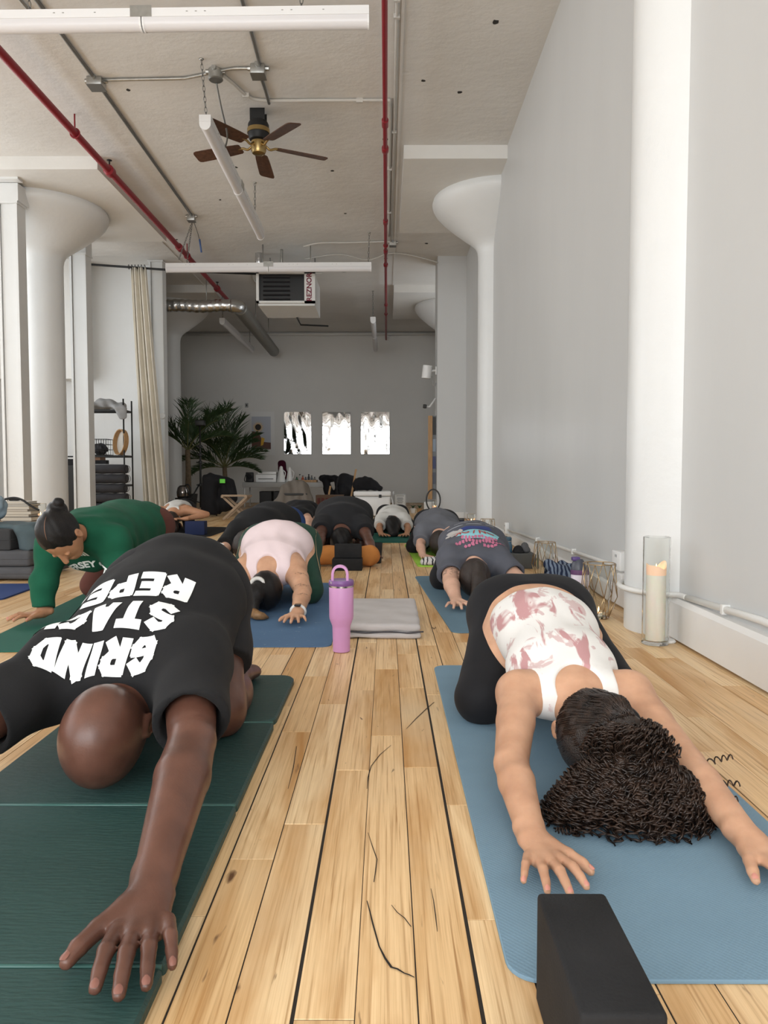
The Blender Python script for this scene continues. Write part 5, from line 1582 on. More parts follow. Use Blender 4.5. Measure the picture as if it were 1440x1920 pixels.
lantern('far brass wire lantern beside the second candle', 1.02, 7.55, .26, .07, .09, .055, glow=False)

# conduit along the right wall with sockets
M_cond = mat('white painted conduit', (.76, .76, .74, 1), .4, bump=.15, bscale=60)
t = thing('wall_conduit', 'white painted conduit running low along the right wall past the column', 'conduit', (1.25, 3.4, .12))
def smoothpath(pts, n=6):
    pts = [np.array(p, float) for p in pts]; out = []
    for i in range(len(pts) - 1):
        p0 = pts[max(i - 1, 0)]; p1 = pts[i]; p2 = pts[i + 1]; p3 = pts[min(i + 2, len(pts) - 1)]
        for j in range(n):
            s_ = j / n
            out.append(.5 * ((2 * p1) + (-p0 + p2) * s_ + (2 * p0 - 5 * p1 + 4 * p2 - p3) * s_ ** 2 + (-p0 + 3 * p1 - 3 * p2 + p3) * s_ ** 3))
    return out + [pts[-1]]
arc = [(1.36 + .268 * math.cos(a), 3.45 + .268 * math.sin(a), .195) for a in np.linspace(math.radians(116), math.radians(247), 14)]
arc = [(1.252, 3.80, .22), (1.25, 3.74, .205)] + arc[1:-1] + [(1.25, 3.18, .20), (1.255, 3.1, .202)]
obj('pipe_bend', MB().tube(smoothpath(arc, 3), .0125, 10), M_cond, t, True)
obj('pipe_near', MB().tube([(1.256, 3.1, .202), (1.256, 2.5, .228), (1.256, -3.0, .24)], .0135, 10), M_cond, t, True)
obj('pipe_far', MB().tube([(1.257, 3.80, .22), (1.257, 4.1, .215), (1.257, 7.7, .14)], .0125, 10), M_cond, t, True)
for y, z in ((2.75, .217), (2.25, .232), (5.0, .197), (6.2, .172)):
    obj('pipe_clip', MB().box(1.240, 1.27, y - .008, y + .008, z - .018, z + .018), M_cond, t)
M_plast = mat('white plastic', (.80, .80, .79, 1), .35)
M_slot = mat('socket slot', (.05, .05, .05, 1), .6)
def outlet(label, y, z, deep=.045, w=.075, h=.115):
    t = thing('wall_outlet', label, 'outlet', (1.27, y, z), 'white wall outlets')
    obj('outlet_box', MB().rbox(1.27 - deep, 1.268, y - w / 2, y + w / 2, z - h / 2, z + h / 2, .006), M_plast, t, 35)
    for dz in (-.025, .025):
        mb = MB()
        mb.box(1.27 - deep - .0012, 1.27 - deep + .001, y - .012, y - .008, z + dz - .007, z + dz + .007)
        mb.box(1.27 - deep - .0012, 1.27 - deep + .001, y + .008, y + .012, z + dz - .007, z + dz + .007)
        obj('socket', mb, M_slot, t)
outlet('white wall outlet low on the right wall above the blue bottle', 7.74, .155)
outlet('white surface socket by the brass wire lantern beside the column', 3.93, .262, .06, .14, .10)
ad = thing('power_adapter', 'white plug-in adapter under the socket beside the column', 'adapter', (1.24, 3.86, .15))
obj('adapter_body', MB().rbox(1.20, 1.262, 3.80, 3.88, .155, .205, .008), M_plast, ad, 35)
obj('adapter_cord', MB().tube(smoothpath([(1.22, 3.84, .156), (1.20, 3.86, .10), (1.17, 3.84, .02), (1.12, 3.80, .006)]), .003, 6), M_plast, ad, True)
mb = MB(); mb.lathe([(.001, .001), (.034, .001), (.036, .006), (.030, .012), (.001, .010)], (1.20, 3.165), 20)
tag(obj('floor_plate', mb, M_trim, smooth=40), 'small chipped white disc at the foot of the nearest right column', 'disc')

# bottles and soft things along the wall
t = thing('water_bottle', 'blue matt water bottle standing on the grey foam block', 'bottle', (.935, 5.74, .112))
obj('bottle_body', MB().lathe([(.001, .1125), (.030, .1125), (.033, .117), (.034, .16), (.026, .19), (.024, .198)], (.935, 5.74), 28), mat('matt blue', (.065, .135, .20, 1), .45), t, 40)
obj('steel_ring', MB().lathe([(.0245, .198), (.0255, .199), (.0255, .203), (.0245, .204)], (.935, 5.74), 28), M_steel, t, 40)
obj('cap', MB().lathe([(.026, .204), (.028, .207), (.028, .226), (.022, .232), (.001, .232)], (.935, 5.74), 28), mat('matt blue cap', (.055, .115, .17, 1), .5), t, 40)
t = thing('shaker_bottle', 'white shaker bottle with a dark purple flip lid by the brass lantern', 'bottle', (1.045, 4.05, 0))
obj('bottle_body', MB().lathe([(.001, .001), (.032, .001), (.035, .006), (.040, .165), (.040, .178)], (1.045, 4.05), 28), mat('pale lilac plastic', (.72, .66, .74, 1), .4), t, 40)
obj('collar', MB().lathe([(.0405, .172), (.0425, .174), (.0425, .196), (.0405, .198)], (1.045, 4.05), 28), mat('plum plastic', (.12, .05, .13, 1), .4), t, 40)
lid = obj('lid', MB().lathe([(.0405, .198), (.040, .205), (.034, .238), (.022, .255), (.001, .258)], (1.045, 4.05), 28), mat('slate plastic', (.06, .065, .085, 1), .4), t, 40)
obj('flip_cap', MB().rbox(1.008, 1.05, 4.03, 4.07, .246, .268, .006, 3), mat('purple cap', (.10, .06, .20, 1), .4), lid, 35)
tw = [('u', EL((1.03, 4.5, .08), (.075, .10, .08)), .04), ('u', EL((1.10, 4.46, .10), (.065, .08, .065)), .04), ('u', RC((.98, 4.45, .16), (1.07, 4.5, .13), .04, .05), .05), ('u', EL((1.0, 4.42, .06), (.07, .07, .06)), .04), ('i', PL((0, 0, .001), (0, 0, -1)), .004), wrinkle(.014, [(40, 30, 50), (60, -20, 30), (-30, 50, 45)], 31)]
mz = cloth('navy patterned terry', (.045, .060, .105, 1), .4, .1)
_nt = mz.node_tree
_w = _nt.nodes.new('ShaderNodeTexWave'); _w.inputs['Scale'].default_value = 13; _w.inputs['Distortion'].default_value = 6
_g = _nt.nodes.new('ShaderNodeNewGeometry'); _nt.links.new(_g.outputs['Position'], _w.inputs['Vector'])
_r = _nt.nodes.new('ShaderNodeValToRGB'); _r.color_ramp.elements[0].position = .45; _r.color_ramp.elements[1].position = .55
_r.color_ramp.elements[0].color = (.022, .03, .06, 1); _r.color_ramp.elements[1].color = (.16, .20, .26, 1)
_nt.links.new(_w.outputs['Fac'], _r.inputs[0]); _nt.links.new(_r.outputs[0], _nt.nodes['Principled BSDF'].inputs['Base Color'])
tag(solid('crumpled_towel', tw, .007, mz), 'navy and grey patterned towel heaped by the right wall', 'towel')
t = thing('cap', 'black cap with a grey pompom lying on the grey foam block', 'cap', (1.03, 5.75, .112))
solid('crown', [('u', EL((1.02, 5.75, .118), (.045, .06, .05)), .02), ('u', EL((1.015, 5.73, .114), (.043, .05, .02)), .02), ('i', PL((0, 0, .1125), (0, 0, -1)), .003)], .006, M_charcoal, t)
solid('pompom', [('u', EL((1.062, 5.73, .165), (.028, .028, .028)), .02), ('u', EL((1.075, 5.71, .135), (.028, .028, .024)), .02), wrinkle(.004, [(150, 90, 100), (90, -150, 120)], 2)], .006, cloth('grey wool', (.11, .11, .115, 1)), t)
t = thing('dark_tumbler', 'dark blue steel cup on the floor beside the far candle', 'cup', (.775, 7.75, 0))
obj('cup_body', MB().lathe([(.001, .001), (.026, .001), (.030, .01), (.033, .24), (.001, .24)], (.775, 7.75), 24), mat('navy steel', (.006, .012, .06, 1), .25, .6), t, 40)
obj('lid', MB().lathe([(.0335, .236), (.034, .25), (.030, .256), (.001, .256)], (.775, 7.75), 24), M_slot, t, 40)

# things on the pilaster: loudspeaker, little spot, wooden shelf
t = thing('wall_speaker', 'white cylindrical speaker bracketed to the white pilaster', 'speaker', (.68, 12.3, 2.3))
obj('speaker_body', MB().lathe([(.001, -.105), (.07, -.105), (.076, -.10), (.076, .10), (.07, .105), (.001, .105)], (0, 0), 28, ax=(.12, -.05, 1), org=(.655, 12.28, 2.375)), M_plast, t, 40)
obj('bracket', MB().tube([(.72, 12.3, 2.39), (.765, 12.3, 2.40), (.81, 12.3, 2.40)], .018, 8).box(.795, .81, 12.26, 12.34, 2.33, 2.46), M_plast, t)
obj('cable', MB().tube(smoothpath([(.74, 12.3, 2.31), (.75, 12.3, 2.2), (.79, 12.3, 2.15), (.805, 12.3, 2.2)]), .005, 6), mat('grey cable', (.3, .3, .3, 1), .6), t, True)
t = thing('spot_lamp', 'small black and white spot lamp clipped to the pilaster edge', 'lamp', (.7, 12.3, 1.8))
obj('lamp_head', MB().lathe([(.001, -.03), (.03, -.03), (.035, 0), (.03, .03), (.001, .03)], (0, 0), 16, ax=(-1, 0, .1), org=(.625, 12.3, 1.82)), M_slot, t, 40)
obj('lamp_arm', MB().tube([(.65, 12.3, 1.82), (.70, 12.3, 1.81), (.80, 12.3, 1.95)], .014, 8), M_plast, t, True)
t = thing('wall_shelf', 'tall shallow wooden rack of prints on the side of the pilaster', 'shelf', (.74, 12.35, .3))
M_wood = mat('oiled oak', (.40, .23, .10, 1), .5, var=.2, vscale=8, stretch=(8, 8, 1), bump=.15, bscale=60)
obj('side_panel', MB().box(.675, .745, 12.2, 12.23, .30, 1.66), M_wood, t)
obj('back_panel', MB().box(.745, .805, 12.215, 12.24, .30, 1.66), mat('grey felt', (.20, .21, .22, 1), .9), t)
for i, (z0, z1, cc) in enumerate(((1.35, 1.64, (.03, .03, .03, 1)), (1.08, 1.28, (.25, .30, .36, 1)), (.80, 1.0, (.05, .06, .14, 1)), (.55, .74, (.08, .09, .12, 1)))):
    obj('print_card', MB().box(.75, .80, 12.205, 12.214, z0, z1), mat('card %d' % i, cc, .5), t)
t = thing('arched_lantern', 'black arched metal hoop lantern at the foot of the pilaster', 'lantern', (.74, 11.85, 0))
obj('hoop', MB().tube([(.74 + .11 * math.cos(a), 11.85, .30 + .17 * math.sin(a)) for a in np.linspace(0, 2 * PI, 29)[:-1]], .012, 8, closed=True), M_slot, t, True)
obj('foot', MB().lathe([(.001, .001), (.07, .001), (.07, .01), (.012, .02), (.012, .13), (.001, .13)], (.74, 11.85), 20), M_slot, t, 40)
# ------------------------------------------------------------------ overhead
M_galv = mat('galvanised steel', (.42, .42, .40, 1), .35, .85, var=.12, vscale=20)
M_dkgalv = mat('weathered conduit', (.20, .20, .19, 1), .45, .6)
M_red = mat('red sprinkler paint', (.25, .012, .022, 1), .4, bump=.08, bscale=60)
M_lamp = mat('white lamp housing', (.80, .80, .80, 1), .4)
M_diff = mat('frosted diffuser', (.72, .71, .72, 1), .3, spec=.4)
M_iron = mat('black iron', (.02, .02, .02, 1), .5, .3)

def chain(parent, a, b, link=.05, name='chain', m=None):
    a = np.array(a, float); b = np.array(b, float); L_ = np.linalg.norm(b - a); n = max(2, int(L_ / (link * .78)))
    d = (b - a) / L_; s1 = unit(np.cross(d, V(.2, 1, .1))); s2 = np.cross(d, s1)
    mb = MB()
    for i in range(n):
        c_ = a + (b - a) * (i + .5) / n; w = s1 if i % 2 else s2
        mb.tube([c_ + d * link * .5 * math.cos(t) + w * link * .22 * math.sin(t) for t in np.linspace(0, 2 * PI, 9)[:-1]], .0035, 4, closed=True)
    return obj(name, mb, m or M_dkgalv, parent, True)

def strip_light(label, a, b, joint=True, chains=(), z=None, drop=.09, w=.10, cord=None):
    """suspended linear fitting: two trays end to end, each with a rounded frosted diffuser"""
    a = np.array(a, float); b = np.array(b, float)
    t = thing('strip_light', label, 'light', tuple((a + b) / 2), 'suspended strip lights')
    d = unit(b - a); l = np.cross(d, V(0, 0, 1))
    def ext(prof, p, q):
        mb = MB(); n = len(prof)
        vs = [e + l * u_ + V(0, 0, v_) for e in (p, q) for u_, v_ in prof]
        mb.add(vs, [tuple(range(n))[::-1], tuple(range(n, 2 * n))] + [(i, (i + 1) % n, n + (i + 1) % n, n + i) for i in range(n)])
        return mb
    tray = [(-w * .5, .085), (w * .5, .085), (w * .5, .03), (-w * .5, .03)]
    dif = [(-w * .46, .03)] + [(-w * .46 * math.cos(x), .012 - .05 * math.sin(x)) for x in np.linspace(0, PI, 11)] + [(w * .46, .03)]
    m = (a + b) / 2
    for p, q in ((a, m - d * .004), (m + d * .004, b)):
        o_ = obj('tray', ext(tray, p, q), M_lamp, t)
        obj('diffuser', ext(dif, p + d * .012, q - d * .012), M_diff, t, 40)
        for e, sg in ((p, 1), (q, -1)):
            obj('end_cap', ext([(x * 1.06, y * 1.04 - .002) for x, y in dif], e, e + d * .012 * sg), M_lamp, t)
        mb = MB()
        for k in (.2, .24, .28, .62, .66, .8):
            c_ = lerp(p, q, k)
            for s_ in (-1, 1):
                cc = c_ + l * s_ * (w * .5 + .0005) + V(0, 0, .06)
                mb.bar(cc - d * .006, cc + d * .006, .004, .004)
        oo = obj('screw_holes', mb, M_galv, o_)
        oo['kind'] = 'stuff'
    if joint:
        for s_ in (-1, 1):
            mb = MB(); c_ = m + l * s_ * (w * .5 + .002) + V(0, 0, .065)
            mb.bar(c_ - d * .07, c_ + d * .07, .004, .07)
            obj('joint_plate', mb, M_galv, t)
    for (s_, top) in chains:
        p = lerp(a, b, s_) + V(0, 0, .085)
        chain(t, p, top)
        obj('ceiling_hook', MB().lathe([(.001, -.012), (.012, -.012), (.022, 0), (.001, 0)], (0, 0), 10, ax=(0, 0, 1), org=tuple(np.array(top))), M_galv, t, True)
    if cord is not None: obj('cord', MB().tube(smoothpath(cord), .008, 6), M_dkgalv, t, True)
    return t
strip_light('strip light across the ceiling at the top left, nearest of all', (-3.09, 5.08, 3.655), (-.115, 5.06, 3.675), chains=((.25, (-2.4, 5.08, CZ)), (.85, (-.55, 5.06, CZ))))
strip_light('strip light pointing away from the camera beneath the ceiling fan', (-1.545, 6.50, 3.68), (-1.57, 9.45, 3.66), chains=((.02, (-1.545, 6.40, CZ)), (.86, (-1.565, 9.05, CZ))), cord=[(-1.465, 6.60, 4.075), (-1.46, 6.75, 3.95), (-1.45, 6.95, 3.8), (-1.50, 7.1, 3.75)])
strip_light('strip light across the room above the unit heater', (-3.18, 10.93, 3.655), (-.22, 10.93, 3.665), chains=((.10, (-2.62, 10.25, 4.13)), (.985, (-.25, 10.9, CZ))))
strip_light('far strip light above the palms, left of the two at the back', (-3.12, 14.3, 3.58), (-3.12, 17.5, 3.56), joint=False, chains=((.02, (-3.12, 14.32, CZ)), (.9, (-3.12, 17.2, CZ))))
strip_light('far strip light beside the right sprinkler pipe at the back', (-.26, 14.3, 3.60), (-.26, 17.5, 3.58), joint=False, chains=((.02, (-.26, 14.32, CZ)), (.9, (-.26, 17.2, CZ))))

# sprinkler mains
def sprinkler(label, x, r, y0, y1, z, coup, heads, rods):
    t = thing('sprinkler_pipe', label, 'pipe', (x, (y0 + y1) / 2, z), 'red sprinkler pipes')
    obj('pipe', MB().tube([(x, y0, z), (x, y1, z)], r, 14), M_red, t, 40)
    for y in coup:
        obj('coupling', MB().lathe([(r, -.07), (r * 1.45, -.06), (r * 1.45, .06), (r, .07)], (0, 0), 14, ax=(0, 1, 0), org=(x, y, z)), M_red, t, 40)
    for y in heads:
        obj('tee_fitting', MB().lathe([(r * 1.1, -.055), (r * 1.6, -.04), (r * 1.6, .04), (r * 1.1, .055)], (0, 0), 14, ax=(0, 1, 0), org=(x, y, z)), M_red, t, 40)
        h_ = obj('sprinkler_head', MB().lathe([(.012, z + r), (.016, z + r + .02), (.008, z + r + .03), (.008, z + r + .07), (.028, z + r + .075), (.028, z + r + .08)], (x, y), 12), M_iron, t, 40)
    for y in rods:
        obj('hanger_rod', MB().tube([(x, y, z), (x, y, CZ)], .008, 6), M_red, t, True)
        obj('hanger_ring', MB().tube([(x + r * 1.25 * math.cos(a), y, z + r * 1.25 * math.sin(a)) for a in np.linspace(0, 2 * PI, 17)[:-1]], .008, 6, closed=True), M_red, t, True)
sprinkler('thick red sprinkler pipe running back along the left of the ceiling', -3.0, .036, -3.4, 18.4, 3.99, (11.0, 16.9), (8.25, 13.4), (2.5, 7.35, 11.4, 15.2))
sprinkler('thin red sprinkler pipe running back along the middle of the ceiling', -.015, .022, -3.4, 18.4, 3.99, (7.15, 9.9, 11.2, 14.7), (7.72, 11.9), (3.0, 10.9, 15.5))

# conduits and junction boxes
def conduit(label, pts, r, m, smooth=True, clips=()):
    t = thing('ceiling_conduit', label, 'conduit', tuple(np.mean(np.array(pts, float), 0)), 'ceiling conduits')
    obj('tube', MB().tube(smoothpath(pts, 5) if smooth else pts, r, 8), m, t, True)
    for x, y in clips: obj('clip', MB().box(x - r * 2, x + r * 2, y - .012, y + .012, CZ - r * 2.6, CZ), m, t)
    return t
zc = CZ - .016
M_pcond = mat('painted conduit', (.56, .54, .50, 1), .5)
conduit('dark steel conduit slanting past the left sprinkler pipe', [(-2.53, -3.4, zc), (-2.545, 6.7, zc), (-2.60, 10.12, zc)], .016, M_dkgalv, False)
conduit('short pale conduit beside the dark one at the top left edge', [(-2.66, 3.0, zc), (-2.66, 5.6, zc), (-2.60, 5.95, zc)], .013, M_galv)
conduit('conduit between the two left ceiling boxes', [(-2.50, 6.70, zc), (-1.85, 6.68, zc), (-1.72, 6.66, zc), (-1.50, 6.58, zc)], .014, M_galv)
conduit('short conduit between the round and square ceiling boxes', [(-1.43, 6.56, zc), (-1.3, 6.52, zc), (-1.13, 6.52, zc)], .014, M_galv)
conduit('dark conduit from the square box to the ceiling fan', [(-1.0, -3.4, zc), (-1.05, 5.4, zc), (-1.09, 6.5, zc), (-1.09, 6.85, zc), (-1.09, 7.1, zc - .01)], .014, M_dkgalv)
conduit('cream conduit bending right towards the middle sprinkler pipe', [(-1.42, 6.62, zc), (-1.36, 6.75, zc), (-1.27, 6.98, zc), (-1.13, 7.06, zc), (-.6, 7.06, zc), (-.08, 7.06, zc), (.0, 7.07, zc), (.03, 7.2, zc), (.03, 8.6, zc), (.03, 11.0, zc)], .015, M_pcond, True, ((-1.28, 6.96), (-.25, 7.06), (.03, 8.6), (.03, 10.0)))
conduit('straight cream conduit beside the middle sprinkler pipe', [(.075, -3.4, zc), (.075, 7.5, zc), (.06, 11.3, zc)], .012, M_pcond, False, ((.075, 5.6), (.075, 5.8), (.075, 7.7)))
conduit('thin cable looping from the pilaster to the middle sprinkler pipe', [(.81, 12.0, zc - .1), (.4, 11.9, zc - .02), (.05, 11.85, zc), (-.3, 12.0, zc - .06), (-.75, 11.9, zc), (-1.3, 12.05, zc - .03)], .01, M_pcond)
conduit('cream conduit crossing behind the strip light above the heater', [(.1, 11.25, zc), (-.6, 11.3, zc), (-1.0, 11.32, zc), (-1.25, 11.4, zc - .03)], .014, M_pcond)
conduit('thin conduit from the heater to the left at the back', [(-1.1, 13.0, zc), (-1.9, 13.0, zc), (-2.2, 13.05, zc), (-2.35, 13.3, zc), (-2.35, 14.2, zc)], .012, M_pcond)
def jbox(label, x, y, s=.10, h=.07, round_=False, m=None):
    t = thing('junction_box', label, 'junction box', (x, y, CZ - h), 'ceiling junction boxes')
    if round_:
        obj('box_body', MB().lathe([(.001, CZ - h), (s * .55, CZ - h), (s * .55, CZ - .001), (.001, CZ - .001)], (x, y), 18), m or M_galv, t, 40)
        obj('cover', MB().lathe([(.001, CZ - h - .008), (s * .5, CZ - h - .008), (s * .58, CZ - h)], (x, y), 18), M_dkgalv, t, 40)
    else:
        obj('box_body', MB().rbox(x - s / 2, x + s / 2, y - s / 2, y + s / 2, CZ - h, CZ - .001, .006, 2), m or M_galv, t, 35)
        obj('cover', MB().rbox(x - s * .52, x + s * .52, y - s * .52, y + s * .52, CZ - h - .006, CZ - h, .002, 1), M_dkgalv, t)
    for k in range(4):
        a = k * PI / 2
        obj('connector', MB().tube([(x + s * .5 * math.cos(a), y + s * .5 * math.sin(a), zc), (x + s * .75 * math.cos(a), y + s * .75 * math.sin(a), zc)], .02, 8), M_galv, t, 40)
    return t
jbox('square ceiling box beside the left sprinkler pipe', -2.545, 6.72, .13)
jbox('round ceiling box above the hanging strip light', -1.465, 6.57, .11, .08, True)
jbox('square ceiling box in front of the ceiling fan', -1.09, 6.52, .12, .08)
jbox('small ceiling box at the far end of the dark conduit', -2.61, 10.16, .10, .08)
jbox('small ceiling box where the cream conduits meet', .09, 11.3, .10, .07, m=M_pcond)
jbox('round ceiling fitting behind the heater', -.72, 12.7, .11, .06, True, m=M_pcond)
t = thing('loose_wire', 'loose wire ends hanging from the small far ceiling box', 'wire', (-2.6, 10.2, 3.8))
obj('wire', MB().tube(smoothpath([(-2.58, 10.18, 4.075), (-2.54, 10.2, 3.95), (-2.52, 10.22, 3.86)]), .004, 5), M_iron, t, True)
obj('connector_sleeve', MB().tube([(-2.52, 10.22, 3.87), (-2.50, 10.23, 3.70)], .012, 6), mat('blue connector', (.05, .10, .25, 1), .5), t, True)
chain(t, (-2.62, 10.2, 4.07), (-2.95, 10.75, 3.75), name='spare_chain')

# ceiling fan
t = thing('ceiling_fan', 'brown five-blade ceiling fan with brass hub', 'ceiling fan', (-1.224, 7.3, 3.8))
M_brass = mat('antique brass', (.42, .30, .13, 1), .3, 1.0)
M_blade = mat('walnut blade', (.085, .038, .022, 1), .45, var=.35, vscale=5, stretch=(6, 6, 1), spec=.4)
fx, fy = -1.224, 7.3
obj('ceiling_bracket', MB().box(fx - .07, fx + .07, fy - .07, fy - .06, 4.06, CZ).box(fx - .07, fx + .07, fy + .06, fy + .07, 4.06, CZ).box(fx - .05, fx + .05, fy - .05, fy + .05, 4.08, 4.12), M_iron, t)
obj('motor_housing', MB().lathe([(.02, 4.09), (.085, 4.07), (.10, 4.04), (.10, 3.93), (.085, 3.90), (.05, 3.89)], (fx, fy), 28), M_iron, t, 40)
obj('brass_band', MB().lathe([(.101, 3.96), (.107, 3.96), (.107, 4.0), (.101, 4.0)], (fx, fy), 28), M_brass, t, 40)
obj('hub', MB().lathe([(.05, 3.895), (.07, 3.885), (.072, 3.80), (.06, 3.775), (.02, 3.768), (.001, 3.768)], (fx, fy), 28), M_brass, t, 40)
for k in range(5):
    a = math.radians(20 + 72 * k)
    d = V(math.cos(a), math.sin(a), 0); l = V(-math.sin(a), math.cos(a), 0); up = V(0, 0, 1)
    p0 = V(fx, fy, 3.86)
    arm = obj('blade_arm', MB().tube(smoothpath([p0 + d * .06, p0 + d * .11 - up * .035, p0 + d * .16 - up * .02, p0 + d * .22 - up * .015]), .012, 6), M_brass, t, True)
    tl = l * math.cos(.22) + up * math.sin(.22)
    nn = np.cross(d, tl)
    out = []
    for r_, w_ in ((.18, .05), (.195, .062), (.3, .070), (.5, .076), (.635, .078), (.66, .070), (.67, .05)): out.append((r_, w_))
    pts = [p0 + d * r_ - up * (.02 + .05 * (r_ - .18)) + tl * w_ for r_, w_ in out] + [p0 + d * r_ - up * (.02 + .05 * (r_ - .18)) - tl * w_ for r_, w_ in reversed(out)]
    n = len(pts)
    mb = MB(); mb.add([p + nn * .004 for p in pts] + [p - nn * .004 for p in pts], [tuple(range(n)), tuple(range(n, 2 * n))[::-1]] + [(i, n + i, n + (i + 1) % n, (i + 1) % n) for i in range(n)])
    obj('blade', mb, M_blade, t)

# unit heater
t = thing('unit_heater', 'white ceiling unit heater with black louvred grille', 'heater', (-1.55, 11.8, 3.2))
M_heat = mat('white enamel', (.66, .66, .64, 1), .4)
x0, x1, z0, z1, y0 = -1.95, -1.20, 3.27, 3.73, 11.3
obj('casing', MB().box(x0 + .02, x1 + .12, y0 + .06, 12.25, 3.24, 3.72), M_heat, t)
fr = MB(); fr.box(x0, x1 + .13, y0, y0 + .05, z1 - .03, z1).box(x0, x1 + .13, y0, y0 + .05, z0, z0 + .03).box(x0, x0 + .04, y0, y0 + .05, z0, z1).box(x1 - .03, x1 + .13, y0, y0 + .05, z0, z1)
face = obj('front_frame', fr, M_heat, t)
obj('grille_back', MB().box(x0 + .03, x1, y0 + .045, y0 + .06, z0 + .02, z1 - .02), mat('black grille', (.008, .008, .008, 1), .4), t)
for i in range(6):
    z = z0 + .055 + i * .065
    mb = MB(); mb.bar((x0 + .10, y0 + .03, z), (x1 - .25, y0 + .03, z), .05, .012, (0, .45, 1))
    obj('louvre', mb, mat('grey louvre', (.06, .06, .065, 1), .3, .5) if i == 0 else bpy.data.materials['grey louvre'], t)
flat_text('lettering', 'REZNOR', .105, (x1 + .045, y0 - .001, (z0 + z1) / 2), V(0, 0, 1), V(-1, 0, 0), mat('maroon lettering', (.16, .01, .03, 1), .5), face, bold=.003)
obj('gas_pipe', MB().tube([(-1.45, 12.2, 3.24), (-1.4, 12.3, 3.14), (-.95, 12.3, 3.12)], .014, 6), M_iron, t, True)
for x in (x0 + .08, x1 + .05):
    for y in (11.45, 12.15): obj('hanger', MB().tube([(x, y, 3.72), (x, y, CZ)], .008, 6), M_galv, t, True)
obj('supply_pipe', MB().tube(smoothpath([(-1.62, 11.7, CZ), (-1.62, 11.7, 3.95), (-1.6, 11.75, 3.78), (-1.55, 11.8, 3.72)]), .022, 8), M_galv, t, True)
obj('flue_elbow', MB().tube(smoothpath([(-2.0, 11.9, CZ), (-2.0, 11.9, 4.02), (-1.93, 11.95, 3.92), (-1.8, 12.0, 3.85)]), .06, 12), mat('foil', (.6, .6, .6, 1), .25, 1.0, bump=.5, bscale=25), t, True)

# silver flexible duct
t = thing('flexible_duct', 'silver flexible duct bending under the ceiling towards the far wall', 'duct', (-3.0, 15, 3.6))
M_foil = mat('crinkled foil', (.62, .62, .61, 1), .22, 1.0, bump=.9, bscale=22)
p = []; r = []
for i in range(37):
    s_ = i / 36
    p.append((-3.78 + 1.12 * s_, 13.0, 3.60 + .01 * math.sin(s_ * 9))); r.append(.105 + .006 * math.sin(s_ * 60))
obj('foil_run', MB().tube(p, r, 20), M_foil, t, True)
p = []; r = []
bend = [(-2.68 + .12 * math.sin(a), 13.12 - .12 * math.cos(a), 3.60) for a in np.linspace(0, PI / 2, 8)]
obj('elbow', MB().tube(bend, .115, 20), M_foil, t, True)
for i in range(170):
    s_ = i / 169
    p.append((-2.56 - .10 * s_, 13.15 + 4.6 * s_, 3.60)); r.append(.115 + .010 * math.sin(i * 1.57))
obj('ribbed_run', MB().tube(p, r, 18), mat('grey ribbed duct', (.34, .34, .32, 1), .4, .7), t, True)
for x, y in ((-3.1, 13.0), (-2.6, 15.0), (-2.63, 16.8)): obj('strap', MB().tube([(x, y, 3.6), (x, y, CZ)], .008, 6), M_galv, t, True)
# ------------------------------------------------------------------ left side: posts, curtain, rack
def post(label, x, y, z1, w=.20, d=.16):
    t = thing('steel_post', label, 'post', (x, y, 0), 'white steel posts')
    t['kind'] = 'structure'
    obj('web', MB().box(x - w * .34, x + w * .34, y - d * .5, y + d * .5, 0, z1), M_white, t)
    for s_ in (-1, 1): obj('flange', MB().box(x + s_ * w * .5 - .03 * (s_ > 0), x + s_ * w * .5 + .03 * (s_ < 0), y - d * .5 - .02, y + d * .5 + .02, 0, z1), M_white, t)
    obj('cap_plate', MB().box(x - w * .56, x + w * .56, y - d * .75, y + d * .75, z1, z1 + .025), M_white, t)
post('white steel post left of the mushroom column', -4.31, 8.72, 3.78, .23)
post('white steel post right of the mushroom column', -4.29, 10.6, 3.75, .23)
post('white steel post beside the cream curtain', -3.74, 12.35, 4.14, .22)
bm_ = thing('ceiling_beam', 'white beam end resting on the left steel post', 'beam', (-5.2, 8.72, 3.8)); bm_['kind'] = 'structure'
obj('beam_body', MB().box(-6.5, -4.17, 8.6, 8.86, 3.805, 4.0), M_white, bm_)
obj('beam_track', MB().box(-6.5, -4.12, 8.5, 8.62, 4.005, 4.03), M_white, bm_)
bm2 = thing('ceiling_beam', 'white beam end resting on the second steel post', 'beam', (-5.2, 10.6, 3.8)); bm2['kind'] = 'structure'
obj('beam_body', MB().box(-6.5, -4.17, 10.5, 10.72, 3.78, 4.0), M_white, bm2)

rod = thing('curtain_rod', 'long black curtain rod under the ceiling on the left', 'rod', (-3.4, 12.15, 3.98))
obj('rod_tube', MB().tube([(-4.85, 11.98, 4.035), (-3.2, 12.0, 3.925), (-1.95, 12.1, 3.90)], .018, 8), M_iron, rod, True)
for x, y, z in ((-4.8, 11.98, 4.032), (-3.12, 12.0, 3.923), (-2.02, 12.09, 3.90)): obj('rod_bracket', MB().tube([(x, y, z), (x, y, CZ)], .012, 6), M_iron, rod, True)
cu = thing('curtain', 'cream curtain gathered and hanging beside the white post', 'curtain', (-3.8, 12.05, .04))
mb = MB(); nu, nv = 120, 30
def cpt(u_, v_):
    z = 3.97 - 3.92 * v_
    xl = -4.05 + .16 * v_ ** 1.2; xr = -3.79 + .32 * v_ ** 1.1
    amp = .035 + .03 * v_
    ph = u_ * 2 * PI * 5.5 + .6 * math.sin(v_ * 3 + u_ * 4)
    return (xl + (xr - xl) * u_ + .012 * math.sin(ph * .5), 11.98 - .05 * v_ + amp * math.sin(ph) , z)
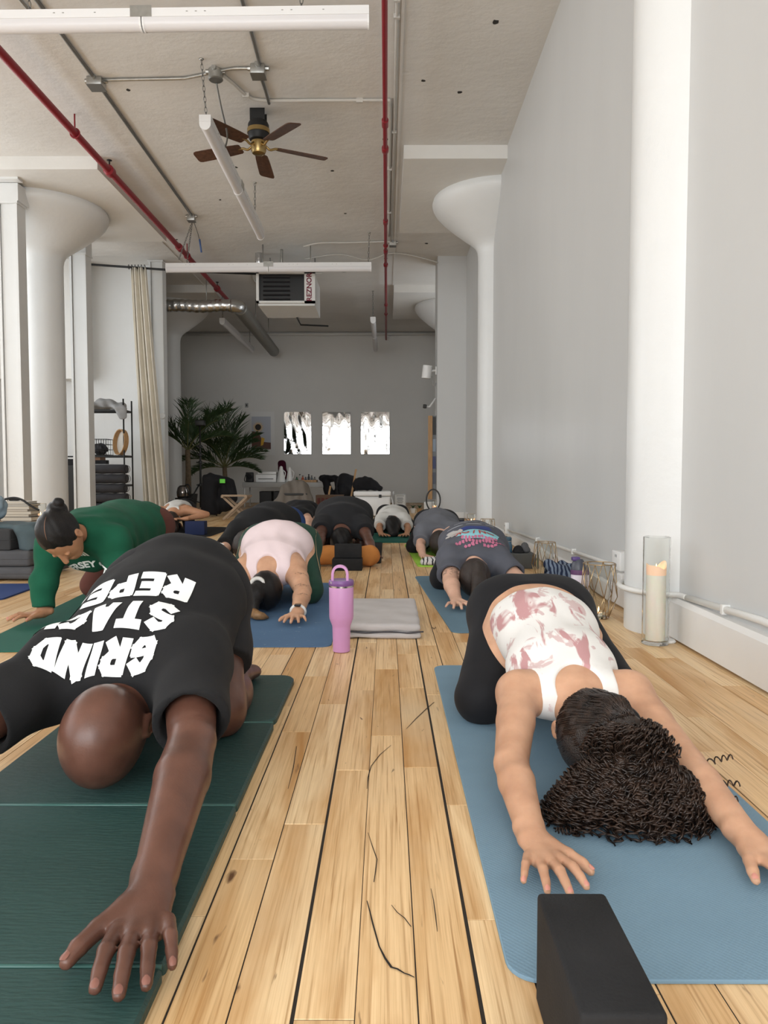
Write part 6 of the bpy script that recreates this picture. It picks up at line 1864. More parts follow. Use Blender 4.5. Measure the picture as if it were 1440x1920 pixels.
mb.add([cpt(i / nu, j / nv) for j in range(nv + 1) for i in range(nu + 1)], [(j * (nu + 1) + i, j * (nu + 1) + i + 1, (j + 1) * (nu + 1) + i + 1, (j + 1) * (nu + 1) + i) for j in range(nv) for i in range(nu)])
cloth_c = obj('drape', mb, cloth('cream linen', (.78, .73, .63, 1), .4, .04), cu, True, fix=False)
md = cloth_c.modifiers.new('thickness', 'SOLIDIFY'); md.thickness = .004
for i in range(6): obj('curtain_ring', MB().tube([(-4.08 + .05 * i, 11.985 + .034 * math.cos(a), 3.985 + .034 * math.sin(a)) for a in np.linspace(0, 2 * PI, 13)[:-1]], .005, 5, closed=True), M_iron, cu, True)
tag(obj('thermostat', MB().lathe([(.001, 0), (.05, 0), (.05, .03), (.045, .04), (.001, .04)], (0, 0), 20, ax=(0, -1, 0), org=(-3.66, 12.25, 1.66)), M_plast, smooth=40), 'round white sensor on the post beside the cream curtain', 'sensor')

# wire rack
M_wire = mat('black wire', (.015, .015, .015, 1), .5, .4)
rk = thing('wire_rack', 'black wire shelving rack left of the curtain', 'rack', (-4.25, 11.85, 0))
RX0, RX1, RY0, RY1 = -4.64, -4.02, 11.45, 11.82
for x in (RX0, RX1):
    for y in (RY0, RY1): obj('rack_post', MB().tube([(x, y, 0.001), (x, y, 1.86)], .0125, 8), M_wire, rk, True)
for z in (.12, .55, 1.0, 1.70):
    mb = MB()
    mb.box(RX0, RX1, RY0, RY0 + .008, z - .03, z).box(RX0, RX1, RY1 - .008, RY1, z - .03, z).box(RX0, RX0 + .008, RY0, RY1, z - .03, z).box(RX1 - .008, RX1, RY0, RY1, z - .03, z)
    sh_ = obj('wire_shelf', mb, M_wire, rk)
    for i in range(16):
        x = RX0 + (RX1 - RX0) * (i + .5) / 16
        obj('shelf_wire', MB().tube([(x, RY0, z), (x, RY1, z)], .003, 4), M_wire, sh_)
bl = [('u', GR([('u', RC((-4.55, 11.57, 1.76), (-4.1, 11.65, 1.77), .055, .05, (0, 1, 0), 2.2), .05), ('u', EL((-4.35, 11.60, 1.82), (.16, .12, .06)), .05), ('i', PL((0, 0, 1.703), (0, 0, -1)), .004)]), 0),
      ('u', RC((-4.12, 11.50, 1.75), (-4.05, 11.39, 1.72), .035, .03, (1, 0, 0), 2.6), .03), ('u', RC((-4.04, 11.40, 1.70), (-4.0, 11.39, 1.56), .03, .022, (1, 0, 0), 2.4), .03), wrinkle(.010, [(40, 10, 20), (20, -30, 40)], 3)]
tag(solid('throw_blanket', bl, .014, cloth('grey fringed throw', (.30, .30, .30, 1))), 'grey throw blanket heaped on top of the wire rack', 'blanket')
bk = thing('wire_basket', 'wire basket of dark odds and ends on the rack', 'basket', (-4.42, 11.60, 1.0))
mb = MB()
for z in (1.01, 1.09, 1.17, 1.25): mb.tube([(-4.60, 11.47, z), (-4.30, 11.47, z), (-4.30, 11.75, z), (-4.60, 11.75, z)], .004, 4, closed=True)
for i in range(9):
    x = -4.60 + .30 * i / 8
    mb.tube([(x, 11.47, 1.01), (x, 11.47, 1.25)], .003, 4); mb.tube([(x, 11.75, 1.01), (x, 11.75, 1.25)], .003, 4)
bo = obj('basket_wires', mb, M_wire, bk); bo['kind'] = 'stuff'
tag(solid('dark_scarf', [('u', EL((-4.45, 11.61, 1.10), (.12, .11, .09)), .03), ('i', PL((0, 0, 1.005), (0, 0, -1)), .003), wrinkle(.02, [(60, 40, 50), (50, -60, 70)], 6)], .014, cloth('dark scarf', (.045, .045, .05, 1), .3, .6)), 'crumpled dark scarf inside the wire basket', 'scarf')
dr = thing('frame_drum', 'round wooden frame drum leaning on the rack shelf', 'drum', (-4.12, 11.55, 1.0))
prof = [(.185, -.035), (.20, -.035), (.20, .035), (.185, .035)]
obj('hoop', MB().lathe(prof + [prof[0]], (0, 0), 36, caps=False, ax=(-.75, -.75, .1), org=(-4.11, 11.56, 1.205)), M_wood, dr, 40)
obj('drum_skin', MB().lathe([(.001, -.03), (.187, -.03)], (0, 0), 36, caps=False, ax=(-.75, -.75, .1), org=(-4.11, 11.56, 1.205)), mat('pale drum skin', (.55, .52, .47, 1), .6), dr)
tag(obj('wooden_box', MB().rbox(-4.58, -4.40, 11.48, 11.70, .88, .99, .006), mat('cardboard brown', (.22, .12, .07, 1), .7)), 'small brown box just under the rack shelf with the drum', 'box')
tag(obj('black_box', MB().rbox(-4.36, -4.16, 11.08, 11.20, .862, .92, .006), M_charcoal), 'flat black case lying on the stacked grey bolsters', 'case')
M_bol = cloth('charcoal bolster cloth', (.060, .060, .066, 1), .3, .08)
heights = ['topmost', 'second from the top', 'third from the top', 'fourth from the top', 'fifth from the top', 'lowest']
for i in range(6):
    z = .072 + .143 * (5 - i); dx = rnd.uniform(-.012, .02)
    bo = [('u', RC((-4.36 + dx, 11.12, z), (-3.94 + dx, 11.12, z), .088, .088, (0, 1, 0), 1.7), .02), ('i', PL((-3.87 + dx, 0, 0), (1, 0, 0)), .03), ('i', PL((-4.43 + dx, 0, 0), (-1, 0, 0)), .03), ('i', PL((0, 0, z + .0695), (0, 0, 1)), .02), ('i', PL((0, 0, z - .0695), (0, 0, -1)), .02), wrinkle(.003, [(20, 10, 30), (40, 20, 10)], i)]
    b_ = tag(solid('bolster', bo, .012, M_bol), 'charcoal rectangular bolster, %s in the stack before the wire rack' % heights[i], 'bolster', 'stacked charcoal bolsters')
    obj('piping', MB().tube([(-3.872 + dx + .004, 11.12 + .115 * math.cos(a), z + .052 * math.sin(a)) for a in np.linspace(0, 2 * PI, 25)[:-1]], .004, 5, closed=True), M_charcoal, b_, True)
pa = thing('floor_speaker', 'tall black speaker cabinet standing behind the left column', 'speaker', (-5.02, 11.9, 0))
obj('cabinet', MB().rbox(-5.2, -4.84, 11.75, 12.1, .001, .95, .01), M_charcoal, pa, 35)
obj('grille', MB().rbox(-5.17, -4.87, 11.735, 11.752, .08, .85, .006), M_iron, pa)
obj('carry_handle', MB().tube([(-5.12, 11.9, .95), (-5.10, 11.9, .99), (-4.94, 11.9, .99), (-4.92, 11.9, .95)], .012, 6), M_iron, pa, True)

# cushions and blankets at the left edge
def cushion(nm, label, x0, x1, y0, y1, z0, z1, m, r=.03, cat='cushion', seed=1, h=.016):
    mb = MB(); mb.rbox(x0, x1, y0, y1, z0, z1, r, 4)
    o = obj(nm, mb, m, smooth=50)
    zz = (z0 + z1) / 2
    obj('seam_piping', MB().tube([(x0 + .012, y0 + .002, zz), (x1 - .012, y0 + .002, zz), (x1 - .002, y0 + .012, zz), (x1 - .002, y1 - .012, zz)], .005, 5), m, o, True)
    return tag(o, label, cat)
M_dkg = cloth('dark grey canvas', (.055, .055, .056, 1)); M_mdg = cloth('mid grey canvas', (.095, .095, .10, 1))
cushion('floor_cushion', 'long grey floor cushion at the left edge, bottom of the pile', -3.6, -2.37, 4.95, 5.6, .011, .095, M_mdg)
cushion('floor_cushion', 'long mid grey cushion at the left edge, second from the floor', -3.6, -2.39, 4.96, 5.6, .096, .205, M_mdg, .025)
cushion('floor_cushion', 'dark charcoal cushion at the left edge with square corners', -3.6, -2.52, 4.97, 5.35, .206, .345, M_dkg, .012)
bl = [('u', RC((-2.44, 5.15, .27), (-2.46, 5.7, .28), .085, .085), .05), ('u', RC((-2.75, 5.25, .352), (-2.48, 5.25, .348), .03, .03, (0, 1, 0), 6), .05), ('u', RC((-2.425, 5.04, .22), (-2.43, 5.04, .32), .05, .06, (1, 0, 0), 1.3), .05), ('i', PL((0, 0, .207), (0, 0, -1)), .004), ('i', PL((0, 4.965, 0), (0, -1, 0)), .02), wrinkle(.005, [(30, 10, 20), (20, 40, 30)], 11)]
bt = tag(solid('folded_blanket', bl, .010, cloth('teal grey felt', (.085, .115, .125, 1))), 'teal grey felt blanket folded over the cushions at the left edge', 'blanket')
bb = [('u', RC((-3.2, 5.22, .478), (-2.74, 5.22, .478), .085, .085), .02), ('i', PL((-2.675, 0, 0), (1, 0, 0)), .04), wrinkle(.006, [(10, 50, 60), (15, -60, 50)], 7)]
tag(solid('bolster', bb, .010, cloth('pale blue cotton', (.26, .34, .40, 1), .3, .06)), 'pale blue round bolster on top of the cushions at the left edge', 'bolster')
# book pile on a low crate
cr8 = thing('wooden_crate', 'low wooden crate under the pile of books', 'crate', (-3.3, 6.5, 0))
for i in range(3): obj('slat', MB().box(-3.6, -3.05, 6.32, 6.335, .005 + i * .09, .08 + i * .09), M_wood, cr8)
for x in (-3.6, -3.07): obj('end_board', MB().box(x, x + .02, 6.335, 6.66, .005, .265), M_wood, cr8)
obj('lid_board', MB().box(-3.6, -3.05, 6.32, 6.66, .266, .285), M_wood, cr8)
z = .286
for i, (hh, w_, c_, lb) in enumerate(((.026, .24, (.35, .32, .28, 1), 'grey paperback at the bottom of the book pile'), (.036, .27, (.02, .018, .018, 1), 'thick black book low in the book pile'), (.022, .25, (.42, .37, .30, 1), 'tan book above the thick black book'), (.024, .24, (.55, .50, .42, 1), 'cream book in the middle of the pile'), (.018, .22, (.30, .24, .18, 1), 'thin brown book in the pile'), (.026, .21, (.58, .54, .48, 1), 'ivory book above the thin brown one'), (.020, .23, (.10, .10, .10, 1), 'grey book second from the top of the pile'), (.020, .22, (.60, .56, .50, 1), 'pale book on top of the book pile'))):
    b_ = thing('book', lb, 'book', (-3.25, 6.48, z), 'books piled on the crate')
    xo = rnd.uniform(-.02, .02); mc = mat('cover %d' % i, c_, .6)
    x0, x1 = -3.18 - w_ / 2 + xo, -3.18 + w_ / 2 + xo
    obj('cover', MB().box(x0, x1, 6.38, 6.56, z, z + .003).box(x0, x1, 6.38, 6.56, z + hh - .003, z + hh).box(x0, x0 + .004, 6.38, 6.56, z, z + hh), mc, b_)
    obj('pages', MB().box(x0 + .004, x1 - .004, 6.384, 6.555, z + .003, z + hh - .003), mat('paper', (.62, .57, .48, 1), .8) if i == 0 else bpy.data.materials['paper'], b_)
    z += hh + .0005
st = thing('strap', 'black strap trailing over the pile of books', 'strap', (-3.15, 6.42, z))
obj('webbing', MB().tube(smoothpath([(-3.28, 6.40, z + .018), (-3.2, 6.40, z + .03), (-3.12, 6.38, z + .012), (-3.05, 6.36, z - .03), (-2.97, 6.36, z - .075)]), .010, 6), M_iron, st, True)
obj('buckle', MB().rbox(-3.25, -3.17, 6.40, 6.45, z + .004, z + .03, .008), M_iron, st)
# ------------------------------------------------------------------ far end of the room
# framed poster and three reflective film sheets on the far wall
def wall_sheet(label, x0, x1, z0, z1, m, seed, cat='panel'):
    t = thing('film_panel', label, cat, ((x0 + x1) / 2, FY - .03, z0), 'reflective film panels on the far wall')
    r = random.Random(seed); nu, nv = 36, 50
    ks = [(r.uniform(3, 9) * r.choice((-1, 1)), r.uniform(3, 11), r.uniform(0, 6), r.uniform(.3, 1)) for _ in range(7)]
    def hgt(u_, v_):
        e = min(1, 8 * min(u_, 1 - u_)) * min(1, 8 * min(v_, 1 - v_))
        s_ = sum(a * math.sin(kx * u_ * 2 + ky * v_ + p + 1.3 * math.sin(3 * u_ + p)) for kx, ky, p, a in ks)
        return .036 + e * (.0017 * s_) - .075 * max(0, v_ - .58) ** 2 - .03 * max(0, u_ - .85) ** 2
    mb = MB()
    mb.add([(x0 + (x1 - x0) * i / nu, FY - hgt(i / nu, j / nv), z0 + (z1 - z0) * j / nv) for j in range(nv + 1) for i in range(nu + 1)], [(j * (nu + 1) + i, j * (nu + 1) + i + 1, (j + 1) * (nu + 1) + i + 1, (j + 1) * (nu + 1) + i) for j in range(nv) for i in range(nu)])
    obj('film', mb, m, t, True)
    w = .02
    fr = MB().box(x0 - w, x1 + w, FY - .018, FY - .002, z0 - w, z1 + w)
    obj('backing_frame', fr, M_farwall, t)
    return t
M_mirror = mat('mirror film', (.86, .87, .88, 1), .04, 1.0)
wall_sheet('wrinkled reflective sheet on the far wall next to the sunflower poster', -2.52, -1.86, 1.2, 2.23, M_mirror, 3)
wall_sheet('wrinkled reflective sheet on the far wall, middle of the three', -1.575, -.89, 1.2, 2.23, M_mirror, 8)
wall_sheet('wrinkled reflective sheet on the far wall, rightmost of the three', -.63, .065, 1.2, 2.23, M_mirror, 14)
t = thing('sunflower_poster', 'framed sunflower print on the far wall behind the palm', 'poster', (-3.06, FY - .03, 1.15))
obj('frame', MB().box(-3.36, -2.76, FY - .02, FY - .002, 1.18, 2.24), M_plast, t)
pr_ = obj('picture_ground', MB().box(-3.32, -2.85, FY - .024, FY - .02, 1.32, 2.12), mat('grey sky print', (.52, .55, .62, 1), .5), t)
obj('picture_field', MB().prism([(-3.32, 1.32), (-2.85, 1.32), (-2.85, 1.48), (-3.05, 1.5), (-3.15, 1.74), (-3.32, 1.76)], 1, FY - .0255, FY - .0245), mat('dark field print', (.14, .06, .045, 1), .5), pr_)
mb = MB()
for k in range(16):
    a = 2 * PI * k / 16
    mb.prism([(-3.16 + .06 * math.cos(a - .2), 1.86 + .06 * math.sin(a - .2)), (-3.16 + .155 * math.cos(a), 1.86 + .155 * math.sin(a)), (-3.16 + .06 * math.cos(a + .2), 1.86 + .06 * math.sin(a + .2))], 1, FY - .0265, FY - .026)
mb.prism([(-3.10, 1.40), (-3.04, 1.42), (-3.0, 1.58), (-3.08, 1.62)], 1, FY - .0265, FY - .026)
obj('picture_petals', mb, mat('yellow petals', (.85, .50, .05, 1), .5), pr_)
obj('picture_heart', MB().lathe([(.001, 0), (.075, 0), (.075, .0006), (.001, .0006)], (0, 0), 18, ax=(0, -1, 0), org=(-3.16, FY - .0268, 1.86)), mat('brown heart', (.02, .012, .008, 1), .5), pr_)
sw_ = thing('light_switch', 'small grey switch plate on the far wall above the poster', 'switch', (-3.44, FY - .02, 2.36))
obj('plate', MB().rbox(-3.48, -3.40, FY - .012, FY - .001, 2.34, 2.45, .004), mat('grey plate', (.36, .36, .35, 1), .5), sw_, 35)
obj('rocker', MB().box(-3.455, -3.425, FY - .018, FY - .012, 2.37, 2.42), M_slot, sw_)

# palms
def palm(label, x, y, z0, h, fronds, spread, seed, pot_h=.35):
    t = thing('potted_palm', label, 'palm', (x, y, 0), 'potted palms')
    r = random.Random(seed)
    obj('pot', MB().lathe([(.001, .001), (.13, .001), (.17, pot_h), (.155, pot_h), (.15, pot_h - .03), (.001, pot_h - .03)], (x, y), 24), mat('dark pot', (.02, .02, .02, 1), .6) if 'dark pot' not in bpy.data.materials else bpy.data.materials['dark pot'], t, 40)
    obj('trunk', MB().tube([(x, y, pot_h - .04), (x + .01, y, (pot_h + z0) / 2), (x, y, z0)], [.06, .05, .045], 10), mat('palm trunk', (.12, .085, .05, 1), .8, var=.3, vscale=30) if 'palm trunk' not in bpy.data.materials else bpy.data.materials['palm trunk'], t, True)
    ml = bpy.data.materials.get('palm leaf') or mat('palm leaf', (.030, .058, .022, 1), .45, var=.3, vscale=8, spec=.35)
    ms = bpy.data.materials.get('palm stem') or mat('palm stem', (.10, .10, .03, 1), .5)
    for az, el, L_ in fronds:
        az = math.radians(az); el = math.radians(el)
        d = V(math.cos(az), math.sin(az) * spread, 0)
        pts = []
        p = V(x, y, z0 - .02); a = el
        for i in range(17):
            pts.append(p.copy())
            p = p + (d * math.cos(a) + V(0, 0, math.sin(a))) * L_ / 16
            a -= (.035 + .035 * (i / 16)) * r.uniform(.8, 1.2)
        fo = obj('frond_stem', MB().tube(pts, [.012 * (1 - .75 * i / 16) for i in range(17)], 5), ms, t, True)
        mb = MB(); side = unit(np.cross(d, V(0, 0, 1)))
        for i in range(34):
            s_ = .18 + .82 * i / 33; k = min(15, int(s_ * 16)); q = lerp(pts[k], pts[k + 1], s_ * 16 - k); tg = unit(pts[k + 1] - pts[k])
            for sg in (-1, 1):
                ll = L_ * (.40 * math.sin(PI * min(1, (s_ * .85 + .1))) + .06) * r.uniform(.85, 1.1)
                dd = unit(side * sg * .55 + tg * .62 + V(0, 0, .45 - .15 * s_) + V(r.uniform(-.4, .4), 0, 0)); wv = unit(np.cross(dd, V(0, 1, .35))) * .0085
                e1 = q + dd * ll * .5; e2 = q + dd * ll - V(0, 0, ll * .14)
                n = len(mb.v)
                mb.v += [tuple(q - wv * .5), tuple(q + wv * .5), tuple(e1 + wv), tuple(e1 - wv), tuple(e2)]
                mb.f += [(n, n + 1, n + 2, n + 3), (n + 3, n + 2, n + 4)]
        lo_ = obj('leaflets', mb, ml, fo, fix=False); lo_['kind'] = 'stuff'
palm('tall potted palm right beside the white post and curtain', -3.62, 13.6, 1.15, 2, ((95, 78, 1.1), (40, 60, 1.15), (5, 62, 1.1), (150, 60, .95), (-40, 52, 1.0), (20, 38, .9), (70, 50, 1.0), (-80, 60, .8), (200, 50, .7)), .5, 3)
palm('potted palm left of the sunflower poster', -3.34, 15.4, .86, 2, ((90, 84, 1.45), (120, 74, 1.45), (60, 74, 1.3), (20, 62, 1.05), (165, 60, 1.35), (-10, 40, .95), (190, 40, 1.2), (-35, 30, 1.0), (215, 26, 1.05), (250, 50, 1.0), (290, 55, 1.0), (140, 56, 1.3), (40, 52, 1.0), (160, 8, .8), (12, 12, .75)), .45, 9)

# light stand
t = thing('light_stand', 'black tripod light stand between the two palms', 'tripod', (-3.29, 13.2, 0))
obj('column_tube', MB().tube([(-3.29, 13.2, .12), (-3.29, 13.2, .9), (-3.29, 13.2, 1.62)], [.022, .018, .014], 10), M_iron, t, True)
for a in (100, 215, 335):
    a = math.radians(a); f_ = V(-3.29 + .34 * math.cos(a), 13.2 + .34 * math.sin(a), .012)
    lg_ = obj('leg', MB().tube([(-3.29 + .03 * math.cos(a), 13.2 + .03 * math.sin(a), .52), f_], .013, 6), M_iron, t, True)
    obj('strut', MB().tube([(-3.29, 13.2, .2), lerp(V(-3.29, 13.2, .52), f_, .5)], .008, 6), M_iron, lg_, True)
for z in (.52, .92, 1.05, 1.2): obj('clamp', MB().lathe([(.02, z - .03), (.034, z - .02), (.034, z + .02), (.02, z + .03)], (-3.29, 13.2), 10).tube([(-3.29, 13.2, z), (-3.36, 13.2, z)], .012, 6), M_iron, t, 40)
obj('lamp_head', MB().rbox(-3.36, -3.20, 13.12, 13.26, 1.56, 1.66, .015), M_iron, t, 35)
# chrome globe on a black stool
t = thing('side_stool', 'small black stool beside the cream curtain', 'stool', (-3.52, 12.95, 0))
obj('stool_top', MB().lathe([(.001, .27), (.15, .27), (.15, .30), (.001, .30)], (-3.52, 12.95), 24), M_iron, t, 40)
for k in range(3):
    a = 2 * PI * k / 3 + .4
    obj('leg', MB().tube([(-3.52 + .08 * math.cos(a), 12.95 + .08 * math.sin(a), .27), (-3.52 + .14 * math.cos(a), 12.95 + .14 * math.sin(a), .005)], .012, 6), M_iron, t, True)
t = thing('kettle', 'smoky glass kettle with a black handle on the stool by the curtain', 'kettle', (-3.54, 12.95, .3))
obj('kettle_body', MB().lathe([(.001, .301), (.085, .301), (.10, .33), (.105, .40), (.085, .48), (.05, .515), (.001, .52)], (-3.54, 12.95), 28), mat('smoked chrome', (.22, .20, .19, 1), .12, .9), t, True)
obj('kettle_handle', MB().tube(smoothpath([(-3.50, 12.95, .515), (-3.44, 12.94, .53), (-3.40, 12.93, .45), (-3.43, 12.93, .35)]), .012, 6), M_iron, t, True)

# black coats over a chair
co = [('u', RC((-2.98, 12.6, .62), (-2.97, 12.6, .1), .11, .14, (1, 0, 0), 1.2), .06), ('u', RC((-2.72, 12.65, .55), (-2.70, 12.6, .2), .10, .12), .08), ('u', EL((-2.86, 12.62, .60), (.2, .12, .09)), .06), ('u', RC((-2.62, 12.6, .58), (-2.58, 12.6, .3), .06, .07), .05), ('i', PL((0, 0, .03), (0, 0, -1)), .01), wrinkle(.012, [(40, 10, 5), (50, -10, 12), (20, 30, 20)], 14)]
t = thing('coat_pile', 'heap of black coats over a hidden chair by the far palm', 'coat', (-2.8, 12.6, 0))
solid('coats', co, .014, M_black2, t)
obj('chair_leg', MB().tube([(-2.9, 12.7, .06), (-2.9, 12.7, .002)], .014, 6), M_iron, t, True)
obj('lime_tag', MB().rbox(-2.79, -2.70, 12.47, 12.49, .56, .63, .006), mat('lime tag', (.16, .75, .06, 1), .5), t)
# folding stool
t = thing('folding_stool', 'small folding wooden stool with crossed legs', 'stool', (-2.32, 11.5, 0))
M_ash = mat('pale ash wood', (.36, .255, .165, 1), .55, var=.15, vscale=10, stretch=(1, 1, 6))
for y in (11.38, 11.66):
    obj('leg', MB().bar((-2.50, y, .02), (-2.14, y, .36), .035, .035), M_ash, t)
    obj('leg', MB().bar((-2.14, y + .04, .02), (-2.50, y + .04, .36), .035, .035), M_ash, t)
for x in (-2.50, -2.14): obj('rail', MB().bar((x, 11.33, .37), (x, 11.74, .37), .04, .035), M_ash, t)
obj('front_rail', MB().bar((-2.51, 11.35, .385), (-2.13, 11.35, .385), .03, .03), M_ash, t)
obj('canvas_seat', MB().box(-2.5, -2.14, 11.36, 11.72, .372, .38), cloth('dark canvas', (.03, .03, .03, 1)), t)

# low table and what is on it
t = thing('low_table', 'long pale grey low table along the far wall', 'table', (-2.17, 16.2, 0))
obj('table_top', MB().rbox(-3.07, -1.28, 15.85, 16.6, .43, .535, .006), mat('pale laminate', (.36, .355, .34, 1), .5), t, 35)
for x in (-3.03, -1.32):
    for y in (15.9, 16.55): obj('leg', MB().tube([(x, y, .002), (x, y, .43)], .015, 6), M_plast, t, True)
for x in (-2.6, -2.3): tag(obj('storage_crate', MB().rbox(x - .13, x + .13, 16.0, 16.4, .001, .34, .01), M_iron), 'black crate under the low table, %s of the two' % ('left' if x < -2.5 else 'right'), 'crate', 'crates under the table')
t = thing('white_printer', 'white compact printer on the low table', 'printer', (-2.5, 16.1, .536))
obj('printer_body', MB().rbox(-2.80, -2.36, 15.95, 16.3, .536, .70, .012), M_plast, t, 35)
obj('printer_lid', MB().rbox(-2.76, -2.36, 15.97, 16.3, .705, .76, .01), M_plast, t, 35)
obj('paper_slot', MB().box(-2.74, -2.42, 15.944, 15.952, .60, .615), M_slot, t)
t = thing('camera', 'black camera at the left end of the low table', 'camera', (-2.93, 16.05, .536))
obj('camera_body', MB().rbox(-3.02, -2.86, 16.0, 16.1, .538, .75, .015), M_iron, t, 35)
obj('lens', MB().lathe([(.001, 0), (.05, 0), (.055, .07), (.04, .08), (.001, .075)], (0, 0), 18, ax=(0, -1, 0), org=(-2.93, 16.0, .66)), M_charcoal, t, 40)
obj('neck_strap', MB().tube(smoothpath([(-3.0, 16.02, .74), (-3.04, 15.98, .62), (-3.02, 15.95, .552), (-2.9, 15.92, .552)]), .008, 5), M_iron, t, True)
tag(solid('burgundy_bag', [('u', RC((-2.27, 16.40, .64), (-2.30, 16.40, .93), .10, .09), .05), ('u', EL((-2.22, 16.40, .64), (.11, .1, .1)), .05), ('i', PL((0, 0, .541), (0, 0, -1)), .004), wrinkle(.01, [(30, 20, 20), (20, 40, 30)], 5)], .014, cloth('burgundy', (.055, .006, .018, 1))), 'burgundy soft bag standing on the low table', 'bag')
def cone_jug(label, x, s_=1.0):
    t = thing('white_jug', label, 'jug', (x, 16.0, .536), 'white jugs on the low table')
    obj('jug_body', MB().lathe([(.001, .537), (.085 * s_, .537), (.09 * s_, .56), (.06 * s_, .70), (.03 * s_, .80 + .06 * s_), (.001, .82 + .06 * s_)], (x, 16.0), 20), M_plast, t, 40)
    obj('jug_handle', MB().tube(smoothpath([(x + .03, 16.0, .80), (x + .09, 16.0, .74), (x + .07, 16.0, .62)]), .01, 6), M_plast, t, True)
cone_jug('rounded white jug beside the burgundy bag, left of two', -2.26, 1.1); cone_jug('white conical jug right of the burgundy bag', -2.08, .85)
tr = thing('wooden_tray', 'wooden tray on the low table', 'tray', (-1.75, 16.0, .536))
obj('tray_base', MB().rbox(-1.98, -1.50, 15.9, 16.2, .536, .545, .004), M_wood, tr)
for a, b in (((-1.98, 15.9), (-1.5, 15.9)), ((-1.98, 16.2), (-1.5, 16.2)), ((-1.98, 15.9), (-1.98, 16.2)), ((-1.5, 15.9), (-1.5, 16.2))): obj('tray_rim', MB().bar((a[0], a[1], .56), (b[0], b[1], .56), .012, .05), M_wood, tr)
cols = [((.02, .12, .05, 1), 'green'), ((.45, .44, .42, 1), 'white'), ((.40, .07, .02, 1), 'orange'), ((.06, .08, .12, 1), 'navy'), ((.03, .03, .03, 1), 'black'), ((.10, .12, .14, 1), 'slate'), ((.20, .19, .17, 1), 'grey')]
for i, (cc, nm) in enumerate(cols):
    x = -1.93 + .064 * i
    t = thing('bottle', '%s little bottle standing in the wooden tray' % nm, 'bottle', (x, 16.05, .546), 'little bottles in the tray')
    hh = .09 + .03 * ((i * 5) % 3); m_ = mat('bottle ' + nm, cc, .35)
    obj('bottle_body', MB().lathe([(.001, .546), (.026, .546), (.027, .55 + hh * .6), (.012, .55 + hh * .8), (.012, .55 + hh)], (x, 16.05), 14), m_, t, 40)
    obj('cap', MB().lathe([(.014, .55 + hh * .9), (.014, .56 + hh), (.001, .56 + hh)], (x, 16.05), 14), M_slot, t, 40)
tag(solid('black_jacket', [('u', EL((-1.36, 16.1, .62), (.10, .2, .075)), .05), ('u', RC((-1.3, 15.9, .6), (-1.2, 15.75, .2), .08, .10), .06), ('u', EL((-1.15, 15.9, .62), (.16, .15, .07)), .06), ('u', RC((-1.0, 15.8, .55), (-.98, 15.75, .25), .1, .12), .06), wrinkle(.012, [(30, 20, 30), (40, -20, 20)], 8)], .016, M_black2), 'black jacket hanging off the right end of the low table', 'jacket')

# coat draped over a chair
ch = thing('chair', 'chair hidden under the taupe coat', 'chair', (-1.36, 11.15, 0))
for x in (-1.52, -1.2):
    for y in (11.0, 11.3): obj('leg', MB().tube([(x, y, .002), (x, y, .42)], .014, 6), M_iron, ch, True)
obj('seat', MB().rbox(-1.55, -1.17, 10.98, 11.34, .40, .43, .008), M_iron, ch, 35)
obj('backrest', MB().rbox(-1.52, -1.2, 11.30, 11.33, .43, .56, .008), M_iron, ch, 35)
ct = thing('taupe_coat', 'taupe coat draped over a chair in front of the low table', 'coat', (-1.36, 11.1, .05))
solid('coat_drape', [('u', RC((-1.36, 11.15, .53), (-1.45, 11.05, .12), .10, .17, (1, 0, 0), 1.5), .08), ('u', RC((-1.24, 11.1, .52), (-1.12, 10.98, .12), .09, .085), .05), ('u', RC((-1.48, 11.1, .50), (-1.64, 11.0, .20), .08, .07), .06), ('i', PL((0, 0, .055), (0, 0, -1)), .006), wrinkle(.012, [(35, 5, 4), (26, -8, 8), (50, 10, 2)], 17)], .012, cloth('taupe cotton', (.155, .135, .115, 1), .3, .05), ct)
# things right of the table
bx = thing('cardboard_box', 'brown cardboard box with dark red print under the jackets', 'box', (-.97, 12.78, 0))
obj('box_body', MB().box(-1.20, -.74, 12.6, 12.95, .001, .35), mat('cardboard', (.11, .065, .04, 1), .8), bx)
for i in range(2): obj('flap', MB().box(-1.20 + .235 * i, -.97 + .235 * i, 12.6, 12.95, .351, .356), mat('cardboard flap', (.13, .08, .05, 1), .8), bx)
mr = mat('dark red print', (.10, .02, .015, 1), .7)
mb = MB()
for i in range(6): mb.box(-1.17 + i * .07, -1.125 + i * .07, 12.594, 12.599, .21, .31)
oo = obj('print_marks', mb, mr, bx); oo['kind'] = 'stuff'
bp_ = thing('backpack', 'black backpack on a wooden chair near the far wall', 'backpack', (-.7, 13.6, .2))
solid('bag_body', [('u', RC((-.78, 13.6, .30), (-.76, 13.6, .62), .12, .11, (1, 0, 0), 1.3), .06), ('u', EL((-.76, 13.5, .4), (.13, .1, .12)), .05), ('u', RC((-.62, 13.62, .62), (-.58, 13.6, .3), .06, .07), .05), wrinkle(.008, [(30, 20, 20), (20, 40, 30)], 6)], .013, M_black2, bp_)
obj('bag_strap', MB().tube(smoothpath([(-.86, 13.46, .66), (-.9, 13.42, .5), (-.86, 13.44, .32)]), .014, 6), M_charcoal, bp_, True)
wc = thing('folding_chair', 'folding wooden chair holding the black backpack', 'chair', (-.7, 13.6, 0))
for x, y in ((-.55, 13.42), (-.96, 13.42)):
    obj('rear_leg', MB().bar((x - .14, y - .02, .02), (x, y, .80) if x > -.8 else (x - .05, y, .5), .035, .03), M_wood, wc)
    obj('front_leg', MB().bar((x, y - .06, .02), (x - .14, y + .25, .30), .03, .03), M_wood, wc)
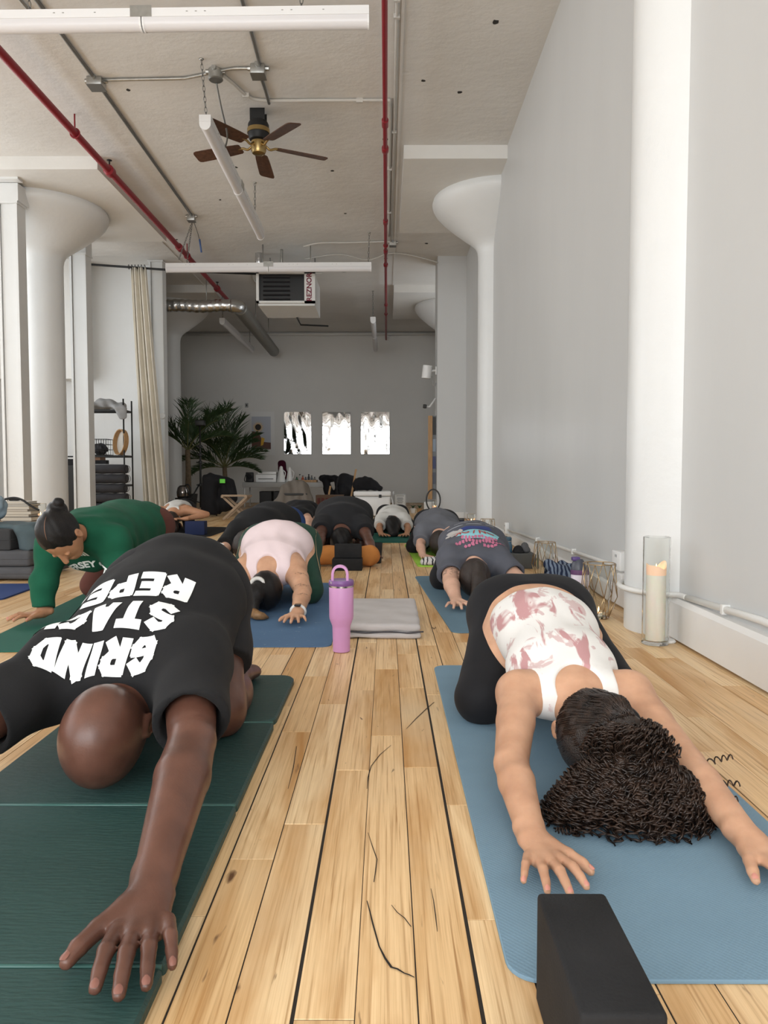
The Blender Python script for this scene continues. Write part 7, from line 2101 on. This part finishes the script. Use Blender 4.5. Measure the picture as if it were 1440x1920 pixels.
obj('seat', MB().box(-1.05, -.62, 13.45, 13.8, .17, .19), M_wood, wc)
cl = thing('cooler', 'white cooler box with a black latch before the far wall', 'cooler', (-.24, 12.6, 0))
obj('cooler_body', MB().rbox(-.54, .06, 12.4, 12.85, .012, .34, .03, 4), M_plast, cl, 35)
cld = obj('cooler_lid', MB().rbox(-.55, .07, 12.39, 12.86, .345, .425, .02, 4), M_plast, cl, 35)
obj('latch', MB().rbox(-.13, -.085, 12.372, 12.392, .32, .372, .005), M_iron, cld)
obj('rope_handle', MB().tube(smoothpath([(.072, 12.6, .33), (.10, 12.55, .25), (.10, 12.5, .18), (.072, 12.48, .14)]), .01, 6), M_plast, cl, True)
for x in (-.48, 0.0): obj('foot', MB().box(x - .03, x + .03, 12.45, 12.8, .001, .014), M_iron, cl)
tag(solid('duffel_bag', [('u', RC((-.48, 12.6, .53), (-.20, 12.6, .52), .10, .085), .04), ('u', EL((-.38, 12.6, .60), (.14, .12, .07)), .05), ('u', EL((-.14, 12.6, .48), (.09, .1, .05)), .05), ('i', PL((0, 0, .436), (0, 0, -1)), .006), wrinkle(.014, [(35, 20, 30), (50, -20, 30)], 4)], .013, M_black2), 'black duffel bag slumped on top of the white cooler', 'bag')
sb = thing('signed_box', 'small white box with a printed label beside the cooler', 'box', (.23, 13.05, 0))
obj('lower_box', MB().rbox(.15, .34, 12.9, 13.2, .001, .155, .006), M_plast, sb, 35)
ub = obj('upper_box', MB().rbox(.125, .335, 12.88, 13.18, .158, .365, .006), mat('grey carton', (.42, .42, .41, 1), .6), sb, 35)
obj('label_sheet', MB().box(.143, .32, 12.876, 12.88, .175, .35), mat('label paper', (.62, .62, .60, 1), .6), ub)
mb = MB()
for i, (w_, z_) in enumerate(((.13, .335), (.10, .30), (.11, .28), (.09, .26), (.11, .235), (.08, .215))): mb.box(.232 - w_ / 2, .232 + w_ / 2, 12.874, 12.876, z_ - .004, z_ + .004)
oo = obj('print_marks', mb, mat('grey ink', (.12, .12, .12, 1), .7), ub); oo['kind'] = 'stuff'
obj('carry_grip', MB().tube(smoothpath([(.122, 13.0, .33), (.11, 13.0, .39), (.13, 13.0, .40)]), .012, 6), M_plast, sb, True)
for x, lb in ((.48, 'tiny dark potted plant on the floor by the far wall'), (.60, 'tiny wooden pot on the floor by the far wall')):
    t = thing('small_pot', lb, 'plant pot', (x, 13.6, 0))
    obj('pot', MB().lathe([(.001, .001), (.04, .001), (.05, .09), (.001, .085)], (x, 13.6), 16), M_wood if x > .5 else M_plast, t, 40)
    mb = MB()
    for k in range(9):
        a = 2 * PI * k / 9; mb.tube([(x, 13.6, .085), (x + .025 * math.cos(a), 13.6 + .025 * math.sin(a), .13), (x + .05 * math.cos(a), 13.6 + .05 * math.sin(a), .14)], [.006, .008, .001], 4)
    obj('leaves', mb, bpy.data.materials['palm leaf'], t)
rd = thing('heater_panel', 'low white panel heater against the far wall behind the pilaster', 'heater', (.7, 13.4, 0))
obj('panel', MB().rbox(.66, .84, 13.2, 13.3, .03, .22, .008), M_plast, rd, 35)
for i in range(6): obj('fin', MB().box(.675 + i * .027, .688 + i * .027, 13.192, 13.2, .05, .20), M_plast, rd)
for x in (.69, .81): obj('foot', MB().box(x - .012, x + .012, 13.19, 13.31, .001, .032), M_plast, rd)
